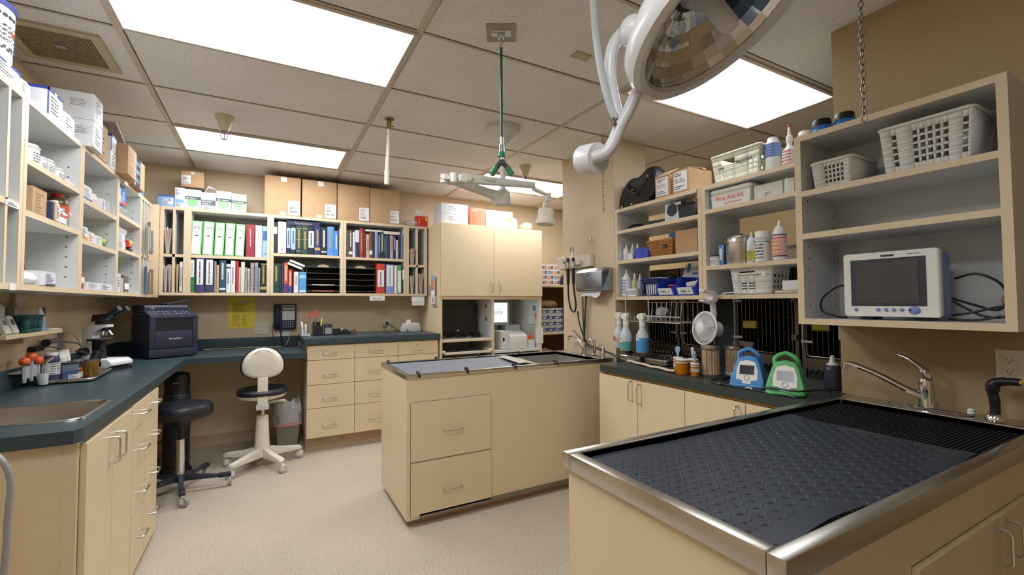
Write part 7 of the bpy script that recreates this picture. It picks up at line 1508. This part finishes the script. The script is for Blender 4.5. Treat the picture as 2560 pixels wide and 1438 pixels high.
# ---------------------------------------------------------------- near shelf unit
pm = thing('patient_monitor', 'white and blue patient monitor with a dark screen on the near shelf unit', 'monitor', (2.045, .785, 1.2305), -R90)
PB = mat('monitor_periwinkle', '#6f83c0', .4); w, h = .147, .258
MB(WPL).rbox(-w, w, 0, .03, .012, h, .012, 4, 'y').build('front_case', pm); MB(PB).rbox(-w+.006, w-.006, .03, .115, .012, h-.008, .016, 4, 'y').build('rear_case', pm)
MB(CHAR).box(-w*.82, w*.76, -.0015, 0, .052, h*.90).build('bezel', pm); MB(mat('monitor_glass', '#4d4a4a', .12)).box(-w*.70, w*.62, -.003, -.0015, .062, h*.85).build('screen', pm)
MB(WPL).rbox(-w*.95, w, -.004, .0, .012, .026, .006, 3, 'y').build('lower_lip', pm)
for x, r in [(-w*.72, .006)]+[(-w*.22+.024*k, .0062) for k in range(5)]+[(w*.52, .016)]: MB(PB).lathe([(0, 0), (r, 0), (r, .004), (r*.8, .006), (0, .006)], 18, (x, 0, .038 if r < .01 else .036), (PI/2, 0, 0)).build('button' if r < .01 else 'dial', pm)
MB(INK).box(-.02, .02, -.0016, 0, h*.925, h*.955).build('badge', pm); plines(MB(WPL), (0, 0, 0), (1, 0, 0), (0, 0, 1), .01, .01, 1, INKG); m = MB(INKG); plines(m, (w*.4, -.0006, h*.93), (1, 0, 0), (0, 0, 1), w*.5, .008, 1, INKG); m.build('lettering', pm)
for x in (-.08, .09): MB(BLK).box(x-.02, x+.02, .02, .10, 0, .012).build('foot', pm)
solo(MB(BLK).tube(spline([(2.12, .93, 1.37), (2.10, .985, 1.36), (2.08, 1.03, 1.31), (2.07, 1.025, 1.26), (2.07, .97, 1.238), (2.085, .94, 1.236)]), .0042, 8), 'monitor_lead', 'black lead looping out on the left of the patient monitor', 'cable')
solo(MB(BLK).tube(spline([(2.12, .62, 1.38), (2.10, .56, 1.392), (2.11, .51, 1.36), (2.12, .495, 1.31), (2.13, .52, 1.27), (2.12, .57, 1.285), (2.10, .625, 1.31)]), .0042, 8).tube(spline([(2.10, .625, 1.25), (2.09, .57, 1.262), (2.09, .50, 1.282), (2.10, .482, 1.265), (2.10, .51, 1.245), (2.09, .55, 1.252), (2.10, .59, 1.275), (2.11, .625, 1.30)]), .0042, 8).tube(spline([(2.09, .63, 1.236), (2.07, .56, 1.236), (2.08, .50, 1.25)]), .0042, 8), 'monitor_lead', 'tangle of black leads on the right of the patient monitor', 'cable')
solo(MB(mat('tan_grommet', '#b59a72', .5)).lathe([(0, 0), (.035, 0), (.03, .004), (0, .005)], 20, (0, 0, 0), (PI/2, 0, 0)), 'cable_grommet', 'tan cable cover on the back of the near shelf unit', 'grommet', (2.287, .515, 1.30), -R90)
def grid_holes(u0, u1, v0, v1, nu, nv, g=.35): return [(u0+(u1-u0)*(i+g/2)/nu, u0+(u1-u0)*(i+1-g/2)/nu, v0+(v1-v0)*(j+g/2)/nv, v0+(v1-v0)*(j+1-g/2)/nv) for i in range(nu) for j in range(nv)]
basket('small white basket with square holes, left on the near shelf unit', (2.13, .955, 1.773), .148, .21, .108, BW, grid_holes(.3, .82, .15, .85, 5, 4), [], .9, -R90)
basket('large white basket with square holes, right on the near shelf unit', (2.13, .66, 1.773), .255, .21, .17, BW, grid_holes(.36, .78, .12, .85, 5, 5)+grid_holes(.12, .2, .12, .85, 1, 5, .3)+grid_holes(.90, .98, .12, .85, 1, 5, .3), [], .9, -R90)

# ---------------------------------------------------------------- treatment table top
tm = MB(mat('black_tread_mat', '#1f2833', .45, var=.14, scale=14))
X0, X1, Y0, Y1 = .787, 1.77, .474, 1.003
def edge(u, v):
    x = X0+(X1-X0)*u; y = Y0+(Y1-Y0)*v
    lift = .004*max(0, math.sin(7*u+1))*(1 if v > .93 else 0)+.006*max(0, math.sin(9*u))*(1 if v < .07 else 0)
    return (x, y-.012*max(0, math.sin(8*u-.5))*(1-v)**8*-1, .8655+lift)
tm.grid(edge, 40, 16)
pit = .0262; rows_ = int((Y1-Y0-.02)/pit); 
for j in range(rows_):
    for i in range(int((X1-X0-.02)/pit)):
        cx, cy = X0+.015+pit*i, Y0+.015+pit*j; a_ = PI/4 if (i+j) % 2 else -PI/4; L_, W_ = .0115, .0034
        ca, sa = math.cos(a_), math.sin(a_)
        pt = [(L_, 0), (0, W_), (-L_, 0), (0, -W_)]; top = [(.4*L_, 0), (-.4*L_, 0)]
        vs = [(cx+p*ca-q*sa, cy+p*sa+q*ca, .8658) for p, q in pt]+[(cx+p*ca-q*sa, cy+p*sa+q*ca, .8680) for p, q in top]
        tm.add(vs, [(0, 1, 4), (1, 2, 5), (1, 5, 4), (2, 3, 5), (3, 0, 4), (3, 4, 5)])
tm.box(X0+.01, X1-.01, Y0+.02, Y1-.02, .852, .8645)
solo(tm, 'tread_mat', 'black diamond tread rubber mat covering the treatment table', 'mat', angle=25)
gr = MB(RUB)
for k in range(46): y = .472+.0118*k; gr.box(1.775, 2.155, y, y+.005, .852, .866)
for x in (1.78, 1.90, 2.02, 2.14): gr.box(x, x+.01, .472, 1.008, .849, .858)
solo(gr, 'drain_grate', 'black slatted drain grate at the wall end of the treatment table', 'grate')
tf = thing('table_faucet', 'chrome single lever faucet with a long spout at the treatment table', 'faucet', (2.232, .748, .886), -R90)
MB(CHROME).rbox(-.135, .135, -.024, .024, 0, .008, .02, 4).build('base_plate', tf); MB(CHROME).lathe([(0, .008), (.027, .008), (.024, .03), (.022, .07), (.025, .095), (.02, .115), (0, .12)], 22).build('body', tf)
MB(CHROME).tube(spline([(-.01, -.012, .05), (-.06, -.03, .075), (-.13, -.05, .115), (-.19, -.065, .142), (-.225, -.07, .152), (-.24, -.073, .148)]), [.013]*6+[.012]*6+[.011]*6+[.011]*6+[.011]*7, 10).cyl((-.238, -.0725, .15), (-.240, -.073, .125), .0125, n=14).build('spout', tf)
MB(CHROME).tube(spline([(.008, 0, .10), (.012, -.01, .125), (-.01, -.015, .16), (-.045, -.02, .19), (-.075, -.025, .203)]), [.020, .019, .018, .017, .016, .015, .014, .014, .013, .013, .012, .011, .011, .010, .010, .009, .009, .008, .008, .007, .006, .006, .005, .005, .005], 10, flat=.55).build('lever', tf)
MB(PAPER).lathe([(0, .008), (.011, .008), (.011, .022), (.006, .026), (0, .026)], 14, (.125, 0, 0)).build('cap', tf)
sp3 = thing('hand_sprayer', 'black hand sprayer in a chrome holder beside the table faucet', 'sprayer', (2.232, .563, .886), -R90)
MB(CHROME).lathe([(0, 0), (.027, 0), (.025, .012), (.018, .02), (0, .02)], 22).build('holder', sp3); MB(BLK).tube(spline([(0, 0, .018), (0, 0, .06), (-.004, -.002, .10), (.004, -.005, .128), (.035, -.01, .138), (.065, -.014, .14)]), [.0135]*6+[.0145]*6+[.018]*6+[.0155]*6+[.013]*7, 12).build('grip', sp3); MB(YEL).cyl((.065, -.014, .14), (.069, -.0145, .14), .007).build('nozzle_ring', sp3)
outlet('cream outlet on the dark wall to the right of the table faucet', (RX_-.0006, .537, 1.07), -R90, 1)

# ---------------------------------------------------------------- ceiling things
vt = thing('ceiling_vent', 'cream perforated ceiling vent in the top left corner', 'vent', (-.885, 2.90, H)); VM = mat('cream_vent', '#b9ad8d', .5)
a, b_ = .185, .19; m = MB(VM).box(-a, a, -b_, -.15, -.012, 0).box(-a, a, .15, b_, -.012, 0).box(-a, -.145, -.15, .15, -.012, 0).box(.145, a, -.15, .15, -.012, 0); m.build('frame', vt)
m = MB(mat('vent_grille', '#8f8260', .6))
for k in range(22): x = -.143+.013*k; m.box(x, x+.005, -.15, .15, -.008, -.003)
for k in range(22): y = -.148+.0136*k; m.box(-.145, .145, y, y+.005, -.007, -.004)
m.build('grille', vt); MB(mat('vent_dark', '#6e6246', .9)).box(-.145, .145, -.15, .15, -.002, 0).build('backing', vt); MB(GREY).box(-.02, .02, -.016, .016, -.010, -.008).build('damper_tab', vt)
def sprinkler(label, x, y):
    t = thing('sprinkler', label, 'sprinkler', (x, y, H), 0, 'ceiling sprinklers'); IVS = mat('sprinkler_ivory', '#c9bfa0', .4)
    MB(IVS).lathe([(0, 0), (.058, 0), (.056, -.008), (.042, -.04), (.034, -.075), (.024, -.10), (0, -.10)], 24).build('escutcheon', t)
    m = MB(STEELD).cyl((0, 0, -.10), (0, 0, -.118), .016, n=12)
    for s in (-1, 1): m.tube(spline([(s*.012, 0, -.115), (s*.020, 0, -.128), (s*.018, 0, -.145), (s*.004, 0, -.155)]), .003, 6)
    m.cyl((0, 0, -.155), (0, 0, -.158), .016, n=14); m.build('head', t); MB(RED).cyl((0, 0, -.118), (0, 0, -.15), .0035).build('bulb', t)
sprinkler('ceiling sprinkler in front of the light panel above the desk', -.262, 3.50); sprinkler('ceiling sprinkler to the right of the white dental arm', 2.07, 3.50)
hz = thing('oxygen_drop', 'dark green hose hanging from a square ceiling plate with a two way outlet', 'hose', (.94, 1.80, H))
HG = mat('dark_green_hose', '#1d4a48', .35); GRN = mat('green_fitting', '#2f8a64', .4)
MB(mat('ceiling_plate', '#9c9385', .5)).at((0, 0, 0), (0, 0, .0)).box(-.068, .068, -.068, .068, -.006, 0).build('plate', hz); MB(PAPER).box(-.045, .045, -.022, .022, -.0075, -.006).build('label', hz); text('OXYGEN', .014, GRN, hz, (-.012, -.01, -.0082), (PI, 0, 0))
MB(CHROME).cyl((0, 0, -.006), (0, 0, -.03), .018, .014, 16).cyl((0, 0, -.03), (0, 0, -.075), .008, n=12).build('connector', hz)
MB(HG).cyl((0, 0, -.07), (0, 0, -.50), .0062, n=12).build('hose', hz)
MB(CHROME).cyl((0, 0, -.495), (0, 0, -.53), .0085, n=12).cyl((0, 0, -.53), (0, 0, -.565), .013, .015, 14).build('coupling', hz); MB(GRN).cyl((0, 0, -.565), (0, 0, -.585), .0175, n=16).mat(CHROME).cyl((0, 0, -.585), (0, 0, -.60), .008).build('ring', hz)
MB(CHAR).prism([(-.008, -.60), (.008, -.60), (.034, -.632), (.018, -.642), (0, -.622), (-.018, -.642), (-.034, -.632)], -.012, .012, 'y').build('splitter', hz, bevel=.003)
for s in (-1, 1): MB(GRN).cyl((s*.024, 0, -.632), (s*.046, s*.004, -.668), .013, .015, 16).mat(STEELD).cyl((s*.046, s*.004, -.668), (s*.049, s*.004, -.673), .009, n=12).build('outlet', hz)
hz.rotation_euler = (0, 0, -.5)
pv = thing('white_pipe', 'thin white pipe hanging from the ceiling in front of the brown cartons', 'pipe', (.716, 3.02, H)); MB(STEELD).lathe([(0, 0), (.034, 0), (.03, -.008), (0, -.01)], 20).build('flange', pv); MB(BRASS).cyl((0, 0, -.01), (-.003, 0, -.075), .015, n=14).cyl((.015, 0, -.05), (.028, 0, -.05), .006).build('valve', pv)
MB(IVORY).cyl((-.003, 0, -.075), (-.014, 0, -.36), .0125, n=14).build('pipe', pv); MB(IVORY).cyl((-.014, 0, -.36), (-.017, 0, -.455), .0165, .015, 14).build('sleeve', pv)
solo(MB(mat('cream_cover', '#b3a683', .5)).box(-.05, .05, -.03, .03, -.006, 0), 'cover_plate', 'small cream cover plate on the ceiling left of the surgical lamp', 'cover plate', (1.39, 1.78, H), 0, bevel=.002)
# dental x-ray arm
xr = thing('dental_arm', 'white folding dental x-ray arm hanging from a cone on the ceiling', 'medical arm', (1.47, 2.80, H)); XW = mat('xray_white', '#d5d2c8', .35)
MB(XW).lathe([(0, 0), (.125, 0), (.127, -.01), (.124, -.035), (.03, -.125), (0, -.125)], 36).build('ceiling_cone', xr); MB(XW).cyl((0, 0, -.12), (0, 0, -.50), .019, n=18).build('post', xr)
MB(XW).lathe([(0, -.45), (.03, -.45), (.052, -.47), (.056, -.55), (.05, -.56), (0, -.56)], 26).build('hub', xr)
m = MB(XW).prism([(-.07, -.56), (.0, -.55), (.0, -.48), (-.05, -.47), (-.40, -.405), (-.42, -.445), (-.09, -.52)], -.028, .028, 'y'); m.build('lower_arm', xr, bevel=.006)
MB(WPL).cyl((-.44, 0, -.455), (-.44, 0, -.40), .026, n=18).cyl((-.39, -.04, -.455), (-.39, -.04, -.395), .026, n=18).box(-.46, -.38, -.05, .02, -.44, -.415).build('elbow', xr); MB(BLK).cyl((-.44, 0, -.43), (-.44, 0, -.425), .0268, n=18).build('elbow_ring', xr)
m = MB(XW).prism([(-.37, -.455), (-.35, -.465), (.20, -.435), (.205, -.395), (-.32, -.405), (-.37, -.41)], -.115, -.07, 'y'); m.build('upper_arm', xr, bevel=.006); MB(IVORY).cyl((-.315, -.115, -.435), (-.315, -.125, -.435), .02, n=18).build('pivot_cap', xr)
text('Centre', .036, mat('grey_logo', '#8d9296', .6), xr, (-.16, -.1158, -.43), (PI/2, .03, 0), shear=0)
MB(XW).prism([(.195, -.395), (.21, -.435), (.30, -.46), (.34, -.455), (.34, -.52), (.30, -.52), (.30, -.475), (.20, -.45)], -.115, -.07, 'y').build('wrist', xr, bevel=.005)
MB(XW).tube(spline([(.32, -.09, -.515), (.30, -.09, -.535), (.29, -.09, -.57)]), .012, 10).build('neck', xr)
MB(IVORY).lathe([(0, .0), (.056, 0), (.062, .01), (.058, .08), (.05, .10), (0, .102)], 28, (.30, -.09, -.675), (.0, .08, 0)).lathe([(0, 0), (.066, 0), (.07, .02), (.064, .045), (0, .045)], 28, (.30, -.09, -.69), (0, .08, 0)).rbox(.345, .385, -.115, -.065, -.672, -.652, .01).build('tube_head', xr)
# ---------------------------------------------------------------- surgical lamp
fw = Vector((0.705, 0.498, 0.505)); rt = Vector((0.876, -0.482, -0.005)); upv = Vector((-0.012, -0.033, 0.999))
side = (rt*.65-upv*.76); side = (side-fw*side.dot(fw)).normalized(); nrm = (fw*-.445+side*.895).normalized()
lp = thing('surgical_lamp', 'large white surgical lamp with a mirrored dish at the top of the photo', 'lamp', (1.164, 0.823, 2.138))
q = nrm.to_track_quat('Z', 'Y').to_matrix().to_4x4()
LW = mat('lamp_white', '#dcdde0', .3, var=.02, coat=.2); MIR = mat('faceted_mirror', '#d6d8da', .06, 1., var=.03)
def place(mb, name, **kw): mb.v = [q @ p for p in mb.v]; return mb.build(name, lp, **kw)
R0 = .305
place(MB(LW).lathe([(R0*.835, -.004), (R0*.86, .012), (R0*.93, .018), (R0*.985, .008), (R0, -.015), (R0*.97, -.05), (R0*.80, -.10), (R0*.5, -.145), (R0*.25, -.16), (0, -.165)], 56, cap=False), 'housing')
m = MB(MIR); n_ = 30; prof = [(.835, -.006), (.80, -.03), (.72, -.058), (.60, -.085), (.47, -.105), (.33, -.12), (.18, -.13)]
for g in range(len(prof)-1):
    r1, z1 = prof[g]; r2, z2 = prof[g+1]; rr = random.Random(g)
    for k in range(n_):
        a0, a1 = 2*PI*k/n_, 2*PI*(k+1)/n_; j = .0022*(rr.random()-.5); j2 = .0022*(rr.random()-.5)
        m.add([(R0*r*math.cos(t), R0*r*math.sin(t), z+dz) for r, z, t, dz in ((r1, z1, a0, j), (r1, z1, a1, j2), (r2, z2, a1, j), (r2, z2, a0, j2))], [(0, 1, 2, 3)])
place(m, 'reflector', angle=1)
place(MB(LW).lathe([(0, -.135), (.058, -.135), (.06, -.125), (.045, -.09), (.03, -.06), (.028, .03), (.022, .045), (0, .05)], 26), 'centre_handle'); place(MB(BLK).lathe([(0, -.129), (.075, -.129), (.075, -.124), (0, -.122)], 26), 'bulb_ring')
W_ = Vector(lp.location)
def rel(pts): return [Vector(p)-W_ for p in pts]
m = MB(LW).tube(spline(rel([(1.164, 0.94, 2.36), (1.104, 0.977, 2.246), (1.068, 1, 2.163), (1.042, 1.026, 2.159), (1.024, 1.036, 2.17)])), .03, 14); m.build('yoke', lp)
m = MB(LW); c_ = rel([(1.017, 1.029, 2.165)])[0]; m.sphere(c_, .05, 22, 1, 1, 1); m.build('pivot_ball', lp)
MB(LW).tube(spline(rel([(1.085, 1.079, 2.236), (1.043, 1.103, 2.212), (1.011, 1.123, 2.161), (1.002, 1.131, 2.078), (1.015, 1.128, 1.984), (1.023, 1.115, 1.912)])), .0205, 14).build('rear_tube', lp)
MB(LW).tube(spline(rel([(1.073, 1.024, 2.072), (1.052, 1.044, 2.004), (1.025, 1.067, 1.928), (1.004, 1.087, 1.878), (0.988, 1.104, 1.824), (0.966, 1.119, 1.79), (0.929, 1.143, 1.775)])), .0205, 14).build('lower_tube', lp)
MB(FROST).tube(spline(rel([(0.919, 1.12, 2.372), (0.925, 1.12, 2.293), (0.935, 1.119, 2.175), (0.948, 1.11, 2.055), (0.971, 1.102, 1.957), (0.992, 1.092, 1.898)])), .017, 12, flat=.7).build('cable_sleeve', lp)
d0, d1 = rel([(0.954, 1.135, 1.778), (0.947, 1.207, 1.789)]); MB(LW).cyl(d0, d1, .051, n=30).build('counterweight', lp, bevel=.004)
MB(STEELD).cyl(*rel([(0.969, 1.088, 1.895), (0.976, 1.085, 1.876)]), .010).build('screw', lp)
e0 = rel([(1.164, 0.94, 2.36)])[0]; MB(LW).tube(spline([e0, e0+Vector((.02, .02, .10)), Vector((e0.x+.02, e0.y+.02, H-W_.z))]), .028, 14).build('ceiling_stem', lp)
e1 = rel([(0.919, 1.12, 2.372)])[0]; MB(LW).tube([e1, Vector((e1.x, e1.y, H-W_.z))], .017, 12).build('cable_top', lp)
